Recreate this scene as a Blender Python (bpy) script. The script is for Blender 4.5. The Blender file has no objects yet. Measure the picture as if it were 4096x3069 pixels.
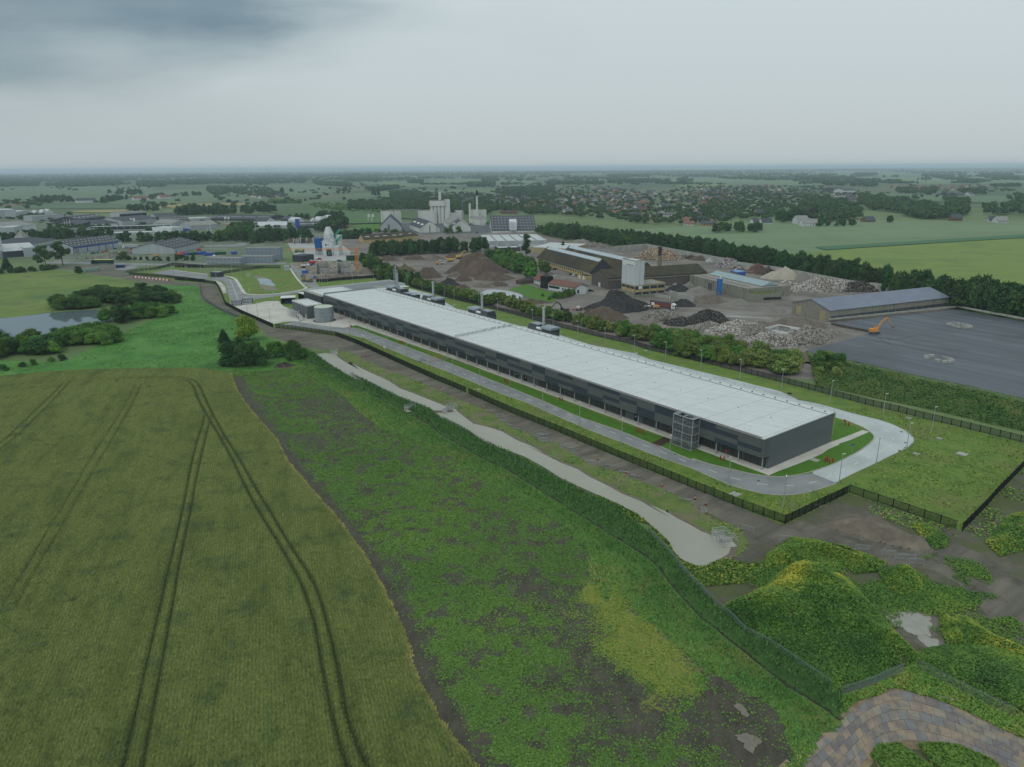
import bpy, math, random
import numpy as np
from mathutils import Vector, Matrix
from mathutils.geometry import delaunay_2d_cdt
random.seed(7); RN = np.random.default_rng(7)
SC = bpy.context.scene
COL = SC.collection
# ------------------------------------------------------------ camera, world, sun, exposure
F_PX, PITCH, ROLL, CAMH = 2842.0, math.radians(16.9), math.radians(0.31), 80.0
cam = bpy.data.cameras.new('camera'); cam_o = bpy.data.objects.new('camera', cam); COL.objects.link(cam_o)
cam.sensor_fit = 'HORIZONTAL'; cam.sensor_width = 36; cam.lens = 36*F_PX/4096
cam.clip_start = 1; cam.clip_end = 100000
FW = Vector((0, math.cos(PITCH), -math.sin(PITCH))); UP0 = Vector((0, math.sin(PITCH), math.cos(PITCH))); RT0 = Vector((1, 0, 0))
RT = RT0*math.cos(ROLL)-UP0*math.sin(ROLL); UP = UP0*math.cos(ROLL)+RT0*math.sin(ROLL)
m = Matrix((RT, UP, -FW)).transposed().to_4x4(); m.translation = (0, 0, CAMH); cam_o.matrix_world = m
SC.camera = cam_o
SUN_EL, SUN_AZ = math.radians(52), math.radians(215)     # behind the camera, to its left
world = bpy.data.worlds.new('World'); SC.world = world; world.use_nodes = True
wn = world.node_tree.nodes; wl = world.node_tree.links; wn.clear()
def N(nodes, t, **k):
    n = nodes.new(t)
    for a, b in k.items(): setattr(n, a, b)
    return n
def mth(nodes, links, op, a, b=None, clamp=False):
    n = nodes.new('ShaderNodeMath'); n.operation = op; n.use_clamp = clamp
    for i, v in enumerate((a, b)):
        if v is None: continue
        if isinstance(v, (int, float)): n.inputs[i].default_value = v
        else: links.new(v, n.inputs[i])
    return n.outputs[0]
def build_world():
    sky = N(wn, 'ShaderNodeTexSky', sky_type='NISHITA', sun_disc=False, sun_elevation=SUN_EL, sun_rotation=SUN_AZ, altitude=80, air_density=1.5, dust_density=3.0)
    tc = N(wn, 'ShaderNodeTexCoord'); sp = N(wn, 'ShaderNodeSeparateXYZ'); wl.new(tc.outputs['Generated'], sp.inputs[0])
    M_ = lambda op, a, b=None, c=False: mth(wn, wl, op, a, b, c)
    yy = M_('MAXIMUM', sp.outputs[1], 0.05); u = M_('DIVIDE', sp.outputs[0], yy); v = M_('DIVIDE', sp.outputs[2], yy)
    cv = N(wn, 'ShaderNodeCombineXYZ'); wl.new(u, cv.inputs[0]); wl.new(M_('MULTIPLY', v, 4.2), cv.inputs[1])
    no = N(wn, 'ShaderNodeTexNoise'); no.inputs['Scale'].default_value = 3.4; no.inputs['Detail'].default_value = 7; no.inputs['Roughness'].default_value = .48; wl.new(cv.outputs[0], no.inputs['Vector'])
    no2 = N(wn, 'ShaderNodeTexNoise'); no2.inputs['Scale'].default_value = 1.2; no2.inputs['Detail'].default_value = 4; wl.new(cv.outputs[0], no2.inputs['Vector'])
    # dark cloud bank: above a slanting lower edge, west of straight ahead
    edge = M_('ADD', M_('MULTIPLY', M_('MAXIMUM', M_('ADD', u, .45), 0.0), .14), .080)
    d = M_('SUBTRACT', M_('ADD', v, M_('MULTIPLY', M_('SUBTRACT', no.outputs['Fac'], .5), .12)), edge)
    m1 = M_('MULTIPLY', d, 10, True)
    m2 = M_('MULTIPLY', M_('SUBTRACT', M_('ADD', -.04, M_('MULTIPLY', M_('SUBTRACT', no.outputs['Fac'], .5), .5)), u), 3.0, True)
    front = M_('MULTIPLY', M_('MULTIPLY', M_('SUBTRACT', sp.outputs[1], .25), 3.0, True), M_('MULTIPLY', M_('SUBTRACT', .75, v), 3.0, True))
    dark = M_('MULTIPLY', M_('MULTIPLY', M_('MULTIPLY', m1, m2, True), front), .9)
    dk = M_('MULTIPLY', dark, M_('ADD', M_('MULTIPLY', no.outputs['Fac'], .9), .45), True)
    ramp = N(wn, 'ShaderNodeValToRGB'); wl.new(M_('MULTIPLY', M_('MAXIMUM', v, 0.0), 2.6, True), ramp.inputs[0])
    e = ramp.color_ramp.elements; e[0].position = 0; e[0].color = (.53, .59, .605, 1); e[1].position = 1; e[1].color = (.66, .75, .78, 1)
    x = e.new(.3); x.color = (.56, .635, .66, 1)
    mixl = N(wn, 'ShaderNodeMix', data_type='RGBA'); wl.new(M_('MULTIPLY', M_('MULTIPLY', M_('ADD', M_('MULTIPLY', u, -.9), M_('MULTIPLY', M_('SUBTRACT', no2.outputs['Fac'], .5), 3.4)), 0.5, True), front), mixl.inputs[0])
    wl.new(ramp.outputs[0], mixl.inputs[6]); mixl.inputs[7].default_value = (.40, .465, .495, 1)
    mixd = N(wn, 'ShaderNodeMix', data_type='RGBA'); wl.new(dk, mixd.inputs[0]); wl.new(mixl.outputs[2], mixd.inputs[6]); mixd.inputs[7].default_value = (.155, .245, .305, 1)
    sc = N(wn, 'ShaderNodeVectorMath', operation='SCALE'); sc.inputs['Scale'].default_value = 10.0; wl.new(mixd.outputs[2], sc.inputs[0])
    mix = N(wn, 'ShaderNodeMix', data_type='RGBA'); mix.inputs[0].default_value = .93; wl.new(sky.outputs[0], mix.inputs[6]); wl.new(sc.outputs[0], mix.inputs[7])
    bg = N(wn, 'ShaderNodeBackground'); bg.inputs[1].default_value = .1; wl.new(mix.outputs[2], bg.inputs[0])
    out = N(wn, 'ShaderNodeOutputWorld'); wl.new(bg.outputs[0], out.inputs[0])
build_world()
sun = bpy.data.lights.new('sun', 'SUN'); sun.energy = 0.8; sun.angle = math.radians(16); sun.color = (1, .97, .92)
so = bpy.data.objects.new('sun', sun); COL.objects.link(so)
sd = Vector((math.sin(SUN_AZ)*math.cos(SUN_EL), math.cos(SUN_AZ)*math.cos(SUN_EL), math.sin(SUN_EL)))
so.rotation_euler = sd.to_track_quat('Z', 'Y').to_euler(); so.location = sd*300
SC.view_settings.view_transform = 'Standard'; SC.view_settings.look = 'None'; SC.view_settings.exposure = 0; SC.view_settings.gamma = 1
cy = SC.cycles
cy.max_bounces = 4; cy.diffuse_bounces = 2; cy.glossy_bounces = 2; cy.transmission_bounces = 2; cy.transparent_max_bounces = 6; cy.volume_bounces = 1
cy.use_adaptive_sampling = True; cy.adaptive_threshold = 0.012; cy.use_denoising = True; cy.caustics_reflective = False; cy.caustics_refractive = False
# ------------------------------------------------------------ pixels of the survey photo -> ground points
_s = 820/2212
CROP = {'N': (0, 0, 1), 'O': (0, 0, 4096/2211), 'A1': (0, 600, _s), 'A2': (700, 600, _s), 'A3': (1400, 600, _s), 'A4': (2100, 600, _s), 'A5': (2800, 600, _s), 'A6': (3276, 600, _s),
 'B1': (0, 1000, _s), 'B2': (700, 1000, _s), 'B3': (1400, 1000, _s), 'B4': (2100, 900, _s), 'B5': (2600, 1000, _s), 'B6': (3276, 1100, _s),
 'C1': (700, 1200, _s), 'C2': (1400, 1300, _s), 'C3': (2100, 1500, _s), 'C4': (2700, 1500, _s), 'C5': (3276, 1600, _s), 'C6': (2600, 2000, _s), 'C7': (3276, 2000, _s), 'C8': (3276, 2469, _s),
 'E1': (1100, 1080, 600/2212), 'E2': (1500, 1050, 700/2212), 'E3': (1150, 880, 400/2209), 'E4': (850, 980, 400/2209),
 'D1': (2340, 1000, 400/2209), 'D2': (2740, 1060, 400/2209), 'D3': (240, 1010, 400/2209), 'D4': (0, 880, 400/2209), 'W1': (0, 1480, 1200/2209), 'H1': (800, 1480, 1600/1668), 'H2': (2100, 2200, 1400/2212)}
def nat(c, x, y):
    a, b, k = CROP[c]; return a+x*k, b+y*k
def ray(nx, ny):
    return RT*((nx-2048)/F_PX)+UP*(-(ny-1534.5)/F_PX)+FW
def G(c, x, y, z=0.0):
    d = ray(*nat(c, x, y)); t = (z-CAMH)/d.z
    return Vector((d.x*t, d.y*t, z))
def proj(p):
    d = Vector(p)-Vector((0, 0, CAMH)); w = d.dot(FW)
    return 2048+F_PX*d.dot(RT)/w, 1534.5-F_PX*d.dot(UP)/w
def HT(base, c, x, y):
    ty = nat(c, x, y)[1]; lo, hi = 0.0, 80.0
    for _ in range(40):
        q = (lo+hi)/2
        if proj((base[0], base[1], q))[1] > ty: lo = q
        else: hi = q
    return lo
def PTS(s, z=0.0):
    """'C1 10 20 30 40; C2 5 6' -> ground points"""
    r = []
    for seg in s.split(';'):
        t = seg.split()
        if not t: continue
        c = t[0]; v = [float(q) for q in t[1:]]
        r += [G(c, v[i], v[i+1], z) for i in range(0, len(v), 2)]
    return r
# ------------------------------------------------------------ noise
def vnoise(x, y, scale, seed=0, octv=4):
    x = np.asarray(x, float)/scale; y = np.asarray(y, float)/scale; tot = np.zeros_like(x); amp = 1; s = 0
    for o in range(octv):
        xi = np.floor(x).astype(np.int64); yi = np.floor(y).astype(np.int64); fx = x-xi; fy = y-yi
        fx = fx*fx*(3-2*fx); fy = fy*fy*(3-2*fy)
        def h(a, b):
            n = (a*374761393+b*668265263+(seed+o)*974634777) & 0xffffffff
            n = ((n ^ (n >> 13))*1274126177) & 0xffffffff
            return ((n ^ (n >> 16)) & 0xffff)/65535.0
        v = h(xi, yi)*(1-fx)*(1-fy)+h(xi+1, yi)*fx*(1-fy)+h(xi, yi+1)*(1-fx)*fy+h(xi+1, yi+1)*fx*fy
        tot += v*amp; s += amp; amp *= .5; x = x*2.03+11.3; y = y*2.03+7.7
    return tot/s
def inpoly(px, py, poly):
    ins = np.zeros(px.shape, bool); n = len(poly); j = n-1
    for i in range(n):
        xi, yi = poly[i][0], poly[i][1]; xj, yj = poly[j][0], poly[j][1]
        if yi != yj:
            c = ((yi > py) != (yj > py)) & (px < (xj-xi)*(py-yi)/(yj-yi)+xi); ins ^= c
        j = i
    return ins
def dseg(px, py, pts, closed=False):
    d = np.full(px.shape, 1e9); n = len(pts)
    for i in range(n if closed else n-1):
        a = pts[i]; b = pts[(i+1) % n]; vx, vy = b[0]-a[0], b[1]-a[1]; L = vx*vx+vy*vy+1e-9
        t = np.clip(((px-a[0])*vx+(py-a[1])*vy)/L, 0, 1)
        d = np.minimum(d, np.hypot(px-a[0]-t*vx, py-a[1]-t*vy))
    return d
# ------------------------------------------------------------ materials
def lin(c):
    return tuple(((v/255)/12.92 if v/255 <= .04045 else ((v/255+.055)/1.055)**2.4) for v in c)+(1,)
MATS = {}
def mat(name, cols, scale=.3, rough=.85, spec=.25, metal=0, bump=0, bscale=None, stretch=None, rot=0, detail=8, lo=.35, hi=.65, attr=None, rnd=None, second=None, tex='noise', nrough=.6):
    """cols: colours as albedo in display values, blended by world-space noise (or by the attribute / object random)."""
    if name in MATS: return MATS[name]
    mt = bpy.data.materials.new(name); MATS[name] = mt; mt.use_nodes = True
    nn = mt.node_tree.nodes; ll = mt.node_tree.links; bs = nn['Principled BSDF']
    bs.inputs['Roughness'].default_value = rough; bs.inputs['Metallic'].default_value = metal; bs.inputs['Specular IOR Level'].default_value = spec
    if not isinstance(cols, list): cols = [cols]
    if len(cols) == 1 and not bump and not second:
        bs.inputs['Base Color'].default_value = lin(cols[0]); return mt
    geo = N(nn, 'ShaderNodeNewGeometry'); vec = geo.outputs['Position']
    if stretch:
        mp = N(nn, 'ShaderNodeMapping'); mp.inputs['Rotation'].default_value = (0, 0, rot); ll.new(vec, mp.inputs[0])
        m2 = N(nn, 'ShaderNodeMapping'); m2.inputs['Scale'].default_value = stretch; ll.new(mp.outputs[0], m2.inputs[0]); vec2 = m2.outputs[0]
    else: vec2 = vec
    def noise(sc, v=vec2, det=detail):
        n = N(nn, 'ShaderNodeTexNoise'); n.inputs['Scale'].default_value = sc; n.inputs['Detail'].default_value = det; n.inputs['Roughness'].default_value = nrough; ll.new(v, n.inputs['Vector']); return n.outputs['Fac']
    if len(cols) > 1:
        if attr: a = N(nn, 'ShaderNodeAttribute', attribute_name=attr); fac = a.outputs['Fac']
        elif rnd: a = N(nn, 'ShaderNodeObjectInfo'); fac = a.outputs['Random']
        elif tex == 'voronoi':
            vo = N(nn, 'ShaderNodeTexVoronoi'); vo.inputs['Scale'].default_value = scale; vo.inputs['Randomness'].default_value = .9; ll.new(vec2, vo.inputs['Vector'])
            sp = N(nn, 'ShaderNodeSeparateColor'); ll.new(vo.outputs['Color'], sp.inputs[0]); fac = sp.outputs[0]
        else: fac = noise(scale)
        rp = N(nn, 'ShaderNodeValToRGB'); e = rp.color_ramp.elements
        l_, h_ = (0, 1) if (attr or rnd or tex == 'voronoi') else (lo, hi)
        e[0].position = l_; e[0].color = lin(cols[0]); e[1].position = h_; e[1].color = lin(cols[-1])
        for i, c in enumerate(cols[1:-1]): q = e.new(l_+(h_-l_)*(i+1)/(len(cols)-1)); q.color = lin(c)
        ll.new(fac, rp.inputs[0]); colo = rp.outputs[0]
    else:
        r = N(nn, 'ShaderNodeRGB'); r.outputs[0].default_value = lin(cols[0]); colo = r.outputs[0]
    if second:      # (colour, scale, lo, hi[, amount]) patches of another colour
        sc2, l2, h2 = second[1:4]; am = second[4] if len(second) > 4 else 1
        f = noise(sc2, vec); mr = N(nn, 'ShaderNodeMapRange'); mr.inputs[1].default_value = l2; mr.inputs[2].default_value = h2; mr.inputs[4].default_value = am; ll.new(f, mr.inputs[0])
        mx = N(nn, 'ShaderNodeMix', data_type='RGBA'); ll.new(mr.outputs[0], mx.inputs[0]); ll.new(colo, mx.inputs[6]); mx.inputs[7].default_value = lin(second[0]); colo = mx.outputs[2]
    ll.new(colo, bs.inputs['Base Color'])
    if bump:
        b = N(nn, 'ShaderNodeBump'); b.inputs['Distance'].default_value = bump; b.inputs['Strength'].default_value = 1; ll.new(noise(bscale or scale*4), b.inputs['Height']); ll.new(b.outputs[0], bs.inputs['Normal'])
    return mt
# ------------------------------------------------------------ mesh builders
class MB:
    def __init__(s): s.v = []; s.f = []; s.m = []
    def add(s, vs, fs, mi=0):
        o = len(s.v); s.v += [tuple(v) for v in vs]; s.f += [tuple(i+o for i in f) for f in fs]; s.m += [mi]*len(fs); return s
    def box(s, x0, y0, z0, x1, y1, z1, mi=0, rz=0, c=None):
        vs = [(x, y, z) for z in (z0, z1) for y in (y0, y1) for x in (x0, x1)]
        if rz:
            cx, cy_ = c or ((x0+x1)/2, (y0+y1)/2); ca, sa = math.cos(rz), math.sin(rz)
            vs = [(cx+(x-cx)*ca-(y-cy_)*sa, cy_+(x-cx)*sa+(y-cy_)*ca, z) for x, y, z in vs]
        return s.add(vs, [(0, 2, 3, 1), (4, 5, 7, 6), (0, 1, 5, 4), (2, 6, 7, 3), (0, 4, 6, 2), (1, 3, 7, 5)], mi)
    def cyl(s, x, y, z0, z1, r, n=12, r2=None, mi=0, cap=True):
        r2 = r if r2 is None else r2; vs = []
        for z, q in ((z0, r), (z1, r2)): vs += [(x+q*math.cos(2*math.pi*i/n), y+q*math.sin(2*math.pi*i/n), z) for i in range(n)]
        fs = [(i, (i+1) % n, n+(i+1) % n, n+i) for i in range(n)]
        if cap: fs += [tuple(range(n-1, -1, -1)), tuple(range(n, 2*n))]
        return s.add(vs, fs, mi)
    def bar(s, p, q, w=.1, h=None, mi=0):
        p = Vector(p); q = Vector(q); d = (q-p)
        if d.length < 1e-6: return s
        d.normalize(); a = d.cross(Vector((0, 0, 1)))
        if a.length < .05: a = Vector((1, 0, 0))
        a.normalize(); b = a.cross(d); a *= w/2; b *= (h or w)/2
        vs = [t+i*a+j*b for t in (p, q) for i, j in ((-1, -1), (1, -1), (1, 1), (-1, 1))]
        return s.add(vs, [(0, 1, 2, 3), (7, 6, 5, 4), (0, 4, 5, 1), (1, 5, 6, 2), (2, 6, 7, 3), (3, 7, 4, 0)], mi)
    def tube(s, p, q, r, n=8, mi=0, r2=None):
        p = Vector(p); q = Vector(q); d = (q-p).normalized(); a = d.cross(Vector((0, 0, 1)))
        if a.length < .05: a = Vector((1, 0, 0))
        a.normalize(); b = a.cross(d); r2 = r if r2 is None else r2
        vs = [c+(a*math.cos(2*math.pi*i/n)+b*math.sin(2*math.pi*i/n))*k for c, k in ((p, r), (q, r2)) for i in range(n)]
        return s.add(vs, [(i, (i+1) % n, n+(i+1) % n, n+i) for i in range(n)]+[tuple(range(n-1, -1, -1)), tuple(range(n, 2*n))], mi)
    def prism(s, prof, x0, x1, mi=0, axis='x'):
        """prof: list of (y, z) swept along x (or (x, z) swept along y)"""
        n = len(prof)
        vs = [((x, a, b) if axis == 'x' else (a, x, b)) for x in (x0, x1) for a, b in prof]
        return s.add(vs, [(i, (i+1) % n, n+(i+1) % n, n+i) for i in range(n)]+[tuple(range(n-1, -1, -1)), tuple(range(n, 2*n))], mi)
    def build(s, name, mats, parent=None, loc=None, rz=0, smooth=False, **props):
        me = bpy.data.meshes.new(name); me.from_pydata(s.v, [], s.f)
        for q in (mats if isinstance(mats, (list, tuple)) else [mats]): me.materials.append(q)
        if any(s.m): me.polygons.foreach_set('material_index', s.m)
        if smooth: me.polygons.foreach_set('use_smooth', [True]*len(me.polygons))
        o = bpy.data.objects.new(name, me); COL.objects.link(o)
        if parent: o.parent = parent
        if loc is not None: o.location = loc
        o.rotation_euler.z = rz
        for k, v in props.items(): o[k] = v
        return o
def npmesh(name, V, Fq, mats, attrs=None, k=4, smooth=False, midx=None):
    V = np.ascontiguousarray(V, np.float32); Fq = np.ascontiguousarray(Fq, np.int32).reshape(-1, k); nf = len(Fq)
    me = bpy.data.meshes.new(name); me.vertices.add(len(V)); me.vertices.foreach_set('co', V.ravel())
    me.loops.add(nf*k); me.loops.foreach_set('vertex_index', Fq.ravel())
    me.polygons.add(nf); me.polygons.foreach_set('loop_start', np.arange(nf, dtype=np.int32)*k)
    try: me.polygons.foreach_set('loop_total', np.full(nf, k, np.int32))
    except Exception: pass
    me.update(calc_edges=True)
    for q in (mats if isinstance(mats, (list, tuple)) else [mats]): me.materials.append(q)
    if midx is not None: me.polygons.foreach_set('material_index', np.asarray(midx, np.int32))
    if smooth: me.polygons.foreach_set('use_smooth', np.ones(nf, bool))
    for an, (dom, val) in (attrs or {}).items():
        a = me.attributes.new(an, 'FLOAT', dom); a.data.foreach_set('value', np.asarray(val, np.float32))
    return me
def put(name, me, parent=None, loc=None, **props):
    o = bpy.data.objects.new(name, me); COL.objects.link(o)
    if parent: o.parent = parent
    if loc is not None: o.location = loc
    for k, v in props.items(): o[k] = v
    return o
def thing(name, label, cat, loc=(0, 0, 0), rz=0, group=None, scale=None):
    o = bpy.data.objects.new(name, None); COL.objects.link(o); o.location = loc; o.rotation_euler = (0, 0, rz); o.empty_display_size = .5
    if scale: o.scale = scale
    o['label'] = label; o['category'] = cat
    if group: o['group'] = group
    return o
def tag(o, label, cat, group=None):
    o['label'] = label; o['category'] = cat
    if group: o['group'] = group
    return o
def kids(o): return [c for c in KIDS.get(o.name, [])]
def dup(root, loc, rz=0, label=None, scale=None, group=None):
    r = root.copy(); COL.objects.link(r); r.location = loc; r.rotation_euler = (0, 0, rz)
    if scale is not None: r.scale = scale
    if label: r['label'] = label
    if group: r['group'] = group
    for ch in list(root.children):
        c = ch.copy(); COL.objects.link(c); c.parent = r
        for g in ch.children:
            d = g.copy(); COL.objects.link(d); d.parent = c
    return r
ZU = []
def uz(z):
    gap = .05 if z > .4 else .0009
    while any(abs(z-q) < gap for q in ZU): z += gap
    ZU.append(z); return z
def sheet(name, pts, mt, z=0.0, **props):
    """flat n-gon at height z from ground points"""
    z = uz(z)
    me = bpy.data.meshes.new(name); c = Vector((0, 0, 0))
    for p in pts: c += Vector((p[0], p[1], 0))
    c /= len(pts)
    vs, _, fs, _, _, _ = delaunay_2d_cdt([Vector((p[0]-c.x, p[1]-c.y)) for p in pts], [], [list(range(len(pts)))], 1, 1e-4)
    me.from_pydata([(p.x, p.y, 0) for p in vs], [], [tuple(f) if (vs[f[1]]-vs[f[0]]).cross(vs[f[2]]-vs[f[0]]) > 0 else tuple(f[::-1]) for f in fs])
    me.materials.append(mt); o = bpy.data.objects.new(name, me); COL.objects.link(o); o.location = (c.x, c.y, z)
    o['kind'] = 'structure'
    for k, v in props.items(): o[k] = v
    return o
def strip(pts, w):
    """polygon round a polyline"""
    L, R_ = [], []
    n = len(pts)
    for i, p in enumerate(pts):
        a = pts[max(0, i-1)]; b = pts[min(n-1, i+1)]; d = Vector((b[0]-a[0], b[1]-a[1])).normalized(); nrm = Vector((-d.y, d.x))*w/2
        L.append(Vector((p[0]+nrm.x, p[1]+nrm.y, 0))); R_.append(Vector((p[0]-nrm.x, p[1]-nrm.y, 0)))
    return L+R_[::-1]
def ribbon(name, pts, w, mt, z=0.0, h=0.0, **props):
    """kerb or band along a polyline, with thickness h"""
    mb = MB(); n = len(pts); poly = strip(pts, w); L = poly[:n]; R_ = poly[n:][::-1]
    for i in range(n-1):
        a, b, c, d = L[i], L[i+1], R_[i+1], R_[i]
        if h: mb.add([(q.x, q.y, z) for q in (a, b, c, d)]+[(q.x, q.y, z+h) for q in (a, b, c, d)], [(4, 7, 6, 5), (0, 1, 5, 4), (2, 3, 7, 6)])
        else: mb.add([(q.x, q.y, z) for q in (a, b, c, d)], [(3, 2, 1, 0)])
    o = mb.build(name, mt, **props); o['kind'] = props.get('kind', 'structure'); return o
def resample(pts, step):
    out = [Vector((pts[0][0], pts[0][1], 0))]; acc = 0.0
    for i in range(len(pts)-1):
        a = Vector((pts[i][0], pts[i][1], 0)); b = Vector((pts[i+1][0], pts[i+1][1], 0)); L = (b-a).length; t = step-acc
        while t <= L: out.append(a+(b-a)*(t/L)); t += step
        acc = (acc+L) % step if L+acc >= step else acc+L
    return out
def smooth(pts, it=2):
    for _ in range(it):
        q = [pts[0]]
        for i in range(len(pts)-1): a, b = Vector(pts[i]), Vector(pts[i+1]); q += [a*.75+b*.25, a*.25+b*.75]
        q.append(pts[-1]); pts = q
    return pts
def gridmesh(name, poly, res, zf, mt, attrs=None, kind='structure', smooth_=True, **props):
    """bumpy ground patch: cells of a regular grid inside the polygon, heights from zf(x, y)"""
    xs = [p[0] for p in poly]; ys = [p[1] for p in poly]
    X = np.arange(min(xs), max(xs)+res, res); Y = np.arange(min(ys), max(ys)+res, res)
    gx, gy = np.meshgrid(X, Y); cx, cy2 = gx[:-1, :-1]+res/2, gy[:-1, :-1]+res/2
    jit = vnoise(cx, cy2, res*3, 3, 2); ins = inpoly(cx+(jit-.5)*res, cy2+(jit-.5)*res, poly)
    nx = len(X); r, c = np.nonzero(ins); idx = r*nx+c
    Fq = np.stack([idx, idx+1, idx+nx+1, idx+nx], 1); used, inv = np.unique(Fq, return_inverse=True); Fq = inv.reshape(-1, 4)
    px = gx.ravel()[used]; py = gy.ravel()[used]; pz = zf(px, py)
    at = {k: ('POINT', f(px, py)) for k, f in (attrs or {}).items()}
    me = npmesh(name, np.stack([px, py, pz], 1), Fq, mt, at, smooth=smooth_)
    o = put(name, me); o['kind'] = kind
    for k, v in props.items(): o[k] = v
    return o
def scatter(name, poly, n, size, zf, mt, dens=None, up=(.15, .5), aspect=1.0, vfun=None, label=None, seed=1, tall=0.0, tilt=1.15):
    """many leaf clumps as one mesh: kind = stuff"""
    rg = np.random.default_rng(seed); xs = [p[0] for p in poly]; ys = [p[1] for p in poly]
    px = rg.uniform(min(xs), max(xs), n); py = rg.uniform(min(ys), max(ys), n); k = inpoly(px, py, poly)
    if dens is not None: k &= rg.uniform(0, 1, n) < dens(px, py)
    px, py = px[k], py[k]; n = len(px)
    pz = zf(px, py)+rg.uniform(*up, n); s = rg.uniform(size[0], size[1], n)
    az = rg.uniform(0, 2*math.pi, n); ti = rg.uniform(.1, tilt, n)
    ax = np.stack([np.cos(az), np.sin(az), np.zeros(n)], 1); bx = np.stack([-np.sin(az)*np.cos(ti), np.cos(az)*np.cos(ti), np.sin(ti)], 1)
    P0 = np.stack([px, py, pz], 1); a = ax*(s*.5)[:, None]*aspect; b = bx*(s*.5)[:, None]
    b[:, 2] += tall*s*.5
    V = np.stack([P0-a-b, P0+a*1.1-b*.7, P0+a*.8+b, P0-a*.6+b*.8], 1).reshape(-1, 3)
    Fq = np.arange(4*n).reshape(-1, 4); v = rg.uniform(0, 1, n)
    if vfun is not None: v = vfun(px, py, v)
    me = npmesh(name, V, Fq, mt, {'v': ('FACE', v)}); o = put(name, me); o['kind'] = 'stuff'
    if label: o['label'] = label
    return o
flat0 = lambda x, y: np.zeros_like(x)
# ============================================================ ground and land cover
m_base = mat('meadow_ground', [(78, 98, 60), (92, 112, 66), (104, 120, 78), (84, 104, 62)], scale=.004, second=((70, 92, 58), .03, .45, .7, .6), bump=.3, bscale=.5)
m_far = mat('far_fields', [(66, 86, 58), (90, 106, 74), (72, 94, 62), (102, 108, 80), (60, 80, 58), (80, 98, 68), (92, 102, 74)], scale=.0042, stretch=(1, .55, 1), rot=.5, tex='voronoi', second=((62, 82, 54), .012, .45, .7, .4))
def base_ground():
    rings = [0, 400, 1500, 5000, 15000, 60000]; n = 48; V = []; Fc = []; mi = []
    for r in rings[1:]: V += [(r*math.cos(2*math.pi*i/n), r*math.sin(2*math.pi*i/n), -.02 if r < 1000 else -.3) for i in range(n)]
    V = [(x, y+250, z) for x, y, z in V]; V.append((0, 250, -.02)); c = len(V)-1
    for i in range(n): Fc.append((c, i, (i+1) % n)); mi.append(0)
    for k in range(len(rings)-2):
        for i in range(n): a = k*n; b = a+n; Fc.append((a+i, b+i, b+(i+1) % n, a+(i+1) % n)); mi.append(0 if k < 1 else 1)
    mb = MB(); mb.v = V; mb.f = Fc; mb.m = mi; o = mb.build('ground', [m_base, m_far]); o['kind'] = 'structure'
base_ground()
# ---- crop field with wheel tracks
WHEAT = PTS('O -230 826 0 815 100 805 180 800 330 797 430 797 500 806 512 840 530 870 560 905 600 950 625 1000 660 1040 700 1085 740 1130 790 1200 830 1270 870 1350 895 1420; H1 880 1200 920 1290 960 1370 1000 1450 1060 1530 1120 1600 1170 1660; O 1030 1690 1060 1760 -150 1760 -400 1400')
TRK = [smooth(PTS(s)) for s in (
 'B1 -300 1462 0 1447 400 1432 750 1418 1000 1400 1500 1385 1900 1380 2050 1400 2130 1440 2180 1530 2210 1600; W1 1560 320 1650 490 1750 640 1830 780 1900 910 1990 1050 2060 1170 2130 1290 2209 1410; H1 470 880 510 980 540 1100 570 1220 590 1330 610 1430 640 1540 690 1640 740 1750',
 'B1 -300 1486 0 1470 700 1442 1300 1402 1900 1397 2030 1422 2090 1480 2120 1560 2140 1620; W1 1500 300 1590 450 1700 640 1770 790 1850 950 1930 1090 2000 1200 2080 1330 2150 1450 2209 1560; H1 440 940 480 1060 500 1190 520 1290 540 1390 560 1480 590 1590 620 1680 650 1760',
 'W1 1512 340 1490 420 1465 500 1430 620 1400 760 1370 930 1335 1090 1290 1290 1250 1450 1215 1600; O 262 1680 240 1780', 'W1 1562 340 1535 430 1510 530 1475 680 1440 840 1415 1010 1370 1200 1335 1380 1300 1560 1290 1657; O 305 1680 290 1780',
 'W1 520 92 480 140 380 250 260 370 120 510 0 600 -100 680', 'W1 470 97 430 150 340 240 200 370 80 490 0 555 -100 630',
 'W1 1000 115 940 240 850 390 740 560 640 720 560 870 500 960 390 1140 300 1290 200 1460 90 1640 20 1760', 'W1 1045 115 980 260 900 400 800 570 710 720 620 880 540 1020 470 1150 370 1310 270 1480 180 1640 120 1760')]
TW = [.34, .34, .28, .28, .26, .26, .2, .2]
_d = TRK[2][-1]-TRK[2][4]; CROPROT = math.atan2(_d.x, _d.y)
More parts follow.
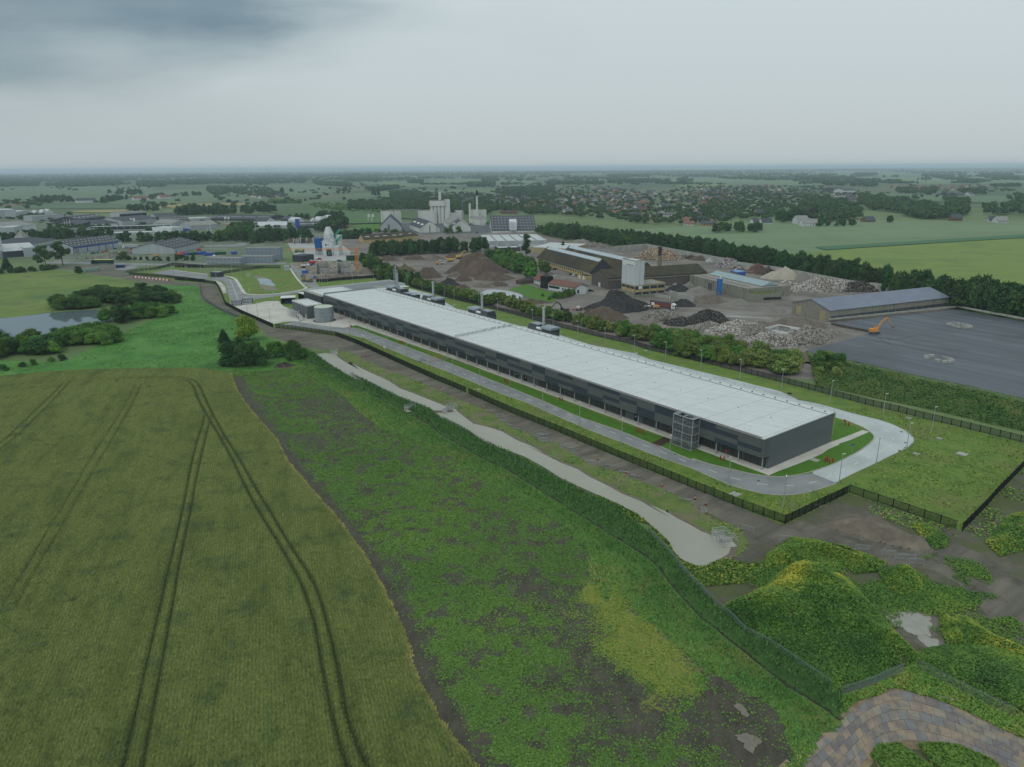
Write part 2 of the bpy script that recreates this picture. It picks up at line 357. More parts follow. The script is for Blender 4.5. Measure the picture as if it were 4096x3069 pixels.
def wheat():
    dcache = {}
    def tracks(x, y):
        k = len(x)
        if k not in dcache:
            t = np.zeros_like(x)
            for i, (pl, w) in enumerate(zip(TRK, TW)):
                d = dseg(x, y, pl); t = np.maximum(t, np.clip((w*1.25-d)/.22, 0, 1)*(1 if i < 6 else .75+.25*(vnoise(x, y, 14, 5, 2) > .62)))
            bare = vnoise(x, y, 5, 31, 4); t = np.maximum(t, np.clip((bare-.8)*9, 0, .8)); dcache[k] = t
        return dcache[k]
    rg = np.random.default_rng(3)
    def zf(x, y):
        e = dseg(x, y, WHEAT, True); rowd = 0
        return .05+(.62+.10*vnoise(x, y, 5, 8, 3)+rowd+rg.uniform(-.2, .2, len(x)))*(1-tracks(x, y))*np.clip(e/.8, 0, 1)
    mt = mat('crop_leaf', [(80, 93, 44), (93, 105, 50), (103, 113, 56), (84, 101, 47)], scale=.16, second=((58, 80, 46), .11, .51, .68, .85), bump=.45, bscale=2.2, stretch=(1.0, .18, 1), rot=CROPROT, nrough=.75)
    nn = mt.node_tree.nodes; ll = mt.node_tree.links; bs = nn['Principled BSDF']; old = bs.inputs['Base Color'].links[0].from_socket
    at = N(nn, 'ShaderNodeAttribute', attribute_name='track'); mx = N(nn, 'ShaderNodeMix', data_type='RGBA'); ll.new(at.outputs['Fac'], mx.inputs[0]); ll.new(old, mx.inputs[6]); mx.inputs[7].default_value = lin((56, 68, 36))
    ed = N(nn, 'ShaderNodeAttribute', attribute_name='edge'); my = N(nn, 'ShaderNodeMix', data_type='RGBA'); ll.new(ed.outputs['Fac'], my.inputs[0]); ll.new(mx.outputs[2], my.inputs[6]); my.inputs[7].default_value = lin((158, 150, 86))
    geo = N(nn, 'ShaderNodeNewGeometry'); fn = N(nn, 'ShaderNodeTexNoise'); fn.inputs['Scale'].default_value = 3.4; fn.inputs['Detail'].default_value = 3; mpr = N(nn, 'ShaderNodeMapping'); mpr.inputs['Rotation'].default_value = (0, 0, CROPROT); mps = N(nn, 'ShaderNodeMapping'); mps.inputs['Scale'].default_value = (1.3, .45, 1); ll.new(geo.outputs['Position'], mpr.inputs[0]); ll.new(mpr.outputs[0], mps.inputs[0]); ll.new(mps.outputs[0], fn.inputs['Vector'])
    mr = N(nn, 'ShaderNodeMapRange'); mr.inputs[1].default_value = .3; mr.inputs[2].default_value = .7; mr.inputs[3].default_value = .62; mr.inputs[4].default_value = 1.4; ll.new(fn.outputs['Fac'], mr.inputs[0])
    wv = N(nn, 'ShaderNodeTexWave', bands_direction='X'); wv.inputs['Scale'].default_value = .52; wv.inputs['Distortion'].default_value = 1.6; wv.inputs['Detail'].default_value = 3; ll.new(mpr.outputs[0], wv.inputs['Vector']); wr = N(nn, 'ShaderNodeMapRange'); wr.inputs[3].default_value = .88; wr.inputs[4].default_value = 1.08; ll.new(wv.outputs['Fac'], wr.inputs[0])
    sc = N(nn, 'ShaderNodeVectorMath', operation='SCALE'); ll.new(my.outputs[2], sc.inputs[0]); ll.new(mth(nn, ll, 'MULTIPLY', mr.outputs[0], wr.outputs[0]), sc.inputs['Scale']); ll.new(sc.outputs[0], bs.inputs['Base Color'])
    EDGE = WHEAT[6:26]
    o = gridmesh('crop_field', WHEAT, .42, zf, mt, {'track': tracks, 'edge': lambda x, y: np.clip((1.0-dseg(x, y, EDGE)*.9)*1.2, 0, 1)*np.clip(vnoise(x, y, 1.5, 4, 3)*1.6-.15, .1, .8)}, smooth_=False)
wheat()
scatter('crop_tops', WHEAT, 520000, (.1, .3), lambda x, y: .45+0*x, mat('crop_top', [(56, 68, 34), (82, 96, 44), (100, 112, 52), (118, 126, 62), (98, 86, 52)], attr='v'), lambda x, y: np.clip(1-sum(np.clip(1.0-dseg(x, y, p)*1.1, 0, 1) for p in TRK[:6]), 0, 1)*np.clip((vnoise(x, y, 3, 71, 4)-.3)*2.2, .12, 1), (.0, .3), aspect=.7, vfun=lambda x, y, v: np.clip(v*.75+(vnoise(x, y, 4, 72, 3)-.5)*1.3+.06, 0, 1), seed=4, label='uneven tops of the standing crop')
# ---- weedy fallow field
FALLOW = PTS('O 500 800 560 803 640 795 700 788; C1 1400 800 1500 850 1700 960 1850 1060 1950 1180 2100 1300 2212 1390; H1 880 290 1000 335 1110 405 1200 455 1290 520 1480 620 1560 700 1620 760; O 1270 1240 1310 1300; H2 560 200 760 420 950 600 1150 780 1400 870 1600 1020 1750 1180 1790 1260 1740 1380; O 1660 1760 1000 1760 860 1450 700 1180 600 1010 500 830')
def yel(x, y):      # pale weed patches
    return inpoly(x, y, PTS('H2 400 190 380 330 370 460 450 600 560 740 720 850 900 950 1100 960 1180 900 1000 700 900 560 760 380 600 260 480 200'))
YP = PTS('H2 400 190 380 330 370 460 450 600 560 740 720 850 900 950 1100 960 1180 900 1000 700 900 560 760 380 600 260 480 200')
def yelf(x, y): return np.clip((dseg(x, y, YP, True)*np.where(inpoly(x, y, YP), 1, -1)+2.5+(vnoise(x, y, 5, 45, 4)-.5)*14)/5, 0, 1)
def fdens(x, y):
    n = vnoise(x*1.0+y*.35, y*.6, 26, 11, 5); d = np.clip((n-.30)*4.2, .2, 1); n2 = vnoise(x, y, 2.2, 5, 3)
    w = dseg(x, y, PTS('O 512 820 560 905 625 1000 700 1085 790 1200 870 1350 930 1500 1040 1680')); d = d*np.clip((w-1.2)/3, .05, 1)
    bare = inpoly(x, y, PTS('H2 1180 780 1050 1000 950 1060 1250 1180 1380 1373 1700 1373 1720 1200 1560 1000 1330 860')); d = np.where(bare, d*.18, d)
    y_ = yelf(x, y); return np.clip(np.maximum(d, .8*y_)*np.clip((n2-.25)*2.4, .1, 1), 0, 1)
m_soil = mat('field_soil', [(60, 58, 50), (72, 69, 60), (82, 79, 68)], scale=.35, bump=.15, bscale=2.5, stretch=(1, .5, 1), rot=.2, nrough=.7)
def veg_mix(mt, cols):
    nn = mt.node_tree.nodes; ll = mt.node_tree.links; bs = nn['Principled BSDF']; old = bs.inputs['Base Color'].links[0].from_socket; geo = N(nn, 'ShaderNodeNewGeometry')
    for k, (an, col) in enumerate(cols):
        at = N(nn, 'ShaderNodeAttribute', attribute_name=an); n1 = N(nn, 'ShaderNodeTexNoise'); n1.inputs['Scale'].default_value = 1.9; n1.inputs['Detail'].default_value = 5; n1.inputs['Roughness'].default_value = .7; ll.new(geo.outputs['Position'], n1.inputs['Vector'])
        f = mth(nn, ll, 'MULTIPLY', mth(nn, ll, 'ADD', mth(nn, ll, 'SUBTRACT', n1.outputs['Fac'], .62), mth(nn, ll, 'MULTIPLY', at.outputs['Fac'], .34)), 7.0, True)
        mx = N(nn, 'ShaderNodeMix', data_type='RGBA'); ll.new(f, mx.inputs[0]); ll.new(old, mx.inputs[6]); mx.inputs[7].default_value = lin(col); old = mx.outputs[2]
    ll.new(old, bs.inputs['Base Color'])
veg_mix(m_soil, (('veg', (80, 110, 48)), ('yel', (116, 124, 52))))
gridmesh('fallow_soil', FALLOW, 1.0, lambda x, y: .02+.08*vnoise(x, y, 2.5, 2, 2), m_soil, {'veg': lambda x, y: np.clip(fdens(x, y)*1.25, 0, 1), 'yel': lambda x, y: yelf(x, y)*.9})
m_weed = mat('weed_leaf', [(66, 96, 42), (80, 114, 46), (94, 126, 50), (112, 132, 54), (132, 140, 62)], attr='v', rough=.7)
def fv(x, y, v): n = vnoise(x, y, 16, 21, 3); return np.clip(v*.42+n*.45-.1+.42*yelf(x, y), 0, 1)
scatter('fallow_weeds', FALLOW, 1200000, (.13, .36), lambda x, y: x*0, m_weed, fdens, (.04, .2), vfun=fv, seed=5, tilt=.7, label='patchy green weeds growing over the dark soil of the fallow field')
m_puddle = mat('muddy_water', [(146, 145, 136), (134, 132, 121)], scale=.5, rough=.18, spec=.4)
def ragged(pts, k=.5):
    q = resample(smooth(pts+[pts[0]], 1), .45); rg = random.Random(len(q)); o = []
    for i, p in enumerate(q):
        t = p-sum(q, Vector((0, 0, 0)))/len(q); o.append(p+t.normalized()*(k*math.sin(i*.9+rg.random())*rg.uniform(.2, 1)+rg.uniform(-.3, .3)*k))
    return o
for s in ('H2 1330 990 1370 980 1420 1030 1400 1070 1350 1040', 'H2 1350 1190 1400 1150 1470 1200 1495 1250 1440 1285 1370 1250'): sheet('puddle', ragged(PTS(s), .7), mat('pale_soil', [(118, 112, 100), (104, 99, 88)], scale=.8, rough=.4), .16)
# ---- grass verge, ditch, reeds, channel
m_grass = mat('verge_grass', [(62, 96, 44), (78, 112, 50), (92, 120, 54)], scale=.12, second=((112, 112, 58), .07, .52, .66, .8), bump=.3, bscale=2)
m_dark = mat('ditch_mud', [(40, 46, 32), (54, 58, 40)], scale=.5)
DITCH = PTS('C1 1300 640; C2 0 610 200 720 450 850 560 900 700 980 860 1080 1000 1190 1200 1300 1450 1450 1700 1560; C6 0 630 130 760 230 900 330 1020 450 1150 560 1270 700 1370 850 1500 980 1600; O 1650 1440 1700 1480 1750 1510 1790 1535 1815 1555')
DITCH[0:1] = PTS('C1 1330 600 1400 640 1600 760 1800 860 2000 970 2212 1060')
SH_L = PTS('C1 1440 560 1520 600 1700 730 1900 850 2100 930; C2 0 530 300 680 500 780 640 840 760 880 860 920 960 1010 1100 1070 1250 1150 1400 1250; C3 0 890 200 1000 400 1130 600 1220 800 1310 1000 1400 1200 1500 1350 1619')
SH_L2 = PTS('C6 0 270 100 360 200 460 260 570 330 650 430 690 500 720')
FEN = PTS('C2 640 850 860 935; C3 0 930 200 1040 400 1160 600 1260 760 1340 1000 1440 1120 1560; C6 0 385 200 600 380 830 560 1010 720 1180 880 1310 1000 1450 1300 1600; C8 100 760 240 850')
MOUNDS = []     # (outline, height, slope width)
ROUTL = PTS('O 1545 1318 1580 1300 1640 1285 1665 1250 1700 1238 1760 1240 1830 1250 1870 1295 1910 1345 1965 1398 1992 1425 1900 1462 1800 1498 1700 1432 1620 1372')
CREST = PTS('O 1560 1310 1640 1300 1690 1272 1735 1272 1790 1300 1850 1340 1930 1400')
def hill(outl, H, W):
    def f(x, y):
        d = dseg(x, y, outl, True)*inpoly(x, y, outl); return H*(1-np.exp(-(d/W)**1.15))*(.5+1.0*vnoise(x, y, 8, 17, 5))+.5*vnoise(x, y, 2, 18, 2)*np.clip(d/2, 0, 1)
    if H > 5:
        g = f; pk = CREST[3]; f = lambda x, y: g(x, y)*(.3+.55*np.exp(-(dseg(x, y, CREST)/7)**2)+.3*np.exp(-(((x-pk[0])**2+(y-pk[1])**2)/13**2)))
    return f
VERGE = [Vector(p) for p in FALLOW[3:27]]+DITCH[::-1]
VERGE = PTS('C1 620 800 700 830 1000 770 1180 740 1400 640')+DITCH[1:]+PTS('C8 330 1100 270 1130 200 1230; H2 1870 1160 1830 1280 1750 1373; O 1650 1700; H2 1700 1300 1600 1020 1400 870 1150 780 950 600 760 420 560 200; O 1310 1300 1270 1240; H1 1620 760 1480 620 1290 520 1200 455 1110 405 1000 335 880 290; C1 2212 1390 2100 1300 1950 1180 1850 1060 1700 960 1500 850 1400 800; O 700 788 640 795 560 803 505 803')
gridmesh('verge_bank', VERGE, .8, lambda x, y: .05+.14*vnoise(x, y, 3, 6, 3), m_grass)
m_tuft = mat('grass_blade', [(60, 102, 42), (76, 120, 48), (94, 134, 54), (120, 140, 62), (150, 144, 84)], attr='v', rough=.7)
def vdry(x, y, v):
    n = vnoise(x, y, 10, 44, 3); d = dseg(x, y, DITCH); return np.clip(v*.4+np.clip((d-4)/9, 0, 1)*.5+(n-.5)*.6+.02, 0, 1)
scatter('verge_grass_blades', VERGE, 330000, (.2, .5), lambda x, y: .06+0*x, m_tuft, lambda x, y: np.clip((dseg(x, y, DITCH)-.5)*2, 0, 1), (.05, .3), aspect=.5, vfun=vdry, seed=6, tall=.35, label='long grass along the field side of the ditch')
scatter('ditch_sedge', strip(DITCH, 8), 200000, (.15, .4), lambda x, y: .1+.4*np.clip((dseg(x, y, DITCH)-.6)*1.2, 0, 1), mat('sedge_blade', [(52, 92, 40), (62, 106, 46), (78, 120, 54), (92, 130, 62)], attr='v'), lambda x, y: np.clip((dseg(x, y, DITCH)-.7)*3, 0, 1)*inpoly(x, y, VERGE), (0, .3), aspect=.5, seed=61, tall=.45, label='bright tall sedge on the field side of the ditch')
ribbon('ditch_bed', DITCH, .95, m_dark, .16)
REED = DITCH[1:]+(SH_L[:15]+FEN[2:])[::-1]
m_reedg = mat('reed_ground', [(50, 78, 36), (62, 94, 42)], scale=.2)
gridmesh('reed_bed', REED, .5, lambda x, y: .12+.5*np.clip(dseg(x, y, DITCH)/2.2-.3, 0, 1)+.12*vnoise(x, y, 2, 6, 2), m_reedg)
m_reed = mat('reed_blade', [(44, 80, 36), (56, 96, 42), (70, 110, 48), (84, 122, 54)], attr='v', rough=.7)
scatter('reeds', REED, 300000, (.2, .5), lambda x, y: .2+.8*np.clip(dseg(x, y, DITCH)/1.3-.4, 0, 1), m_reed, lambda x, y: np.clip((dseg(x, y, DITCH)-.15)*1.5, .0, 1), (-.2, .3), aspect=.5, seed=8, tall=.6, label='dense reeds between the ditch and the water channel')
WATER = SH_L+SH_L2+PTS('C6 600 720 780 630 845 590 870 530 860 510 720 400 640 380 560 350 420 270 300 210 170 130 0 60; C3 1560 1540 1400 1460 1250 1370 1050 1290 870 1190 700 1110 560 1020 400 960 200 860 0 760; C2 2100 1390 1950 1310 1800 1250 1650 1160 1500 1110 1330 1070 1210 980 1150 930 1050 890 900 830 700 750 540 690 400 600 200 510 0 410; C1 2000 760 1860 690 1760 625 1740 595 1620 578 1520 590')
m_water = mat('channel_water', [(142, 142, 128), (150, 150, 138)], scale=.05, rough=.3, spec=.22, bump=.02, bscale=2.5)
TRACKW = PTS('C1 1440 520 1300 480; B2 960 880 760 800 640 710 480 640 330 560 280 520 262 400; B1 2150 375; A1 1750 1420 1350 1350 900 1290 900 1230 640 1240 760 1195 1200 1200; D3 1200 250 1600 270 1450 400 1450 500; B1 1365 265 1700 300 2212 355; B2 0 335 445 372 540 590 700 680 970 800 1060 840 1260 860 1540 900 1740 930 1950 1010 2212 1130; C2 430 370 870 570 1250 730 1740 950 2212 1140; C3 450 655 860 830 1160 955 1490 1090 1850 1230 2212 1385; C4 730 1440 1185 1609 1550 1430 1880 1270; C5 490 1060 735 1140 1120 1275 1400 1370 1545 1418 1800 1160 2040 900 2212 740; O 2300 1000 2340 1780 1700 1780 1790 1540; C8 240 850; C6 1300 1600 1000 1450 880 1310 720 1180 560 1010 380 830 200 600 0 385; C3 1350 1619 1200 1500')
m_dirt = mat('dirt_track', [(82, 80, 70), (98, 95, 84), (116, 112, 99)], scale=.22, second=((66, 64, 57), .09, .5, .68, .9), bump=.15, bscale=1.5, nrough=.7, stretch=(1, .12, 1), rot=.92)
m_dirt2 = mat('dirt_ground', [(72, 70, 60), (88, 86, 74), (104, 100, 86)], scale=.14, second=((78, 88, 48), .06, .46, .6, .85), bump=.2, bscale=1.2, nrough=.72)
m_bank = mat('bank_grass', [(76, 96, 48), (92, 110, 54), (106, 114, 66)], scale=.15, second=((112, 104, 84), .12, .5, .62, .8), bump=.2, bscale=2)
LOWB = PTS('C1 1440 520 1540 560 1760 530 1880 570 2050 640; C2 0 300 200 400 330 460 560 540 800 640 1140 790 1420 900 1560 980 1760 1110 1950 1170; C3 0 620 170 720 360 740 520 860 700 970 830 1000 1000 1050 1250 1150 1500 1240 1700 1330 1870 1440 1950 1520; C6 500 80 650 200 900 270 1000 330 1020 400 1050 520')
o = sheet('dirt_ground', PTS('C2 2212 1140; C3 450 655 860 830 1160 955 1490 1090 1850 1230; C4 230 1240 730 1440 1185 1609 1550 1430 1880 1270; C5 490 1060 735 1140 1120 1275 1400 1370 1545 1418 1800 1160 2040 900 2212 740; O 2330 960 2400 1780 1700 1780; H2 1800 1360 1900 1160 2000 1060; C8 240 850; C6 1300 1600 1000 1450 880 1310 720 1180 560 1010 380 830 200 600 0 385; C3 1350 1619 1200 1500'), m_dirt2, .0)
TRK_P = PTS('B2 262 400 280 520 330 560 480 640 640 710 760 800 960 870; C1 1000 380 1200 450 1230 490 1440 520')+LOWB[3:-5]+PTS('C6 900 270 1000 330 1100 420 1300 500 1450 440 1700 440 2100 500 2212 545; C7 400 580 700 700 1000 730 1250 760 1500 900 1700 1100 1850 1300 2050 1480 2300 1600 2300 900 2000 800 1800 600 1500 480 1000 480; C7 700 420 300 330 0 260; C6 1800 280 1600 220 1455 280; C4 730 1440; C3 2212 1385 1850 1230 1490 1090 1160 955 860 830 450 655; C2 2212 1140 1740 950 1250 730 870 570 430 370; B2 2212 1130 1950 1010 1740 930 1540 900 1260 860 1060 840 970 800 700 680 550 600 450 420 445 372')
sheet('dirt_track', TRK_P, m_dirt, .012)
sheet('dirt_track', PTS('B2 262 400 445 372 0 335; B1 2212 355 1700 300 1365 262; D3 1450 500 1450 400 1600 270 1200 230; B1 1000 140 500 150 640 190 720 205 900 235 1000 262 1290 305 1550 350 1800 375'), m_dirt, .006)
BANK = LOWB+PTS('C6 920 620 870 530 860 510 720 400 640 380 560 350 420 270 300 210 170 130; C3 1560 1540 1400 1460 1250 1370 1050 1290 870 1190 700 1110 560 1020 400 960 200 860; C2 2100 1390 1950 1310 1800 1250 1650 1160 1500 1110 1330 1070 1210 980 1150 930 1050 890 900 830 700 750 540 690 400 600 200 510 0 410; C1 2000 760 1860 690 1760 625 1740 595 1620 578 1500 575')
gridmesh('bank_ground', BANK, 1.0, lambda x, y: .022+.12*vnoise(x, y, 3, 9, 3), m_bank)
scatter('bank_grass', BANK, 60000, (.25, .5), lambda x, y: .05+0*x, m_tuft, lambda x, y: np.clip((vnoise(x, y, 7, 12, 4)-.42)*5, .03, 1), (.0, .2), seed=9, vfun=lambda x, y, v: v*.6+.3, label='sparse grass on the bank above the channel')
POCK = PTS('C6 0 270 0 385 200 600 380 830 560 1010 600 930 760 920 1160 880 1250 750 1250 700 1060 700 860 640 780 640 600 722 500 722 430 692 330 650 260 570 200 460 100 360; C3 1350 1619 1200 1500 1000 1400 800 1310 760 1330 1000 1440 1120 1560')
gridmesh('pocket_grass', POCK, .8, lambda x, y: .03+.1*vnoise(x, y, 3, 9, 3), mat('pocket_green', [(66, 88, 40), (86, 106, 44), (108, 120, 50)], scale=.2, second=((96, 90, 72), .1, .5, .62, .8)))
scatter('pocket_weeds', POCK, 30000, (.25, .6), lambda x, y: .05+0*x, mat('flower_weed', [(44, 76, 30), (58, 96, 34), (74, 108, 40), (104, 124, 46), (150, 154, 56)], attr='v', rough=.7), None, (.05, .3), seed=19, label='grass with yellow flowers round the end of the channel')
for q in (BANK,): ribbon('mud_margin', PTS('C1 1740 595 1760 625 1860 690 2000 760; C2 0 410 200 510 400 600 540 690 700 750 900 830 1050 890 1150 930 1210 980 1330 1070 1500 1110 1650 1160 1800 1250 1950 1310 2100 1390; C3 200 860 400 960 560 1020 700 1110 870 1190 1050 1290 1250 1370 1400 1460 1560 1540; C6 170 130 300 210 420 270 560 350 640 380 720 400 860 510 890 540 850 600 780 645 600 725'), 2.2, mat('mud', [(96, 88, 76), (112, 104, 90)], scale=.5, bump=.1), .17)
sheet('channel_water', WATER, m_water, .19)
# ---- mounds of spoil overgrown with rape
m_mnd = mat('mound_soil', [(58, 72, 40), (72, 84, 46), (84, 80, 62)], scale=.2, second=((82, 74, 64), .09, .55, .66, .8), bump=.2)
m_rape = mat('rape_leaf', [(52, 86, 38), (66, 104, 42), (84, 120, 46), (106, 132, 50), (140, 148, 54), (170, 170, 60)], attr='v', rough=.7)
def mound(name, outl, H, W, n, yfun, seed, mt=None, lf=None, label=None):
    f = hill(outl, H, W); gridmesh(name, outl, .7, lambda x, y: f(x, y)-.04, mt or m_mnd)
    if n: scatter('mound_growth', outl, n, (.14, .4), f, lf or m_rape, lambda x, y: np.clip((vnoise(x, y, 5, seed, 3)-.28)*6, .15, 1), (.02, .4), vfun=yfun, seed=seed, tilt=.9, label=label or 'green rape and weeds with yellow flowers on a spoil mound')
def ymain(x, y, v):
    a = dseg(x, y, PTS('O 1540 1310 1600 1300 1640 1290 1700 1300 1720 1250 1800 1255 1850 1300 1930 1390')); n = vnoise(x, y, 6, 51, 3)
    return np.clip(v*.6+.42-np.clip(a/11, 0, .5)+(n-.5)*.9, 0, 1)
mound('spoil_mound', ROUTL, 6.8, 5.0, 230000, ymain, 41, label='tall spoil mound thickly overgrown with green rape, yellow along its ridges')
yhigh = lambda x, y, v: np.clip(v*.55+(vnoise(x, y, 4, 61, 4)-.3)*1.1, 0, 1)
for i, (s, H, W, n) in enumerate((('C7 640 790 760 740 980 750 1120 850 1120 960 1050 1030 900 1040 750 960', 3.0, 3.5, 22000), ('C7 1270 1180 1340 1220 1420 1280 1500 1260 1600 1280 1750 1380 1900 1480 2100 1560 2350 1680 2400 1850; C8 2212 430 1850 320 1600 280 1380 300 1340 200', 2.6, 4, 70000),
  ('C8 1000 480 1100 360 1400 310 1850 320 2212 440 2400 600 2400 1200 2212 1020 1850 860 1580 740 1300 610', 1.6, 8, 80000), ('C7 1790 470 1900 330 2050 170 2400 80 2400 500 2150 560 1950 620', 2.2, 4, 30000), ('C7 1000 270 1100 250 1250 300 1400 420 1380 520 1250 540 1150 460', 1.4, 4, 5000),
  ('C6 1500 410 1700 440 1900 470 2150 520 2212 600; C7 100 500 350 540 600 640 740 690 640 780 380 800 200 640 0 620; C6 1700 700 1250 750 1250 600 1440 480', 2.2, 4, 80000))):
    mound('spoil_mound', PTS(s), H, W, n, (ymain if i in (2,) else yhigh) if i != 5 else (lambda x, y, v: np.clip(v*.62+vnoise(x, y, 4, 61, 3)*.45-.1, 0, 1)), 70+i)
RW = PTS('O 1560 1300 1600 1230 1650 1170 1760 1175 1860 1195 1960 1215 2030 1190 2120 1210 2160 1280 2130 1340 2180 1330 2290 1400 2290 1600 2211 1570 2100 1500 2010 1440 1980 1400 1940 1420 1800 1500 1690 1430')
scatter('rough_weeds', RW, 300000, (.12, .36), flat0, m_rape, lambda x, y: np.clip((vnoise(x, y, 8, 33, 5)-.5)*4+np.clip(dseg(x, y, RW, True)/9, 0, .65)*1.2-.35, 0, 1), (.02, .35), seed=88, tilt=.9, vfun=lambda x, y, v: np.clip(v*.45+vnoise(x, y, 6, 61, 3)*.5-.1, 0, 1), label='patchy weeds on the dirt round the spoil mounds')
mound('dirt_mound', PTS('C7 0 280 200 180 360 150 640 190 900 330 1000 380 1160 400 1220 520 1100 560 700 480 300 360'), 2.6, 5, 0, None, 80, mt=mat('mound_dirt', [(88, 82, 72), (106, 98, 86), (124, 114, 98)], scale=.25, bump=.25, nrough=.7))
for s in ('C7 560 1060 800 1020 1100 1020 1230 1120 1320 1260 1330 1400 1360 1600 1200 1640 1000 1520 820 1400 640 1260 540 1140',): sheet('wet_mud', ragged(PTS(s), .8), mat('wet_mud', [(84, 80, 70), (104, 99, 87)], scale=.5, rough=.5, bump=.1, stretch=(1, .3, 1), rot=.9), .026)
for s in ('C7 690 1120 830 1110 940 1090 1030 1130 1100 1200 1220 1280 1200 1340 1220 1420 1150 1470 960 1430 860 1370 740 1310 700 1190', 'C7 620 1180 740 1170 730 1210 640 1230', 'C8 1080 210 1200 200 1300 270 1280 350 1180 340 1100 280', 'C7 1060 1450 1130 1430 1150 1470 1090 1490', 'C7 1130 1380 1170 1360 1160 1430 1130 1430'): sheet('puddle', ragged(PTS(s), .8), m_puddle, .03)
scatter('rough_grass', PTS('C8 240 850 500 780 900 560 1060 480 1300 610 1580 740 1850 870 2300 1100 2300 1350 1950 1200 1700 1070 1450 960 1190 860 1100 850 900 780 760 770 640 850 430 900 330 960 280 1050'), 40000, (.25, .6), flat0, m_tuft, None, (.05, .3), aspect=.6, seed=90, vfun=lambda x, y, v: np.clip(v*.6+vnoise(x, y, 4, 8, 3)*.55, 0, 1), label='rough yellowish grass between the mesh fence and the steel plate road')
sheet('rough_ground', PTS('C8 100 800 240 850 500 780 900 560 1060 480 1300 610 1580 740 1850 870 2300 1100 2300 1350 1950 1200 1700 1070 1450 960 1190 860 1100 850 900 780 760 770 640 850 430 900 330 960 250 1150 0 1300'), m_grass, .02)
scatter('trackside_grass', PTS('C7 600 30 1545 340 1800 100 2212 -340 2400 -200 2300 100 1900 400 1700 480 1400 400 1000 320 500 130'), 16000, (.25, .5), flat0, m_tuft, lambda x, y: np.clip((vnoise(x, y, 6, 30, 3)-.4)*5, 0, 1), (.02, .2), seed=91, label='thin grass growing on the dirt outside the fence corner')
for s, l in (('C8 800 1770 560 1500 640 1400 860 1390 1000 1480 1100 1560 1200 1619 1300 1750', 1), ('C8 1070 1390 1300 1380 1500 1410 1850 1560 2000 1700 1500 1750 1250 1619', 2)):
    gridmesh('island_ground', PTS(s), .7, lambda x, y: .06+.2*vnoise(x, y, 3, 9, 3), mat('sandy', [(150, 136, 104), (128, 120, 84)], scale=.4)); scatter('island_weeds', PTS(s), 9000, (.25, .6), lambda x, y: .1+0*x, m_weed, None, (.05, .5), seed=92+l, vfun=lambda x, y, v: v*.7, label='bushy green weeds inside the bend of the steel plate road')
# ---- compound inside the black fence
FENCE_IN = PTS('B2 0 335 445 372 540 590 700 680 970 800 1060 840 1260 860 1540 900 1740 930 1950 1010 2212 1130; C2 430 370 870 570 1250 730 1740 950 2212 1140; C3 450 655 860 830 1160 955 1490 1090 1850 1230 2212 1385; C4 730 1440 1185 1609 1550 1430 1740 1340 1880 1270; C5 490 1060 735 1140 1120 1275 1400 1370 1545 1418 1800 1160 2040 900 2212 740; O 2330 950 2330 960; C5 2300 490 2110 440 1770 355 1440 275 1140 205 850 130 580 70; B5 1670 1495 1300 1400 965 1315 720 1255 480 1195 200 1130 0 1085; B4 1150 1290 720 1190 400 1110 0 1000; B3 1700 680 1350 590 1100 530 870 460 640 400; E3 2000 1290 1880 1290 800 1380 640 1370 440 1280; B2 1245 190; E4 1560 520 1200 510 200 640; B2 500 260; A1 2212 1330; B2 0 165; B1 2212 165 1850 190 1400 245')
m_lawn = mat('compound_grass', [(78, 104, 42), (92, 118, 46), (104, 122, 54)], scale=.16, second=((104, 106, 62), .06, .5, .66, .7), bump=.12, bscale=2)
gridmesh('compound_grass', FENCE_IN, 1.3, lambda x, y: .01+.0*x, m_lawn)
m_lawn2 = mat('mown_lawn', [(60, 98, 26), (72, 112, 30), (66, 104, 28)], scale=.3, bump=.08, bscale=3)
scatter('compound_flowers', PTS('C2 0 185 430 370 870 570 1250 730 1740 950 2212 1140; C3 450 655 860 830 1160 955 1490 1090 1850 1230; C4 730 1440 1185 1609 1880 1270; C5 180 890 800 590 1020 460 1015 410 850 290 500 180 200 100; C5 580 75 1140 210 2300 500 2300 680 1545 1400; C5 325 1000; C4 1600 1230 1200 1310 1000 1300 600 1200 250 1050 0 960; C3 1700 980 1250 820 830 660 450 500 0 300; C2 1700 780 1100 530 620 350 150 150 0 110'), 110000, (.2, .45), flat0,
 mat('meadow_leaf', [(62, 92, 34), (78, 110, 38), (94, 124, 44), (122, 136, 56), (150, 156, 80)], attr='v', rough=.7), lambda x, y: np.clip((vnoise(x, y, 6, 2, 3)-.3)*4, .1, 1), (.02, .25), seed=21, label='wild flower grass inside the black perimeter fence')
scatter('poppies', PTS('C2 0 100 430 290 870 510 1250 700 1740 920 2212 1110 2212 1000 1740 780 1250 580 700 340; C3 0 300 450 510 830 700 1000 800 980 860 450 640'), 5200, (.2, .38), flat0, mat('poppy_petal', [(170, 40, 28), (190, 60, 36), (214, 206, 196)], attr='v'), lambda x, y: np.clip((vnoise(x, y, 9, 77, 3)-.45)*7, 0, 1), (.3, .45), seed=22, label='red poppies along the verge between the fence and the road')
sheet('lawn', PTS('B2 1840 845 2010 805 2212 880; C2 0 -30 430 130 850 300 1250 440 1640 580; C3 0 115 375 280 700 390 1050 530 1400 650 1610 740; C4 0 830; C3 1610 850 1370 745 1060 618 830 538 560 448 300 328 0 203; C2 1600 620 1330 510 1060 400 800 300 500 200 300 120 120 65 0 45; B2 2212 975 2080 880 1900 835'), m_lawn2, .02)
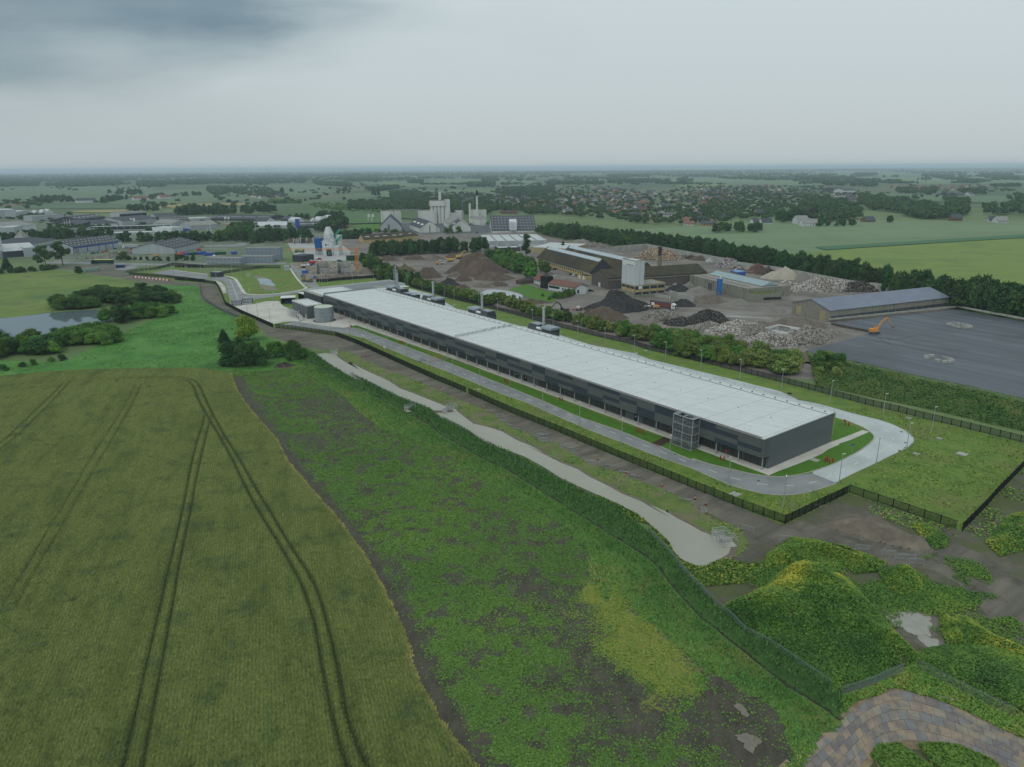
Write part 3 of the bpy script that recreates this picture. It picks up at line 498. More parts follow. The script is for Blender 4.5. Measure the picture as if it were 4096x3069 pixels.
sheet('lawn', PTS('C3 1400 650 1640 690 1900 780; C4 250 780 480 870 700 960 900 1035 1080 1050 1250 985 1450 910 1550 850 1640 810 1750 745 1900 690 2100 615 2143 650 2150 690 2100 745 1980 832 1800 922 1700 968 1500 1040 1300 1088 1100 1103 860 1080 600 1020 350 960 150 890; C3 2212 1023 1900 958 1620 848 1500 790'), m_lawn2, .024)
sheet('lawn', PTS('C4 1733 470 1850 520 1950 560 2020 597 1740 706 1700 700 1712 600'), m_lawn2, .02)
m_conc = mat('concrete_paving', [(170, 168, 158), (184, 182, 172), (192, 190, 182)], scale=.08, second=((150, 148, 140), .5, .55, .7, .5), rough=.7)
m_asph = mat('asphalt', [(116, 120, 120), (128, 131, 131), (138, 141, 140)], scale=.12, second=((100, 103, 104), .06, .56, .7, .7), rough=.8, bump=.01)
m_croad = mat('concrete_road', [(160, 168, 166), (172, 180, 178), (182, 189, 187)], scale=.1, second=((148, 154, 152), .4, .55, .7, .6), rough=.7)
m_kerb = mat('kerb_stone', [(150, 148, 138), (166, 163, 152)], scale=1)
sheet('walkway', PTS('C4 2020 597 2100 612 2000 655 1900 700 1750 748 1640 812 1590 850 1450 912 1250 990 1085 1050 1000 1052 900 1035 400 850; C3 1900 775 1400 590 870 415 375 235; C2 1847 622 1260 410 600 190 0 -20; C2 0 -60; C1 2212 300; C3 400 150 900 330 1500 560; C4 400 760 1000 1005 1280 880 1690 722 1740 706'), m_conc, .028)
ROAD = PTS('C1 1050 295 1180 280 1400 310 1680 340 1760 350 1900 370; C2 0 108 150 140 330 220 620 340 850 430 1100 520 1400 650 1700 770; C3 0 290 200 380 450 490 640 570 830 650 1030 720 1250 810 1460 890 1700 970 1900 1050; C4 250 1040 450 1130 600 1190 800 1250 1000 1290 1200 1300 1400 1280 1600 1220 1750 1170; C4 1480 1063 1300 1090 1100 1105 860 1080 600 1020 350 960 150 890; C3 1900 960 1620 850 1480 780 1370 750 1060 620 830 540 560 450 300 330 0 205; C2 1330 520 1060 410 800 310 500 200 300 120 120 60; B2 2080 880 1900 835 1820 842 1550 812 1300 770')
sheet('road', ROAD, m_asph, .032)
sheet('concrete_road', PTS('C4 1750 1170; C5 180 890 400 780 620 680 800 590 950 520 1010 465 1025 440 1010 395 960 350 850 290 700 230 500 180 350 145 200 100 0 45; B5 1600 1619; B5 1400 1525 950 1412 500 1302 300 1252 0 1182; B4 1177 1385 700 1292 400 1197 40 1102; E2 1700 790 1500 722 1040 592 880 500 790 440 700 395 610 375 430 330 430 400 700 520 1300 640; B4 300 1300 900 1500; B5 600 1500; C4 1400 300 1733 400 1733 462 1850 490 2020 560 2110 612 2143 650 2150 690 2100 745 1980 832 1800 922 1700 968 1500 1040 1480 1063'), m_croad, .03)
sheet('concrete_apron', PTS('B2 640 610 850 585 870 580 980 555 1120 552 1170 610 1260 640 1500 660 1700 700 2010 800 1820 842 1550 812 1300 770 1180 778 1060 800 980 765 700 640'), m_conc, .03)
GATE_RD = PTS('B2 605 610 592 540 580 500 560 420 545 370 510 335 440 330 300 310 100 300 0 290; B1 2000 310 1640 248 1850 208 2212 262; B2 350 262 360 300 540 290 640 330 700 400 745 480 800 490 1000 483 1250 455 1380 430 1500 420 1390 370 1250 180 1240 140 1380 140 1400 200 1450 300 1560 390; E1 600 200 660 245 480 280 420 300; B2 1290 475 1000 512 840 540 835 590')
sheet('gate_road', GATE_RD, m_asph, .026)
def footway(s, w=1.6): ribbon('footway', smooth(PTS(s), 1), w, m_conc, .03, .1)
footway('B2 520 280 640 300 690 370 740 460 770 478 900 488 1100 475 1300 447 1400 425 1420 400', 2.2); footway('B2 440 335 490 370 520 420 540 470', 2.4); footway('B2 1245 200 1300 290 1370 370 1400 400', 1.6); footway('B2 0 225 200 245 350 262', 1.2); footway('B1 2212 300; B2 200 318 400 328 520 355 560 470', .6)
ribbon('kerb', smooth(PTS('B2 1820 842 1900 835 2080 880; C2 120 60 300 120 500 200 800 310 1060 410 1330 520; C3 0 205 300 330 560 450 830 540 1060 620 1370 750 1480 780 1620 850 1900 960; C4 150 890 350 960 600 1020 860 1080 1100 1105 1300 1090 1500 1040 1700 970 1800 922 1980 832 2100 745 2150 690 2143 650 2100 612'), 1), .3, m_kerb, .02, .14)
ribbon('kerb', smooth(PTS('C1 1050 295 1180 281 1400 311 1680 341 1760 351 1900 372; C2 0 109 150 141 330 221 620 341 850 431 1100 521 1400 651 1700 771; C3 0 291 200 381 450 491 640 571 830 651 1030 721 1250 811 1460 891 1700 971 1900 1051; C4 250 1041 450 1131 600 1191 800 1251 1000 1291 1200 1301 1400 1281 1600 1221 1750 1171; C5 180 891 400 781 620 681 800 591 950 521 1012 465 1027 440 1012 395 960 349 850 289 700 229 500 179 350 144 200 99 0 44'), 1), .22, m_kerb, .02, .08)
# centre dashes
m_line = mat('road_paint', [(214, 216, 212)], rough=.6)
CL = smooth(PTS('C1 1200 290; B2 1200 790 1380 815 1600 830 1790 860 1950 900 2100 945; C2 60 85 200 130 400 205 610 285 800 360 1060 455; C2 1330 575 1700 720; C3 0 250 140 305 320 370 500 440 680 512 870 590 1070 672 1280 755 1510 845 1740 940 1880 985; C4 140 940 260 985 390 1035 530 1085 680 1130 850 1170 1030 1190 1200 1197 1370 1185 1500 1160 1600 1122 1690 1080 1780 1040 1860 1000 1940 962 2020 922 2100 885; C5 700 540 770 500 803 460 800 410 765 358 695 310 600 262 480 218 350 183 230 148 60 108'), 1)
pp = resample(CL, 1.0); mb = MB(); i = 0
while i+2 < len(pp):
    a, b = pp[i], pp[min(i+3, len(pp)-1)]
    if (b-a).length > 1.5: d = (b-a).normalized(); q = Vector((-d.y, d.x, 0))*.08; b = a+d*2.6; mb.add([(v.x, v.y, .042) for v in (a-q, b-q, b+q, a+q)], [(0, 1, 2, 3)])
    i += 7
mb.build('road_marking', m_line, kind='structure')
mb = MB(); pp = resample(PTS('B2 590 318 620 380 655 470 680 545'), .5)
for i in range(0, len(pp)-2, 3): mb.bar(pp[i]+Vector((0, 0, .04)), pp[i+1]+Vector((0, 0, .04)), .5, .01)
pp = resample(PTS('B2 575 480 735 474'), .5)
for i in range(0, len(pp)-2, 3): mb.bar(pp[i]+Vector((0, 0, .045)), pp[i+1]+Vector((0, 0, .045)), 1.2, .01)
mb.build('road_marking', m_line, kind='structure')
# ---- meadows, ponds on the left
m_mead = mat('wet_meadow', [(84, 104, 52), (98, 118, 56), (108, 124, 62), (92, 106, 64)], scale=.035, second=((74, 104, 60), .02, .5, .66, .7), bump=.3, bscale=.8)
sheet('meadow', PTS('B1 -900 330 0 270 250 250 600 222 900 262 1290 310 1600 360 1740 395 1500 420 1000 560 600 660 0 760 -900 900'), m_mead, .02)
m_br = mat('bright_meadow', [(60, 104, 44), (70, 118, 48), (82, 126, 56), (64, 110, 46)], scale=.06, second=((90, 136, 72), .08, .52, .7, .6), bump=.15, bscale=.7)
BRM = PTS('B1 1740 385 2100 380; B2 250 400 270 520 330 570 480 650 640 700 700 720 900 900 1000 950; C1 1000 420 1200 470 1230 540 1440 580 1400 640 1180 750 1000 770 700 830 620 800 300 765 0 740; B1 1500 1275 900 1310 400 1340 0 1370 -600 1420 -600 1200 700 1200 1500 820 1900 650')
sheet('meadow', BRM, m_br, .012)
scatter('meadow_grass', BRM, 70000, (.25, .6), flat0, mat('bright_blade', [(60, 102, 44), (70, 116, 48), (82, 126, 54), (94, 134, 68)], attr='v'), lambda x, y: np.clip((vnoise(x, y, 14, 6, 3)-.35)*4, .05, 1), (.05, .35), seed=31, tilt=.55, label='bright green tall grass of the meadow beyond the crop')
ribbon('crop_margin', smooth(PTS('B1 -600 1420 0 1368 400 1338 900 1312 1500 1277 2212 1300; C1 300 768 620 795'), 1), 1.6, mat('straw_margin', [(134, 120, 82), (112, 112, 66)], scale=.6), .06)
m_pond = mat('pond_water', [(52, 60, 62)], rough=.06, spec=.6, bump=.01, bscale=.8)
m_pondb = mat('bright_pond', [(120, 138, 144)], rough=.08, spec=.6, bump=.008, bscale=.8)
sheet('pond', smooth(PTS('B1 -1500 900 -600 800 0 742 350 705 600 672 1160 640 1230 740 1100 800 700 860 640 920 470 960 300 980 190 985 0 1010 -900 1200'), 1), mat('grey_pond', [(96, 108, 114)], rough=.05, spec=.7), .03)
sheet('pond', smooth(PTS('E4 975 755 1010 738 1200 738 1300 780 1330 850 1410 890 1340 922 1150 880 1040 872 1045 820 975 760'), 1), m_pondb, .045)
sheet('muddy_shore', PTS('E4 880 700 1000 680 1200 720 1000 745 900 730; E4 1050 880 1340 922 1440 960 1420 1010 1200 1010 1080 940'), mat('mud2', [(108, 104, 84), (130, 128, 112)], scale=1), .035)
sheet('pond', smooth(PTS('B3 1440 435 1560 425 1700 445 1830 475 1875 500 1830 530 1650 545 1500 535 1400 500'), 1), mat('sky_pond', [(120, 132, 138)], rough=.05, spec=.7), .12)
# ---- recycling yard and asphalt pad
m_yard = mat('yard_ground', [(98, 94, 88), (114, 109, 102), (132, 127, 119)], scale=.05, second=((84, 81, 77), .03, .5, .64, .8), bump=.15, bscale=1, stretch=(.5, 1, 1), rot=.35, nrough=.7)
YARD = PTS('B3 220 60 640 370 900 440 1200 550 1500 640 1900 760; B4 300 1080 720 1180; B5 0 1060 700 1240 1200 1370 1800 1400 1830 1300 1820 1150 1690 1085; B6 470 655 300 550 130 515 1480 375 1300 300; A5 2000 1560 1600 1430 850 1280 100 1130; A4 2000 1150 1420 1020 960 1050 500 990 -300 800; A3 1250 930 1100 1000; A3 400 1130')
sheet('yard_ground', YARD, m_yard, .004)
sheet('pale_dust', smooth(PTS('D2 -200 1040 0 1050 300 1030 700 1030 900 1060 1400 1090 1700 1120 2000 1200 1900 1220 1650 1170 1100 1160 850 1150 500 1120 200 1120 0 1080'), 1), mat('pale_dust', [(150, 150, 146), (116, 112, 106)], scale=.12, lo=.4, hi=.6, stretch=(.3, 1, 1), rot=.35), .012)
m_pad = mat('pad_asphalt', [(68, 75, 80), (80, 87, 93), (92, 99, 105)], scale=.2, stretch=(.06, 1, 1), rot=.98, second=((58, 64, 68), .025, .5, .68, .8), rough=.6, nrough=.6)
PADZ = 1.2
PAD = PTS('B6 130 515 1480 375 2212 505 2700 600 2700 1480 2212 1330 1620 1195 1100 1090 480 950 0 865; B5 1690 1085; B6 470 655 560 600 430 575 300 550', PADZ)
sheet('asphalt_pad', PAD, m_pad, PADZ)
for s in ('B6 640 670 760 690 900 698 1100 712 1300 716 1560 708', 'B6 640 680 720 720 850 780 900 810 860 830', 'B6 650 665 820 700 1000 660 1080 625'): ribbon('tyre_mark', smooth(PTS(s, PADZ), 2), .5, mat('tyre_mark', [(128, 130, 126), (92, 97, 100)], scale=.8, lo=.4, hi=.6), PADZ+.01+.004*len(s))
ribbon('pad_edge', PAD[3:9], 2.0, mat('rubble_edge', [(92, 86, 78), (70, 66, 60), (120, 112, 100)], scale=1.5, bump=.3), PADZ-.1)
scatter('yard_litter', PTS('B4 1300 980 1700 1000 2212 1080; B5 1250 760 1500 780 1900 850 2080 890 1900 1000 1700 1060 1200 1080 800 960 400 820; B4 1500 1080'), 9000, (.25, .9), flat0, mat('litter', [(96, 92, 86), (130, 126, 118), (160, 156, 148), (120, 100, 88), (186, 184, 178)], attr='v'), lambda x, y: np.clip((vnoise(x, y, 6, 15, 3)-.3)*3, 0, 1), (.02, .2), seed=35, tilt=.6, label='loose rubble and litter strewn between the heaps')
scatter('yard_litter', PTS('B5 1350 350 2212 420 2212 480 1400 480; B5 600 120 800 150 1350 280 1300 320 900 260 600 200'), 7000, (.3, 1.0), flat0, MATS['litter'], lambda x, y: np.clip((vnoise(x, y, 8, 16, 3)-.35)*3, 0, 1), (.02, .3), seed=36, tilt=.6, label='scattered scrap in front of the concrete yard wall')
o = MB()
for i in range(len(PAD)): p, q = PAD[i], PAD[(i+1) % len(PAD)]; o.add([(p.x, p.y, -.02), (q.x, q.y, -.02), (q.x, q.y, PADZ-.004), (p.x, p.y, PADZ-.004)], [(0, 1, 2, 3)])
q = o.build('pad_side', MATS['rubble_edge']); q['kind'] = 'structure'
sheet('yard_ground', PTS('B6 60 480 640 560 800 760 400 900 -60 960 -300 700'), m_yard, .006)
def embank():
    top = PTS('B6 -700 900; B5 1690 1085; B6 0 870 480 955 1100 1095 1620 1200 2212 1335 2800 1490', PADZ)[1:]; bot = PTS('B5 1800 1480; B6 200 1240 600 1330 1140 1440 1770 1590 2212 1690 2800 1830')
    outl = [Vector(p) for p in top]+[Vector(p) for p in bot[::-1]]
    zf = lambda x, y: np.clip(PADZ*np.clip(dseg(x, y, bot)/7.0, 0, 1), 0, PADZ)+.25*vnoise(x, y, 4, 3, 3)-.1
    gridmesh('embankment', outl, 1.0, zf, mat('embank_green', [(58, 84, 42), (74, 98, 48), (88, 106, 58)], scale=.2, bump=.2))
    lf = mat('embank_leaf', [(46, 76, 36), (60, 94, 42), (78, 108, 48), (98, 114, 60), (122, 120, 72)], attr='v')
    scatter('embankment_growth', outl, 70000, (.2, .55), zf, lf, lambda x, y: np.clip(dseg(x, y, top)/4-.8+(vnoise(x, y, 5, 9, 3)-.5), 0, 1), (.02, .35), seed=33, tall=.2, vfun=lambda x, y, v: np.clip(v*.5+(vnoise(x, y, 6, 91, 4)-.25)*.9, 0, 1), label='tall grass and weeds on the bank below the asphalt pad')
embank()
sheet('pad_slope', PTS('B6 0 866; B5 1690 1087 1500 1200; B6 -50 940 200 1000 500 1040; B6 1000 1120 1600 1215 2212 1350 2212 1330 1620 1195 1100 1090 480 950', .9), mat('slope_earth', [(78, 70, 60), (96, 88, 76), (118, 108, 94)], scale=.9, bump=.3), .9)
# ---- big far fields
m_f1 = mat('pale_crop', [(96, 116, 82), (104, 124, 88), (112, 130, 96)], scale=.01, stretch=(.2, 1, 1), rot=-.1, second=((84, 106, 74), .02, .5, .7, .5))
sheet('field', PTS('O 1180 500 1440 492 1500 487 1640 480 1700 478 1850 477 2211 479 2500 480 2500 512 2211 518 2000 528 1790 545 1650 560 1400 540'), m_f1, .0)
sheet('field', PTS('O 1700 548 1790 541 2000 526 2211 514 2500 506 2600 640 2211 640 1900 610 1760 570'), mat('yellow_crop', [(100, 120, 54), (110, 128, 58), (92, 114, 52)], scale=.02, second=((98, 120, 60), .02, .5, .68, .5)), .02)
sheet('field', PTS('O 1780 541 1900 533 2211 514 2500 506 2500 500 2211 507 1900 526 1760 534'), mat('field_edge', [(62, 100, 66)], scale=1), .6)
for s, c in (('O -300 405 330 402 330 412 560 400 700 398 720 420 560 433 300 442 80 440 -300 442', (108, 136, 100)), ('O -300 442 300 442 560 434 780 425 900 440 700 452 560 447 400 449 0 452 -300 452', (98, 128, 90)), ('A1 770 663 1360 647; A1 1740 605 1740 640 1500 660 1100 680 800 672', (168, 164, 104)), ('A1 1740 605; A2 0 588 400 578 810 578 700 600 300 605 0 632', (168, 160, 98)),
  ('O 830 412 1090 408 1110 418 900 428 760 425', (112, 138, 98)), ('O 780 396 1000 388 1150 390 1150 402 900 404', (116, 142, 102)), ('O 1290 383 1420 386 1780 384 1780 402 1500 398 1380 395', (112, 142, 104)), ('O 1800 383 2400 381 2400 396 1990 398 1900 394', (116, 146, 106)), ('O 1450 400 1560 398 1600 402 1480 404', (120, 156, 92)), ('O 1630 372 1900 370 2400 372 2400 380 1800 382', (108, 140, 106)), ('O 560 452 760 430 900 436 1100 470 900 475 820 470 620 470', (86, 116, 72)), ('O 660 462 700 455 860 468 860 482 760 485', (84, 124, 70)), ('O 1760 413 2100 424 2240 424 2400 430 2400 447 2211 440 2040 438 1840 420', (104, 136, 96)), ('O 1000 474 1080 470 1090 482 1000 486', (92, 130, 70)), ('O 600 376 900 371 1200 366 1200 370 800 378', (112, 134, 108)), ('O 1180 374 1300 370 1500 372 1300 377', (110, 136, 108))):
    c = (int(c[0]*.88), int(c[1]*.85), int(c[2]*.86)); n_ = 'field_%d_%d_%d' % c; sheet('field', PTS(s), mat(n_, [c, tuple(int(v*.92) for v in c)], scale=.01, stretch=(.3, 1, 1)), .5)
for s in ('O 640 510 700 500 820 492 900 500 1010 500 1010 520 800 560 620 520', ):
    sheet('works_yard', PTS(s), m_yard, .02)
sheet('works_asphalt', PTS('A3 330 880 560 780 1500 780 1500 900 760 900', 0), mat('works_asph', [(78, 84, 88), (90, 95, 98)], scale=.05), .05)
sheet('estate_ground', PTS('A1 -900 660 300 640 700 690 1300 720; A2 0 700 900 720 1700 760 1650 900 1200 1000 800 1180; A1 2212 1240 1400 1240 600 1250 560 1180 -900 1180'), mat('estate_ground', [(104, 108, 104), (92, 100, 88), (88, 108, 76), (120, 120, 114)], scale=.03, detail=3), .03)
sheet('batching_yard', PTS('A2 1200 985 1530 965 1720 960 1900 1100 1860 1200 1400 1200 1290 1130'), mat('batch_conc', [(150, 152, 150), (164, 166, 163)], scale=.06), .06)
sheet('site_ground', PTS('B2 1230 150 1380 130 2000 130 2150 270 1560 340 1420 370 1380 240'), mat('site_mud', [(104, 96, 86), (126, 118, 106), (144, 136, 122)], scale=.2, bump=.2), .05)
sheet('road', PTS('A2 1870 800 1960 780 2212 783; A3 20 800 330 790 750 795 750 783 100 775; A2 1950 772 1800 800 1700 900 1640 950 1720 960 1760 900'), m_asph, .07)
sheet('road', PTS('A2 310 1030 640 1022 740 990 790 935 820 930 835 990 760 1030 640 1042 320 1045'), m_asph, .07)
sheet('road', PTS('A1 380 1210 1000 1215 1500 1225 2212 1236; A2 0 1225 1200 1215 1200 1232 0 1243; A1 1500 1250 1440 1285 1355 1300 1230 1290 1440 1240 1000 1232 380 1222'), m_asph, .06)
sheet('lawn', PTS('A3 20 830 140 800 330 800 330 850 250 890 200 870'), m_lawn2, .08); sheet('lawn', PTS('B3 1700 430 1900 370 2212 470 2212 560 2000 560 1880 500 1830 460'), m_lawn2, .09)
# ============================================================ data hall
HO = G('C4', 1000, 1018); HEX = Vector((-0.60654276, 0.79505086, 0)); HEY = Vector((0.79505086, 0.60654276, 0))
HRZ = math.atan2(HEX.y, HEX.x)        # local x: along the long front to the far end; local y here points to the FRONT (-HEY)
def HP(u, v, z=0): return HO+HEX*u+HEY*v+Vector((0, 0, z))
def hframe(name, label, cat, group=None):
    return thing(name, label, cat, HO, math.atan2(-HEX.y, -HEX.x), group)   # local x = -HEX, local y = HEY... mirrored coordinates below
# local coordinates of hframe: X = -u, Y = -v  (rotation keeps handedness), so helper:
def hb(mb, u0, v0, z0, u1, v1, z1, mi=0): return mb.box(-max(u0, u1), min(v0, v1)*1.0, z0, -min(u0, u1), max(v0, v1), z1, mi)
m_clad = mat('grey_cladding', [(82, 88, 88), (88, 94, 93)], scale=.7, rough=.55); m_cladd = mat('dark_cladding', [(54, 64, 72)], rough=.5)
m_endw = mat('end_cladding', [(86, 92, 95), (92, 98, 101)], scale=.05, rough=.45, stretch=(1, 1, 8)); m_louv = mat('louvre_dark', [(62, 66, 66), (70, 74, 73)], scale=2, rough=.6)
m_roofw = mat('white_roof', [(186, 192, 190), (193, 199, 197), (201, 206, 203)], scale=.5, lo=.3, hi=.7, rough=.55, second=((172, 180, 178), .35, .5, .75, .5), stretch=(1, .12, 1), rot=-.92)
m_galv = mat('galvanised', [(150, 156, 158), (168, 173, 174)], scale=1.5, rough=.45, metal=.3); m_trim = mat('white_trim', [(192, 196, 194)], rough=.5)
m_rail = mat('roof_gutter', [(120, 112, 114)], rough=.6); m_black = mat('black_steel', [(26, 29, 30)], rough=.6); m_door = mat('door_dark', [(34, 40, 44)], rough=.4)
m_dkbox = mat('dark_plant_box', [(56, 62, 68)], rough=.4); m_dktop = mat('plant_box_lid', [(122, 133, 141)], rough=.35); m_red = mat('hydrant_red', [(150, 36, 32)], rough=.5); m_white = mat('painted_white', [(206, 209, 207)], rough=.5)
m_concw = mat('concrete_wall', [(140, 142, 136), (156, 157, 150), (168, 169, 162)], scale=.3, stretch=(1, 1, .3), second=((118, 120, 114), .6, .52, .7, .6), rough=.85)
m_galvd = mat('steel_frame', [(118, 124, 127)], rough=.45, metal=.3)
def hall():
    r = hframe('data_hall', 'very long low grey hall with white roof and dark panel facade by the road', 'industrial hall')
    mb = MB(); hb(mb, .02, 0, 0, 300, 32.6, 9.45, 0); mb.build('wall', m_endw, r)
    for i in range(38):          # ground floor louvre screens behind the columns
        u = .6+i*7.62; mb = MB()
        if i in (6, 13, 14, 20, 34, 35): continue
        for k in range(6):
            a = u+.3+k*1.18; hb(mb, a, -.16, .35, a+1.08, -.03, 3.98, 0)
        hb(mb, u+.3, -.12, .3, u+7.3, -.02, .36, 0); mb.build('louvre_screen', m_louv, r)
    mb = MB(); hb(mb, -.02, -3.05, 4.0, 294, -.02, 9.45, 0)
    rg = random.Random(12)
    rows = (8.1, 6.75, 5.4, 4.02)      # panel courses
    for i in range(39):
        u0 = .6+(i-1)*7.62 if i else -.02; u1 = min(u0+7.62, 294) if i else .6
        if i == 0: continue
        pat = rg.choice([(1, 0, 0, 1), (0, 1, 0, 0), (0, 0, 1, 1), (1, 0, 1, 0), (0, 1, 0, 1), (1, 1, 0, 0), (0, 0, 1, 0)])
        if i in (1, 2): pat = ((0, 0, 1, 0), (0, 1, 0, 1))[i-1]
        for k, on in enumerate(pat):
            if on: hb(mb, u0+.04, -3.08, rows[k]+.02, u1-.04, -3.05, rows[k]+1.33, 1)
        hb(mb, u0-.03, -3.07, 4.02, u0+.03, -3.05, 9.4, 1)
    mb.build('overhanging_facade', [m_clad, m_cladd], r)
    mb = MB(); hb(mb, -.1, -3.2, 9.45, 294, 32.8, 9.62, 0)
    for k in range(150): hb(mb, 1+k*1.95, -2.7, 9.62, 1.07+k*1.95, 29.3, 9.64, 1 if k % 5 == 0 else 0)
    hb(mb, -.15, 29.2, 9.62, 294, 29.35, 9.75, 1); hb(mb, -.1, 32.55, 9.62, 294, 32.8, 9.95, 0); hb(mb, -.15, -3.2, 9.62, .2, 32.8, 9.8, 0)
    mb.build('roof', [m_roofw, m_galvd], r)
    mb = MB(); hb(mb, 1, -3.25, 9.6, 293, -2.5, 9.74, 0); mb.build('gutter', m_rail, r)
    mb = MB(); hb(mb, -1.0, -3.4, .0, 294, -.02, .16, 0); hb(mb, -2.6, -3.4, 0, -.0, 33, .1, 0); mb.build('plinth', m_conc, r)
    cm = MB(); cm.cyl(0, 0, .1, 4.05, .17, 8)
    col0 = cm.build('column', m_galv, r, (-.5, -2.15, 0))
    for i in range(1, 38):
        c = col0.copy(); COL.objects.link(c); c.parent = r; c.location = (-(.5+i*7.62), -2.15, 0)
    vm = MB(); vm.cyl(0, 0, 9.62, 9.9, .32, 8, .26)
    v0 = vm.build('roof_vent', m_galvd, r, (-2, 30.7, 0))
    for i in range(1, 70):
        c = v0.copy(); COL.objects.link(c); c.parent = r; c.location = (-(2+i*4.2), 30.7, 0)
    am = MB(); am.box(-.35, -.02, 9.62, .35, .02, 9.66); am.cyl(0, 0, 9.62, 9.95, .14, 6, .05)
    a0 = am.build('roof_anchor', m_galvd, r, (-9, 13.5, 0))
    for i in range(1, 26):
        c = a0.copy(); COL.objects.link(c); c.parent = r; c.location = (-(9+i*11.2), 13.5, 0)
    rm = MB()
    for k in range(0, 75): rm.bar((-k*3.95, 32.5, 9.9), (-k*3.95, 32.5, 11.0), .05)
    rm.bar((0, 32.5, 10.95), (-292, 32.5, 10.95), .05); rm.bar((0, 32.5, 10.4), (-292, 32.5, 10.4), .04); rm.build('roof_railing', m_galvd, r)
    for i, w in ((34.35, 1.9), (42.2, 1.5), (48.5, 1.4), (106.5, 2), (112, 1.6), (153, 1.8), (158, 1.5), (262, 1.8), (270, 1.6)):
        d = MB(); hb(d, i, -.1, .16, i+w, -.02, 3.0, 0); q = d.build('door', m_door, r); n = MB(); hb(n, i+.5, -.13, 1.5, i+.85, -.1, 2.0); n.build('notice', m_white, q)
    # annex with raised parapet and steel grillage at the far end
    mb = MB(); a0_, a1_, b1 = 294.2, 321, 54.8
    hb(mb, a0_, -4, 0, a1_, 32.6, 8.4, 0); hb(mb, 300, 32.6, 0, a1_, b1, 8.4, 0); mb.build('annex_wall', m_dkbox, r)
    mb = MB(); hb(mb, a0_, -3.9, 8.4, a1_-.2, b1-.2, 8.52, 0)
    for u0, v0_, u1, v1 in ((a1_-.4, -4.1, a1_, b1), (a0_, -4.1, a1_-.4, -3.7), (300, b1-.4, a1_-.4, b1), (299.6, 32.8, 300, b1-.1), (a0_-.6, -3.0, a0_-.2, 32.8)): hb(mb, u0, v0_, 8.4, u1, v1, 9.7, 1)
    mb.build('annex_parapet', [m_roofw, mat('parapet_white', [(168, 174, 168), (182, 187, 182)], scale=.3)], r)
    mb = MB()
    for k in range(12): hb(mb, 301+k*1.55, 20, 9.0, 301.22+k*1.55, 53.6, 9.3, 0)
    for k in range(20): hb(mb, 301, 20+k*1.75, 9.2, 318.6, 20.16+k*1.75, 9.42, 0)
    mb.build('roof_grillage', m_galv, r)
    # escape stair tower in front of the facade
    st = MB()
    X0, X1, Y0, Y1, Hh = -28.6, -21.4, -6.3, -3.15, 9.9
    for x in (X0, (X0+X1)/2, X1):
        for y in (Y0, Y1): st.bar((x, y, 0), (x, y, Hh), .22)
    for z in (.2, 2.5, 4.9, 7.3, 9.8):
        for a, b in (((X0, Y0), (X1, Y0)), ((X1, Y0), (X1, Y1)), ((X1, Y1), (X0, Y1)), ((X0, Y1), (X0, Y0)), (((X0+X1)/2, Y0), ((X0+X1)/2, Y1))): st.bar((*a, z), (*b, z), .2)
    s_o = st.build('stair_tower', m_galv, r)
    fl = MB()
    for k in range(4):
        z0 = .2+k*2.4; xa, xb = (X0+1, X1-1) if k % 2 else (X1-1, X0+1)
        for j in range(12): x = xa+(xb-xa)*j/11; z = z0+2.3*j/11; fl.box(x-.18, Y0+.3+(k % 2)*1.3, z, x+.18, Y0+1.5+(k % 2)*1.3, z+.06)
        fl.box(X0+.1, Y0+.1, z0+2.3, X0+1.1, Y1-.1, z0+2.38); fl.box(X1-1.1, Y0+.1, z0+2.3, X1-.1, Y1-.1, z0+2.38)
    fl.build('stair_flights', m_galvd, s_o)
    sc = MB()
    for x in np.arange(X0, X1, .16): sc.box(x, Y0-.07, .2, x+.05, Y0-.05, 9.2)
    for y in np.arange(Y0, Y1, .16): sc.box(X0-.07, y, .2, X0-.05, y+.05, 9.2); sc.box(X1+.05, y, .2, X1+.07, y+.05, 9.2)
    for z in np.arange(.3, 9.2, .3): sc.box(X0, Y0-.09, z, X1, Y0-.07, z+.03)
    sc.build('mesh_screen', m_galvd, s_o)
hall()
def plant_set(u, label, k, extra=False):
    """intake hood, exhaust box, duct and stack standing behind the hall"""
    r = thing('generator_set', label, 'ventilation unit', HP(u, 34.2), math.atan2(-HEX.y, -HEX.x), 'generator sets behind the long hall')
    s = 1 if k else -1; o = MB()
    o.prism([(0, 0), (0, 9.5), (1.2, 11.6), (5.2, 11.6), (6.2, 9.5), (6.2, 0)], -3.5 if not k else -3.5, 3.2); a = o.build('intake_hood', [m_dkbox], r, (4.6*s, .4, 0))
    t = MB(); t.box(-3.0, 1.3, 11.6, 2.8, 5.1, 11.72); t.build('hood_lid', m_dktop, a)
    b = MB(); b.box(-3, 0, 0, 3, 5.4, 10.9); q = b.build('exhaust_box', m_dkbox, r, (-5.2*s, .4, 0)); t = MB(); t.prism([(-.5, 10.9), (-.5, 11.3), (.2, 11.9), (5.2, 11.9), (5.9, 11.3), (5.9, 10.9)], -3.5, 3.5); t.build('box_lid', m_dktop, q)
    d = MB(); d.tube((-2.5*s, 1.4, 10.2), (2.2*s, 1.4, 10.2), .75, 10); d.build('duct', m_white, r)
    c = MB(); c.cyl(0, 3.4, 0, 19.2, .62, 14); c.cyl(0, 3.4, 19.2, 19.9, .78, 14); c.cyl(0, 3.4, 3, 3.3, .8, 14); c.build('stack', m_galv, r)
plant_set(141.5, 'exhaust unit with silver stack nearest the barriers on the hall roof', 0)
plant_set(190, 'exhaust unit with silver stack second nearest the roof barriers', 1)
plant_set(237, 'exhaust unit of hood and box standing beside the pipework yard', 0)
plant_set(278, 'exhaust unit next to the lattice mast at the far end of the hall', 1)
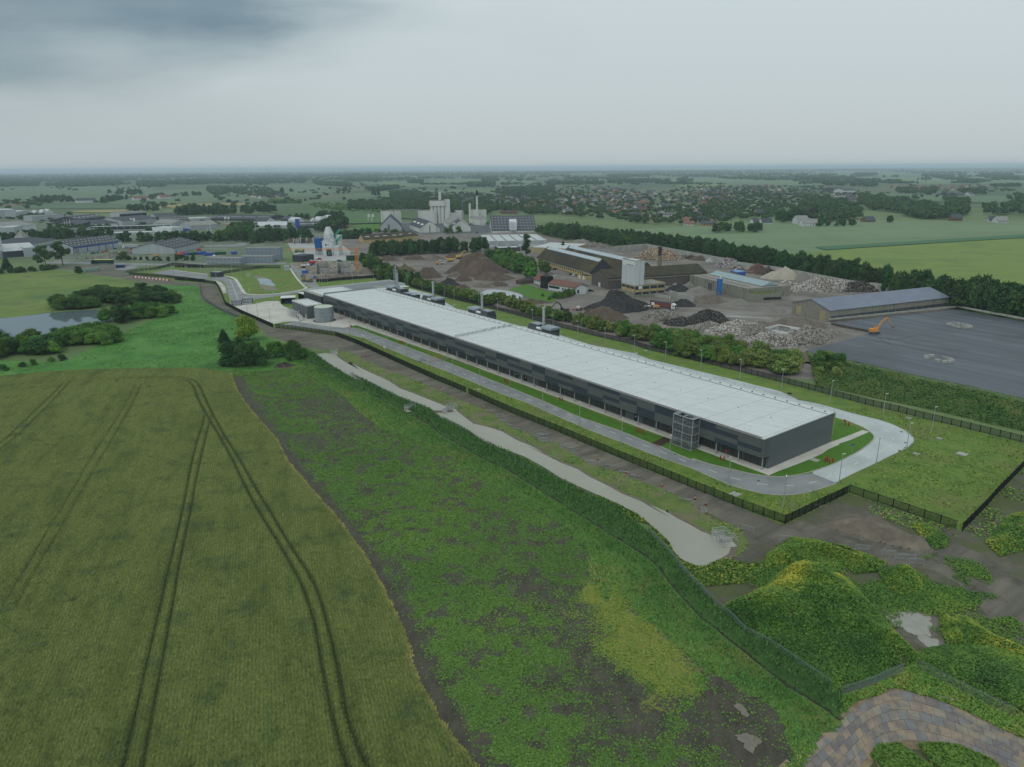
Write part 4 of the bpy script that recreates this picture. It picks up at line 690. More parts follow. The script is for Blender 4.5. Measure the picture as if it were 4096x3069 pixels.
def mast():
    r = thing('lattice_mast', 'silver lattice mast behind the far end of the long hall', 'mast', HP(288, 42), .3); o = MB()
    for x in (-1.1, 1.1):
        for y in (-1.1, 1.1): o.bar((x, y, 0), (x*.9, y*.9, 21), .16)
    for k in range(9):
        z = k*2.3+.4; w = 1.1-.1*z/21
        for a, b in (((-w, -w), (w, -w)), ((w, -w), (w, w)), ((w, w), (-w, w)), ((-w, w), (-w, -w))): o.bar((*a, z), (*b, z), .1); o.bar((*a, z), (*b, z+2.3), .1)
    o.build('frame', m_galv, r); p = MB(); p.cyl(0, 0, 0, 22.5, .35, 10, .3); p.cyl(0, 0, 22.5, 23.2, .4, 8, .1); p.build('flue', m_galv, r)
mast()
def gen_yard():
    for i, (u, v) in enumerate(((266, 36), (259.5, 36.5))):
        r = thing('equipment_cabin', ('dark plant cabin behind the hall, nearer to the lattice mast', 'dark plant cabin behind the hall, nearer to the pipework yard')[i], 'cabin', HP(u, v), math.atan2(-HEX.y, -HEX.x), 'plant cabins behind the hall')
        o = MB(); o.box(-2.8, 0, 0, 2.8, 4, 9.8); o.build('body', m_dkbox, r); o = MB(); o.box(-2.9, -.1, 9.8, 2.9, 4.1, 10); o.build('lid', m_dktop, r)
    for k in range(9):
        p = HP(254-k*2.6, 41+(k % 3)*3); o = MB(); o.cyl(0, 0, 0, 3.2, .18, 8); o.box(-.5, -.12, 2.2, .5, .12, 2.5); o.cyl(0, 0, 3.2, 3.7, .3, 8)
        tag(o.build('pipe_riser', m_black, None, p), 'black pipe riser in the pipework yard behind the hall', 'pipe', 'pipe risers behind the hall')
gen_yard()
# temporary crowd barriers across the roof
def barrier_mesh():
    o = MB(); m_ = .03
    for z in (.15, 1.1): o.bar((-1.1, 0, z), (1.1, 0, z), .06)
    for x in (-1.1, 1.1): o.bar((x, 0, 0), (x, 0, 1.1), .06); o.bar((x, -.3, .02), (x, .3, .02), .06)
    for k in range(12): x = -1.0+k*2/11; o.bar((x, 0, .15), (x, 0, 1.1), .03)
    return o
pan = MB(); pan.box(-1.0, -.05, .35, 1.0, -.02, .75)
BAR0 = None
BL = ['in the row across the hall roof, %s from the front edge' % w for w in ('first', 'second', 'third', 'fourth', 'fifth', 'sixth', 'seventh', 'eighth', 'ninth', 'tenth', 'eleventh', 'twelfth', 'thirteenth', 'fourteenth')]
for i in range(14):
    p = HP(153.5+random.uniform(-.6, .6)+i*.25, -1.5+i*2.45, 9.65)
    if BAR0 is None:
        BAR0 = thing('crowd_barrier', 'steel crowd barrier '+BL[0], 'barrier', p, HRZ+math.pi/2, 'barriers across the hall roof'); barrier_mesh().build('frame', m_galv, BAR0); pan.build('panel', m_white, BAR0)
    else: dup(BAR0, p, HRZ+math.pi/2+random.uniform(-.3, .3), 'steel crowd barrier '+BL[i])
# ============================================================ pump house, tank and small buildings by the apron
def pump():
    r = hframe('pump_house', 'grey windowless pump house with a white parapet roof beside the round tank', 'building')
    mb = MB(); hb(mb, 276.8, -19.9, 0, 299, -10.8, 7.0); mb.build('wall', m_endw, r)
    mb = MB(); hb(mb, 277.2, -19.5, 7.0, 298.6, -11.2, 7.06, 0)
    for a in ((276.8, -19.9, 298.99, -19.5), (276.8, -11.2, 298.99, -10.8), (276.8, -19.5, 277.2, -11.2), (298.6, -19.5, 299, -11.2)): hb(mb, a[0], a[1], 7.0, a[2], a[3], 7.6, 1)
    mb.build('roof', [m_roofw, m_trim], r)
    l = MB(); l.bar((-284, -20.1, 0), (-284, -20.1, 8.3), .08); l.bar((-284.6, -20.1, 0), (-284.6, -20.1, 8.3), .08)
    for k in range(26): l.bar((-284, -20.1, .3*k+.3), (-284.6, -20.1, .3*k+.3), .05)
    l.build('ladder', m_galv, r); d = MB(); d.box(-279.9, -20.0, 0, -278.7, -19.9, 2.3); d.build('door', m_white, r); d = MB(); d.tube((-287, -20.2, 0), (-287, -20.2, 3.2), .15); d.build('pipe', m_red, r)
    t = thing('water_tank', 'round galvanised steel water tank with a pale domed lid on the apron', 'tank', HP(267.4, -14.2), 0)
    o = MB()
    for k in range(4): o.cyl(0, 0, .05+k*1.95, 2.0+k*1.95, 5.05+(.02 if k % 2 else 0), 40, cap=False)
    o.build('shell', mat('tank_steel', [(126, 138, 144), (144, 154, 158), (156, 165, 168)], scale=.5, rough=.4, metal=.25, stretch=(1, 1, .3)), t)
    o = MB()
    for z in (2.0, 3.95, 5.9, 7.75): o.cyl(0, 0, z-.1, z+.1, 5.13, 40, cap=False)
    o.build('band', m_galv, t); o = MB(); o.cyl(0, 0, 7.82, 8.05, 5.1, 40, 4.6); o.cyl(0, 0, 8.05, 8.2, 4.6, 40, .5); o.build('lid', mat('tank_lid', [(176, 184, 168)], rough=.6), t)
    o = MB(); o.cyl(0, 0, 0, .08, 6.2, 24); o.build('base', mat('tank_pad', [(96, 92, 86)], rough=.9), t)
    s = thing('pipe_rack', 'white steel pipe rack running from the pump house to the cooling units', 'pipe rack', HP(289, -23), math.atan2(-HEX.y, -HEX.x)); o = MB()
    for x in range(6):
        for y in (-1.2, 1.2): o.bar((x*2.6-8, y, 0), (x*2.6-8, y, 2.9), .16)
        o.bar((x*2.6-8, -1.2, 2.9), (x*2.6-8, 1.2, 2.9), .14); o.bar((x*2.6-8, -1.2, 1.5), (x*2.6-8, 1.2, 1.5), .12)
    o.build('frame', m_white, s); o = MB()
    for y in (-.8, -.3, .3, .8): o.tube((-8.4, y, 3.1), (5.6, y, 3.1), .14)
    for y in (-.7, .7): o.tube((-8.4, y, 1.75), (5.6, y, 1.75), .2)
    o.build('pipe', m_galv, s)
    g = 'white cooling units beside the pump house'
    for i, (u, v) in enumerate(((279.5, -24.6), (282.8, -23.6), (286, -23))):
        q = thing('cooling_unit', 'white boxed cooling unit, '+('nearest to the round tank', 'middle one of the three by the pipe rack', 'closest to the red pipes at the pipe rack')[i], 'cooling unit', HP(u-4, v), math.atan2(-HEX.y, -HEX.x), g)
        o = MB(); o.box(-1.1, -.8, .35, 1.1, .8, 2.5); o.build('case', m_white, q); o = MB(); o.cyl(0, 0, 2.5, 2.65, .6, 14); o.build('fan', m_galvd, q); o = MB(); o.box(-1.0, -.83, .6, -.1, -.8, 2.3); o.build('grille', m_louv, q)
    for nm, lab, a, b, hh, dd, mw, mr in (('bin_store', 'dark open store with a white flat roof and blue bins inside, by the lawn', ('E1', 95, 505), ('E1', 300, 495), 3.6, 7, m_dkbox, m_white), ('canopy_shelter', 'dark steel framed canopy with a pale roof at the far corner of the hall', ('E1', 350, 440), ('E1', 545, 500), 4.4, 5, m_black, m_trim), ('stair_enclosure', 'dark box of stairs and pipework between pump house and hall', ('E1', 550, 470), ('E1', 700, 500), 6.6, 6, m_dkbox, m_galvd)):
        A, B = G(*a), G(*b); L = (B-A).length; q = thing(nm, lab, 'shelter', A, math.atan2(B.y-A.y, B.x-A.x)); o = MB(); o.box(0, dd-.2, 0, L, dd, hh); o.box(0, 0, 0, .2, dd-.2, hh); o.box(L-.2, 0, 0, L, dd-.2, hh)
        for k in range(4): o.bar((L*k/3, .1, 0), (L*k/3, .1, hh), .25)
        o.build('wall', mw, q); o = MB(); o.box(-.3, -.3, hh, L+.3, dd+.3, hh+.3); o.build('roof', mr, q)
        if nm == 'bin_store':
            for k in range(5): o = MB(); o.box(0, 0, 0, 1.3, 1, 1.3); o.box(-.05, -.05, 1.3, 1.35, 1.05, 1.42, 0); w = o.build('waste_bin', mat('bin_blue', [(40, 66, 110)]), None, A+(B-A)*(.15+.15*k)+Vector((.8, 1.2, .05)), q.rotation_euler.z); tag(w, 'blue waste bin standing in the open store', 'bin', 'blue bins in the open store')
pump()
# ============================================================ street lamps
def lamp_make():
    r = thing('street_lamp', 'x', 'street lamp'); o = MB(); o.cyl(0, 0, 0, 8.2, .11, 8, .07); o.cyl(0, 0, 0, .9, .15, 8); o.build('pole', m_galv, r)
    o = MB(); o.box(-.12, -.1, 8.2, .95, .1, 8.32); o.build('lamp_head', m_white, r); return r
L_GROUPS = [('beside the front road on the fence side', 'lamps along the front road', 'C1 1890 375 2087 445; C2 200 178 402 260 617 348 858 443 1113 550 1403 668 1724 805 2078 945; C3 586 560 1040 750 1552 955 2190 1210; C4 570 1208 1165 1430', 1.3),
 ('round the outer side of the concrete bend', 'lamps round the end bend', 'C4 1768 1168 2168 968; C5 942 535 1210 345 685 190 117 36', .3),
 ('on the grass behind the hall', 'lamps on the grass behind the hall', 'B5 1415 1515 965 1400 545 1292 165 1196; B4 1177 1382 862 1297 569 1217 302 1142 83 1082; E2 1993 790 1551 632 1315 567 1002 520 878 460 598 407 410 305 243 225 40 225', -2.6),
 ('beside the gate road and the apron', 'lamps by the gate road', 'B2 122 300 284 245 445 305 618 280 714 330 972 470 1268 437 1066 607 780 668 897 722 1030 797 1348 822 1678 870', .6),
 ('round the far parking strip', 'lamps round the parking strip', 'B1 1345 205 1480 165 1700 192 1750 232 1805 160 1850 210 2007 230 2168 245 1570 267 1607 265', .2),
 ('on the grass between site and annex', 'lamps near the building site', 'E3 888 1455 765 1470 1440 1395 1905 1345 2003 1340 710 1380', .5)]
LAMP0 = None; ORD = ['first', 'second', 'third', 'fourth', 'fifth', 'sixth', 'seventh', 'eighth', 'ninth', 'tenth', 'eleventh', 'twelfth', 'thirteenth', 'fourteenth', 'fifteenth', 'sixteenth', 'seventeenth', 'eighteenth']
for txt, grp, s, rz in L_GROUPS:
    for i, p in enumerate(PTS(s)):
        lab = 'grey lamp post %s, %s of its row' % (txt, ORD[i])
        if LAMP0 is None: LAMP0 = lamp_make(); LAMP0['label'] = lab; LAMP0['group'] = grp; LAMP0.location = p; LAMP0.rotation_euler.z = rz
        else: dup(LAMP0, p, rz+random.uniform(-.2, .2), lab, group=grp)
# ============================================================ fences
def fence(name, lab, cat, s, bay=2.75, h=2.3, pale=.055, gap=.125, mt=None, coarse=False, post=.09, grp=None):
    pts = PTS(s); pp = resample(pts, bay); r = thing(name, lab, cat, pp[0], 0, grp); mt = mt or m_black
    po = MB(); po.box(-post, -post, 0, post, post, h+.08)
    pa = MB(); k = int(bay/gap)
    for i in range(1, k): pa.box(i*gap-pale/2, -.015, .08, i*gap+pale/2, .015, h)
    for z in (.25, h-.25): pa.box(0, -.03, z, bay, .0, z+.06)
    p0 = po.build('post', mt, r); q0 = pa.build('fence_panel', mt, r)
    for i in range(len(pp)-1):
        d = pp[i+1]-pp[i]
        for j, src in enumerate((p0, q0)):
            o = src if i == 0 else src.copy()
            if i: COL.objects.link(o); o.parent = r
            o.location = pp[i]-pp[0]
            if j: o.rotation_euler.z = math.atan2(d.y, d.x); o.scale.x = d.length/bay
    return r
fence('palisade_fence', 'black palisade fence between dirt track and front road, stretch from the corner to the weir', 'fence', 'C4 1185 1609 730 1440 230 1240; C3 1490 1090 1160 955 860 830 450 655; C2 2212 1140 1740 950 1250 730', grp='black perimeter fence')
fence('palisade_fence', 'black palisade fence between dirt track and front road, stretch from the weir to the apron', 'fence', 'C2 1250 730 870 570 430 370; B2 2212 1130 1950 1010 1740 930 1540 900 1260 860 1060 840', grp='black perimeter fence')
fence('palisade_fence', 'black palisade fence along the concrete apron and the gate road', 'fence', 'B2 1060 840 970 800 700 680 545 595 500 480 445 372 250 345 0 325; B1 2212 350 1800 300 1365 268', grp='black perimeter fence')
fence('palisade_fence', 'short black fence stretch angled inwards at the near end bend', 'fence', 'C4 1185 1609 1550 1430 1740 1340 1880 1270', grp='black perimeter fence')
fence('palisade_fence', 'black fence stretch along the dirt mound to the outer corner', 'fence', 'C5 325 1000 490 1060 735 1140 1120 1275 1400 1370 1545 1418', 3.6, grp='black perimeter fence')
fence('palisade_fence', 'black fence running from the outer corner to the right edge past the grass plot', 'fence', 'C5 1545 1418 1690 1270 1800 1160 1920 1020 2040 900 2212 720 2400 530', grp='black perimeter fence')
fence('palisade_fence', 'black fence at the foot of the pad bank behind the hall', 'fence', 'C5 2400 515 2110 440 1770 355 1440 275 1140 205 850 130 580 70; B5 1670 1495 1300 1400 965 1315', 2.75, grp='black perimeter fence')
fence('palisade_fence', 'black fence in front of the flowering hedge behind the hall', 'fence', 'B5 965 1315 720 1255 480 1195 200 1130 0 1085; B4 1150 1290 720 1190 400 1110 0 1000; B3 1700 680 1350 590 1100 530 870 460 640 400', 4.5, grp='black perimeter fence')
fence('palisade_fence', 'black fence between lawn pond and the grey container offices', 'fence', 'E4 200 650 600 580 1100 515 1560 515', 3, grp='black perimeter fence')
fence('palisade_fence', 'dark fence of the far parking strip below the offices', 'fence', 'B1 1365 250 1700 210 1880 165 2212 190; B2 0 190 700 195 1180 195', 4, grp='black perimeter fence')
fence('site_hoarding', 'black netted fence in front of the building site earth bank', 'fence', 'E3 640 1370 800 1375 1100 1340 1500 1310 1880 1285 2000 1270', 4, 2.2, .12, .13, grp='building site fence')
m_mesh = mat('mesh_wire', [(112, 132, 120)], rough=.6)
fence('mesh_fence', 'green wire mesh fence along the reeds from the channel to the plate road corner', 'fence', 'C6 0 385 200 600 380 830 560 1010 720 1180 880 1310 1000 1450 1300 1600; C8 100 770 240 850', 3.4, 2.0, .012, .1, m_mesh, post=.04, grp='wire mesh fences')
fence('mesh_fence', 'green wire mesh fence from the plate road corner up to the mound', 'fence', 'C8 240 850 500 780 780 650 1060 545', 3.4, 2.0, .012, .1, m_mesh, post=.04, grp='wire mesh fences')
fence('mesh_fence', 'grey temporary site fence along the plate road', 'fence', 'C8 1060 560 1300 690 1570 830 1840 960 2140 1100 2350 1210', 3.5, 2.0, .02, .1, m_galvd, post=.04, grp='wire mesh fences')
fence('mesh_fence', 'thin wire fence on the field side of the channel', 'fence', 'C2 0 540 300 690 500 790 640 850 860 930 960 1010 1100 1070 1250 1150 1400 1260 1700 1450 1990 1590', 4, 1.3, .01, .2, m_mesh, post=.03, grp='wire mesh fences')
fence('mesh_fence', 'temporary fence along the dirt track beside the bright meadow', 'fence', 'B2 272 380 275 470 330 560 480 650 700 750', 3.5, 2.0, .02, .1, m_galvd, post=.04, grp='wire mesh fences')
def gate(s, lab):
    A, B = PTS(s); L = (B-A).length; r = thing('sliding_gate', lab, 'gate', A, math.atan2(B.y-A.y, B.x-A.x), 'black site gates'); o = MB(); o.box(-.2, -.2, 0, .2, .2, 3.0); o.build('post', m_black, r); o = MB(); o.box(L-.2, -.2, 0, L+.2, .2, 3.0); o.build('post', m_black, r)
    o = MB()
    for z in (.3, 2.6): o.box(.25, -.06, z, L-.25, .06, z+.14)
    for k in range(1, int(L/.16)): o.box(k*.16+.1, -.02, .4, k*.16+.14, .02, 2.6)
    for k in range(1, 4): o.box(L*k/4-.06, -.07, .3, L*k/4+.06, .07, 2.74)
    o.build('leaf', m_black, r)
gate('B2 618 598 720 592', 'black barred gate at the apron, left one of the pair'); gate('B2 735 575 838 570', 'black barred gate at the apron, right one of the pair')
# ============================================================ trees
m_bark = mat('bark', [(72, 62, 50), (90, 80, 66)], scale=1.5)
def leafmat(name, cols):
    """leaf colours vary leaf by leaf, and a little from tree to tree"""
    mt = mat(name, cols, attr='v', rough=.75, spec=.15); nn = mt.node_tree.nodes; ll = mt.node_tree.links; bs = nn['Principled BSDF']; old = bs.inputs['Base Color'].links[0].from_socket
    oi = N(nn, 'ShaderNodeObjectInfo'); mr = N(nn, 'ShaderNodeMapRange'); mr.inputs[3].default_value = .72; mr.inputs[4].default_value = 1.35; ll.new(oi.outputs['Random'], mr.inputs[0])
    hs = N(nn, 'ShaderNodeHueSaturation'); ll.new(old, hs.inputs['Color']); ll.new(mr.outputs[0], hs.inputs['Value'])
    m3 = N(nn, 'ShaderNodeMath'); m3.operation = 'MULTIPLY'; m3.inputs[1].default_value = 7.31; ll.new(oi.outputs['Random'], m3.inputs[0]); m4 = N(nn, 'ShaderNodeMath'); m4.operation = 'FRACT'; ll.new(m3.outputs[0], m4.inputs[0])
    m5 = N(nn, 'ShaderNodeMapRange'); m5.inputs[3].default_value = .475; m5.inputs[4].default_value = .52; ll.new(m4.outputs[0], m5.inputs[0]); ll.new(m5.outputs[0], hs.inputs['Hue']); ll.new(hs.outputs[0], bs.inputs['Base Color']); return mt
L_DARK = leafmat('leaf_dark', [(36, 62, 34), (46, 76, 40), (58, 90, 46), (70, 102, 52)])
L_MID = leafmat('leaf_mid', [(50, 80, 38), (64, 98, 44), (80, 114, 52), (94, 126, 58)])
L_WILLOW = leafmat('leaf_willow', [(88, 116, 40), (108, 136, 48), (126, 152, 58)])
L_HAW = leafmat('leaf_hawthorn', [(64, 88, 38), (82, 108, 44), (98, 122, 52), (124, 138, 78), (144, 150, 104)])
L_CON = leafmat('needles_dark', [(34, 54, 34), (44, 66, 42), (54, 76, 46)]); L_RED = leafmat('leaf_copper', [(58, 40, 44), (66, 48, 46)])
L_BUSH = leafmat('leaf_bush', [(58, 96, 40), (74, 116, 48), (90, 130, 56), (104, 140, 66)])
def crown(kind, n, seed, leaf):
    """unit tree: height 1, leaves gathered on lobes; returns verts, faces, v"""
    rg = np.random.default_rng(seed); C, R_ = [], []
    if kind == 'round':
        for i in range(22): a = rg.uniform(0, 6.28); h = rg.uniform(.14, .86); rr = .34*math.sin(min(1, (h+.12)/1.02)*math.pi)**.5*rg.uniform(.5, 1.0); C.append((rr*math.cos(a), rr*math.sin(a), h)); R_.append(rg.uniform(.12, .2))
        C.append((0, 0, .55)); R_.append(.3)
    elif kind == 'bush':
        for i in range(15): a = rg.uniform(0, 6.28); h = rg.uniform(.15, .75); rr = .5*rg.uniform(.2, 1)*(1.05-h*.7); C.append((rr*math.cos(a), rr*math.sin(a), h)); R_.append(rg.uniform(.18, .27))
        C.append((0, 0, .4)); R_.append(.4)
    elif kind == 'tall':
        for i in range(18): a = rg.uniform(0, 6.28); h = rg.uniform(.2, .9); rr = .16*rg.uniform(.2, 1)*math.sin(min(1, h/.95)*math.pi)**.5; C.append((rr*math.cos(a), rr*math.sin(a), h)); R_.append(rg.uniform(.07, .12))
        C.append((0, 0, .5)); R_.append(.14)
    elif kind == 'conifer':
        for k in range(9):
            h = .12+k*.095; rr = .27*(1-h)+.02
            for j in range(6): a = j*1.047+k*.5; C.append((rr*.7*math.cos(a), rr*.7*math.sin(a), h)); R_.append(rr*.45+.01)
    elif kind == 'low':
        for i in range(5): a = rg.uniform(0, 6.28); C.append((.26*math.cos(a), .26*math.sin(a), rg.uniform(.35, .7))); R_.append(rg.uniform(.2, .3))
        C.append((0, 0, .5)); R_.append(.38)
    elif kind == 'open':
        for i in range(13): a = rg.uniform(0, 6.28); h = rg.uniform(.25, .88); rr = .36*rg.uniform(.4, 1)*math.sin(min(1, h/.98)*math.pi)**.5; C.append((rr*math.cos(a), rr*math.sin(a), h)); R_.append(rg.uniform(.09, .16))
        C.append((0, 0, .55)); R_.append(.16)
    C = np.array(C); R_ = np.array(R_); w = R_**2; w /= w.sum(); idx = rg.choice(len(C), n, p=w)
    d = rg.normal(size=(n, 3)); d /= np.linalg.norm(d, axis=1)[:, None]; d[:, 2] = np.where(d[:, 2] < -.5, -d[:, 2]*.6, d[:, 2])
    rad = R_[idx]*rg.uniform(.62, 1.12, n); P0 = C[idx]+d*rad[:, None]*np.array([1, 1, .85]); P0[:, 2] = np.clip(P0[:, 2], .03 if kind == 'bush' else .1, 1.02)
    nr = d+rg.normal(size=(n, 3))*.55; nr /= np.linalg.norm(nr, axis=1)[:, None]
    a = np.cross(nr, rg.normal(size=(n, 3))); a /= np.linalg.norm(a, axis=1)[:, None]+1e-9; b = np.cross(nr, a); s = rg.uniform(.6, 1.35, n)*leaf
    if kind == 'willow': pass
    a *= s[:, None]; b *= s[:, None]*.8
    V = np.stack([P0-a-b*.6, P0+a*.9-b, P0+a+b*.8, P0-a*.7+b], 1).reshape(-1, 3)
    lob = rg.uniform(-.18, .18, len(C))[idx]; v = np.clip(rg.uniform(.1, .9, n)+lob, 0, 1)
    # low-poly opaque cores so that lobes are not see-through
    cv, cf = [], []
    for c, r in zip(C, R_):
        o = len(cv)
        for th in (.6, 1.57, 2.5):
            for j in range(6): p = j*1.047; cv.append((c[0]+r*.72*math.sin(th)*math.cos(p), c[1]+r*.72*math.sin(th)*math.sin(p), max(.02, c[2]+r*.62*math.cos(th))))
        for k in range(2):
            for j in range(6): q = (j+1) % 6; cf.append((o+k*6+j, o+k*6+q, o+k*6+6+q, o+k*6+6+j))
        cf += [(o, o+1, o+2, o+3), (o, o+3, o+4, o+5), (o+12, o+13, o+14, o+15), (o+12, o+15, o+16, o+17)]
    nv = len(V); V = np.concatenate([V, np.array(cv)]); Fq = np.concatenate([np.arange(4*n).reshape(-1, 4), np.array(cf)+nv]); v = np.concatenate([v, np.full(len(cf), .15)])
    return V, Fq, v
def trunk_mesh(h=.35, r=.022):
    o = MB(); o.tube((0, 0, 0), (0, 0, h), r, 7, r2=r*.7); o.tube((0, 0, h), (.02, .01, .75), r*.7, 6, r2=r*.25)
    for a, t in ((.3, .3), (2.4, .36), (4.3, .42), (5.4, .5)): o.tube((0, 0, t), (.2*math.cos(a), .2*math.sin(a), t+.22), r*.45, 5, r2=r*.15)
    me = bpy.data.meshes.new('trunk'); me.from_pydata(o.v, [], o.f); me.materials.append(m_bark); return me
TRUNK = trunk_mesh(); CR = {}
def crown_mesh(kind, q, i, mt):
    k = (kind, q, i, mt.name)
    if k not in CR:
        n, leaf = {'hi': (3600, .019), 'mid': (1200, .031), 'lo': (320, .056)}[q]
        if kind == 'tall': leaf *= .62
        if kind == 'bush': leaf *= 1.25
        if kind == 'conifer': leaf *= .75
        V, Fq, v = crown(kind, n, 100+i*7+len(kind), leaf); CR[k] = npmesh('crown', V, Fq, mt, {'v': ('FACE', v)})
    return CR[k]
def tree(name, label, cat, p, h, w, kind, mt, q, group=None, z=0.0):
    me = crown_mesh(kind, q, random.randrange(6), mt); base = {'round': .9, 'bush': 1.35, 'tall': .52, 'conifer': .5, 'open': .95}[kind]
    sx = w/base
    if q == 'lo' and h*2842/max(50, p[1]) < 42:
        o = bpy.data.objects.new(name, me); COL.objects.link(o); o.location = (p[0], p[1], z); o.scale = (sx, sx, h); o.rotation_euler.z = random.uniform(0, 6.28); tag(o, label, cat, group); return o
    r = thing(name, label, cat, (p[0], p[1], z), random.uniform(0, 6.28), group, (sx, sx, h)); put('crown', me, r); put('trunk', TRUNK, r); return r
def grow(s, name, label, cat, h, w, kind, mt, q, group, jit=.2, z=0.0):
    """one tree at each listed point; 'crop x y x y'"""
    for p in PTS(s): tree(name, label, cat, p, h*random.uniform(1-jit, 1+jit), w*random.uniform(1-jit, 1+jit), kind, mt, q, group, z)
def row(s, step, rows, dep, name, label, cat, h, w, kinds, mts, q, group, jit=.2, side=1):
    pts = resample(PTS(s), step)
    for k in range(rows):
        for i in range(len(pts)-1):
            d = (pts[i+1]-pts[i]).normalized(); nrm = Vector((-d.y, d.x, 0))*side; p = pts[i]+nrm*(k*dep+random.uniform(-.3, .3)*dep)+d*random.uniform(-.35, .35)*step
            tree(name, label, cat, p, h*random.uniform(1-jit, 1+jit), w*random.uniform(1-jit, 1+jit), random.choice(kinds), random.choice(mts), q, group)
# belt of tall dark trees behind the recycling yard wall and the pad
row('A4 1330 1060 1900 1130; A5 100 1165 850 1320 1600 1460 1990 1540', 7.5, 3, 8, 'belt_tree', 'tall dark tree in the dense belt behind the concrete yard wall', 'tree', 15.5, 11.5, ['round', 'bush'], [L_DARK], 'mid', 'tree belt behind the yard wall', .16)
row('A5 1990 1540 2130 1580; B6 960 262 1395 322', 7, 3, 8, 'belt_tree', 'tall dark tree in the belt behind the long concrete hall', 'tree', 16, 11.5, ['round', 'bush'], [L_DARK], 'mid', 'tree belt behind the concrete hall', .16)
row('B6 1395 322 1520 366 2212 482 2900 610', 7, 4, 7, 'belt_tree', 'tall dark tree in the belt behind the asphalt pad', 'tree', 16.5, 11.5, ['round', 'bush'], [L_DARK], 'mid', 'tree belt behind the asphalt pad', .16)
row('A4 140 900 420 960 760 1000 980 1045 1330 1060', 7.5, 6, 9, 'wood_tree', 'broad green tree in the wood between village and yard', 'tree', 12.5, 10, ['round', 'bush', 'open'], [L_DARK, L_MID, L_DARK], 'mid', 'wood between village and yard', .22)
# flowering hawthorn hedge behind the black fence
row('B3 680 395 900 440 1200 520 1500 600; B4 -300 820 0 950 260 1010 500 1060', 4.2, 2, 3, 'hawthorn', 'hawthorn with cream blossom in the hedge along the fence by the round pond', 'shrub', 5.8, 6.6, ['bush', 'round'], [L_HAW, L_HAW, L_MID], 'mid', 'hawthorn hedge behind the hall')
row('B4 560 1075 800 1140 1060 1185', 4.2, 2, 3, 'hawthorn', 'hawthorn with cream blossom in the hedge below the brown spoil heap', 'shrub', 5.8, 6.6, ['bush', 'round'], [L_HAW], 'mid', 'hawthorn hedge behind the hall')
row('B4 1000 1200 1250 1230 1500 1290; B5 300 1130 600 1190 850 1240 1150 1300', 4.8, 2, 6, 'hawthorn', 'hawthorn in bloom in the thick hedge in front of the rubble heaps', 'shrub', 7.0, 8, ['bush', 'round'], [L_HAW, L_HAW, L_BUSH], 'hi', 'thick hawthorn hedge before the rubble')
row('B5 0 1010 300 1090 700 1160 1100 1240 1500 1350 1700 1330', 5.2, 3, 6.4, 'hawthorn', 'large hawthorn in the widest end of the hedge next to the asphalt pad', 'shrub', 7.6, 9, ['bush', 'round'], [L_HAW, L_HAW, L_BUSH], 'hi', 'wide hawthorn hedge by the pad')
row('B5 1830 1190 1850 1290 1800 1400', 5, 2, 5, 'hawthorn', 'hawthorn at the very end of the hedge on the corner of the pad bank', 'shrub', 5.5, 7.5, ['bush', 'round'], [L_HAW, L_MID], 'hi', 'hawthorns at the pad corner')
row('E3 1650 960 1800 1090 1950 1230 2100 1290; B3 330 330 600 380', 6, 2, 7, 'roadside_tree', 'dark green tree in the row between building site and hall', 'tree', 8.5, 7, ['round', 'bush'], [L_MID, L_DARK], 'hi', 'tree row right of the building site')
row('B3 130 120 240 210 340 280 470 330 640 380 800 400', 6, 2, 6, 'roadside_tree', 'dark green tree along the near edge of the spoil yard', 'tree', 8.5, 7, ['round', 'bush'], [L_MID, L_DARK], 'mid', 'trees along the spoil yard')
row('A3 250 1150 560 1145 900 1120 1250 1110 1400 1120', 7, 4, 9, 'wood_tree', 'tall dark tree in the block between spoil yard and brown sheds', 'tree', 13.5, 10, ['round', 'bush'], [L_DARK], 'mid', 'dark wood behind the spoil yard', .12)
row('A3 1480 1190 1650 1260 1800 1330 1950 1350', 6, 3, 8, 'wood_tree', 'fresh green tree in the clump between spoil heaps and parking', 'tree', 11, 9, ['round', 'bush'], [L_MID, L_BUSH], 'mid', 'green clump behind the big spoil heap')
row('A3 0 960 120 960 240 940', 7, 2, 8, 'wood_tree', 'dark tree beside the asphalt drive of the works', 'tree', 9, 9, ['bush', 'round'], [L_DARK], 'mid', 'trees beside the works drive'); row('A3 300 890 420 900 560 900 640 895', 8, 1, 8, 'wood_tree', 'low tree in front of the dark domed shed', 'tree', 6, 8, ['bush'], [L_MID], 'lo', 'trees before the domed shed')
row('A3 1030 905 1300 900', 8, 1, 8, 'wood_tree', 'tree before the grey gabled shed of the works', 'tree', 9, 8, ['round'], [L_MID], 'lo', 'trees before the gabled shed')
tree('poplar', 'tall narrow poplar standing in front of the white warehouse roof', 'tree', G('A3', 1900, 1165), 24, 11.5, 'tall', L_DARK, 'hi')
tree('poplar', 'small pointed tree in front of the low white roof', 'tree', G('A4', 405, 1080), 10, 6, 'tall', L_DARK, 'mid')
tree('garden_tree', 'round green tree on the car park by the yellow brick hall', 'tree', G('A4', 230, 1335), 9.5, 9.5, 'round', L_MID, 'hi')
for s, h, w, k, mt_, lb in (('A4 60 1385', 13, 13, 'round', L_BUSH, 'large bright green tree left of the red brown office'), ('A4 -60 1330', 13, 13, 'round', L_MID, 'green tree behind the small mossy shed')): tree('garden_tree', lb, 'tree', PTS(s)[0], h, w, k, mt_, 'hi')
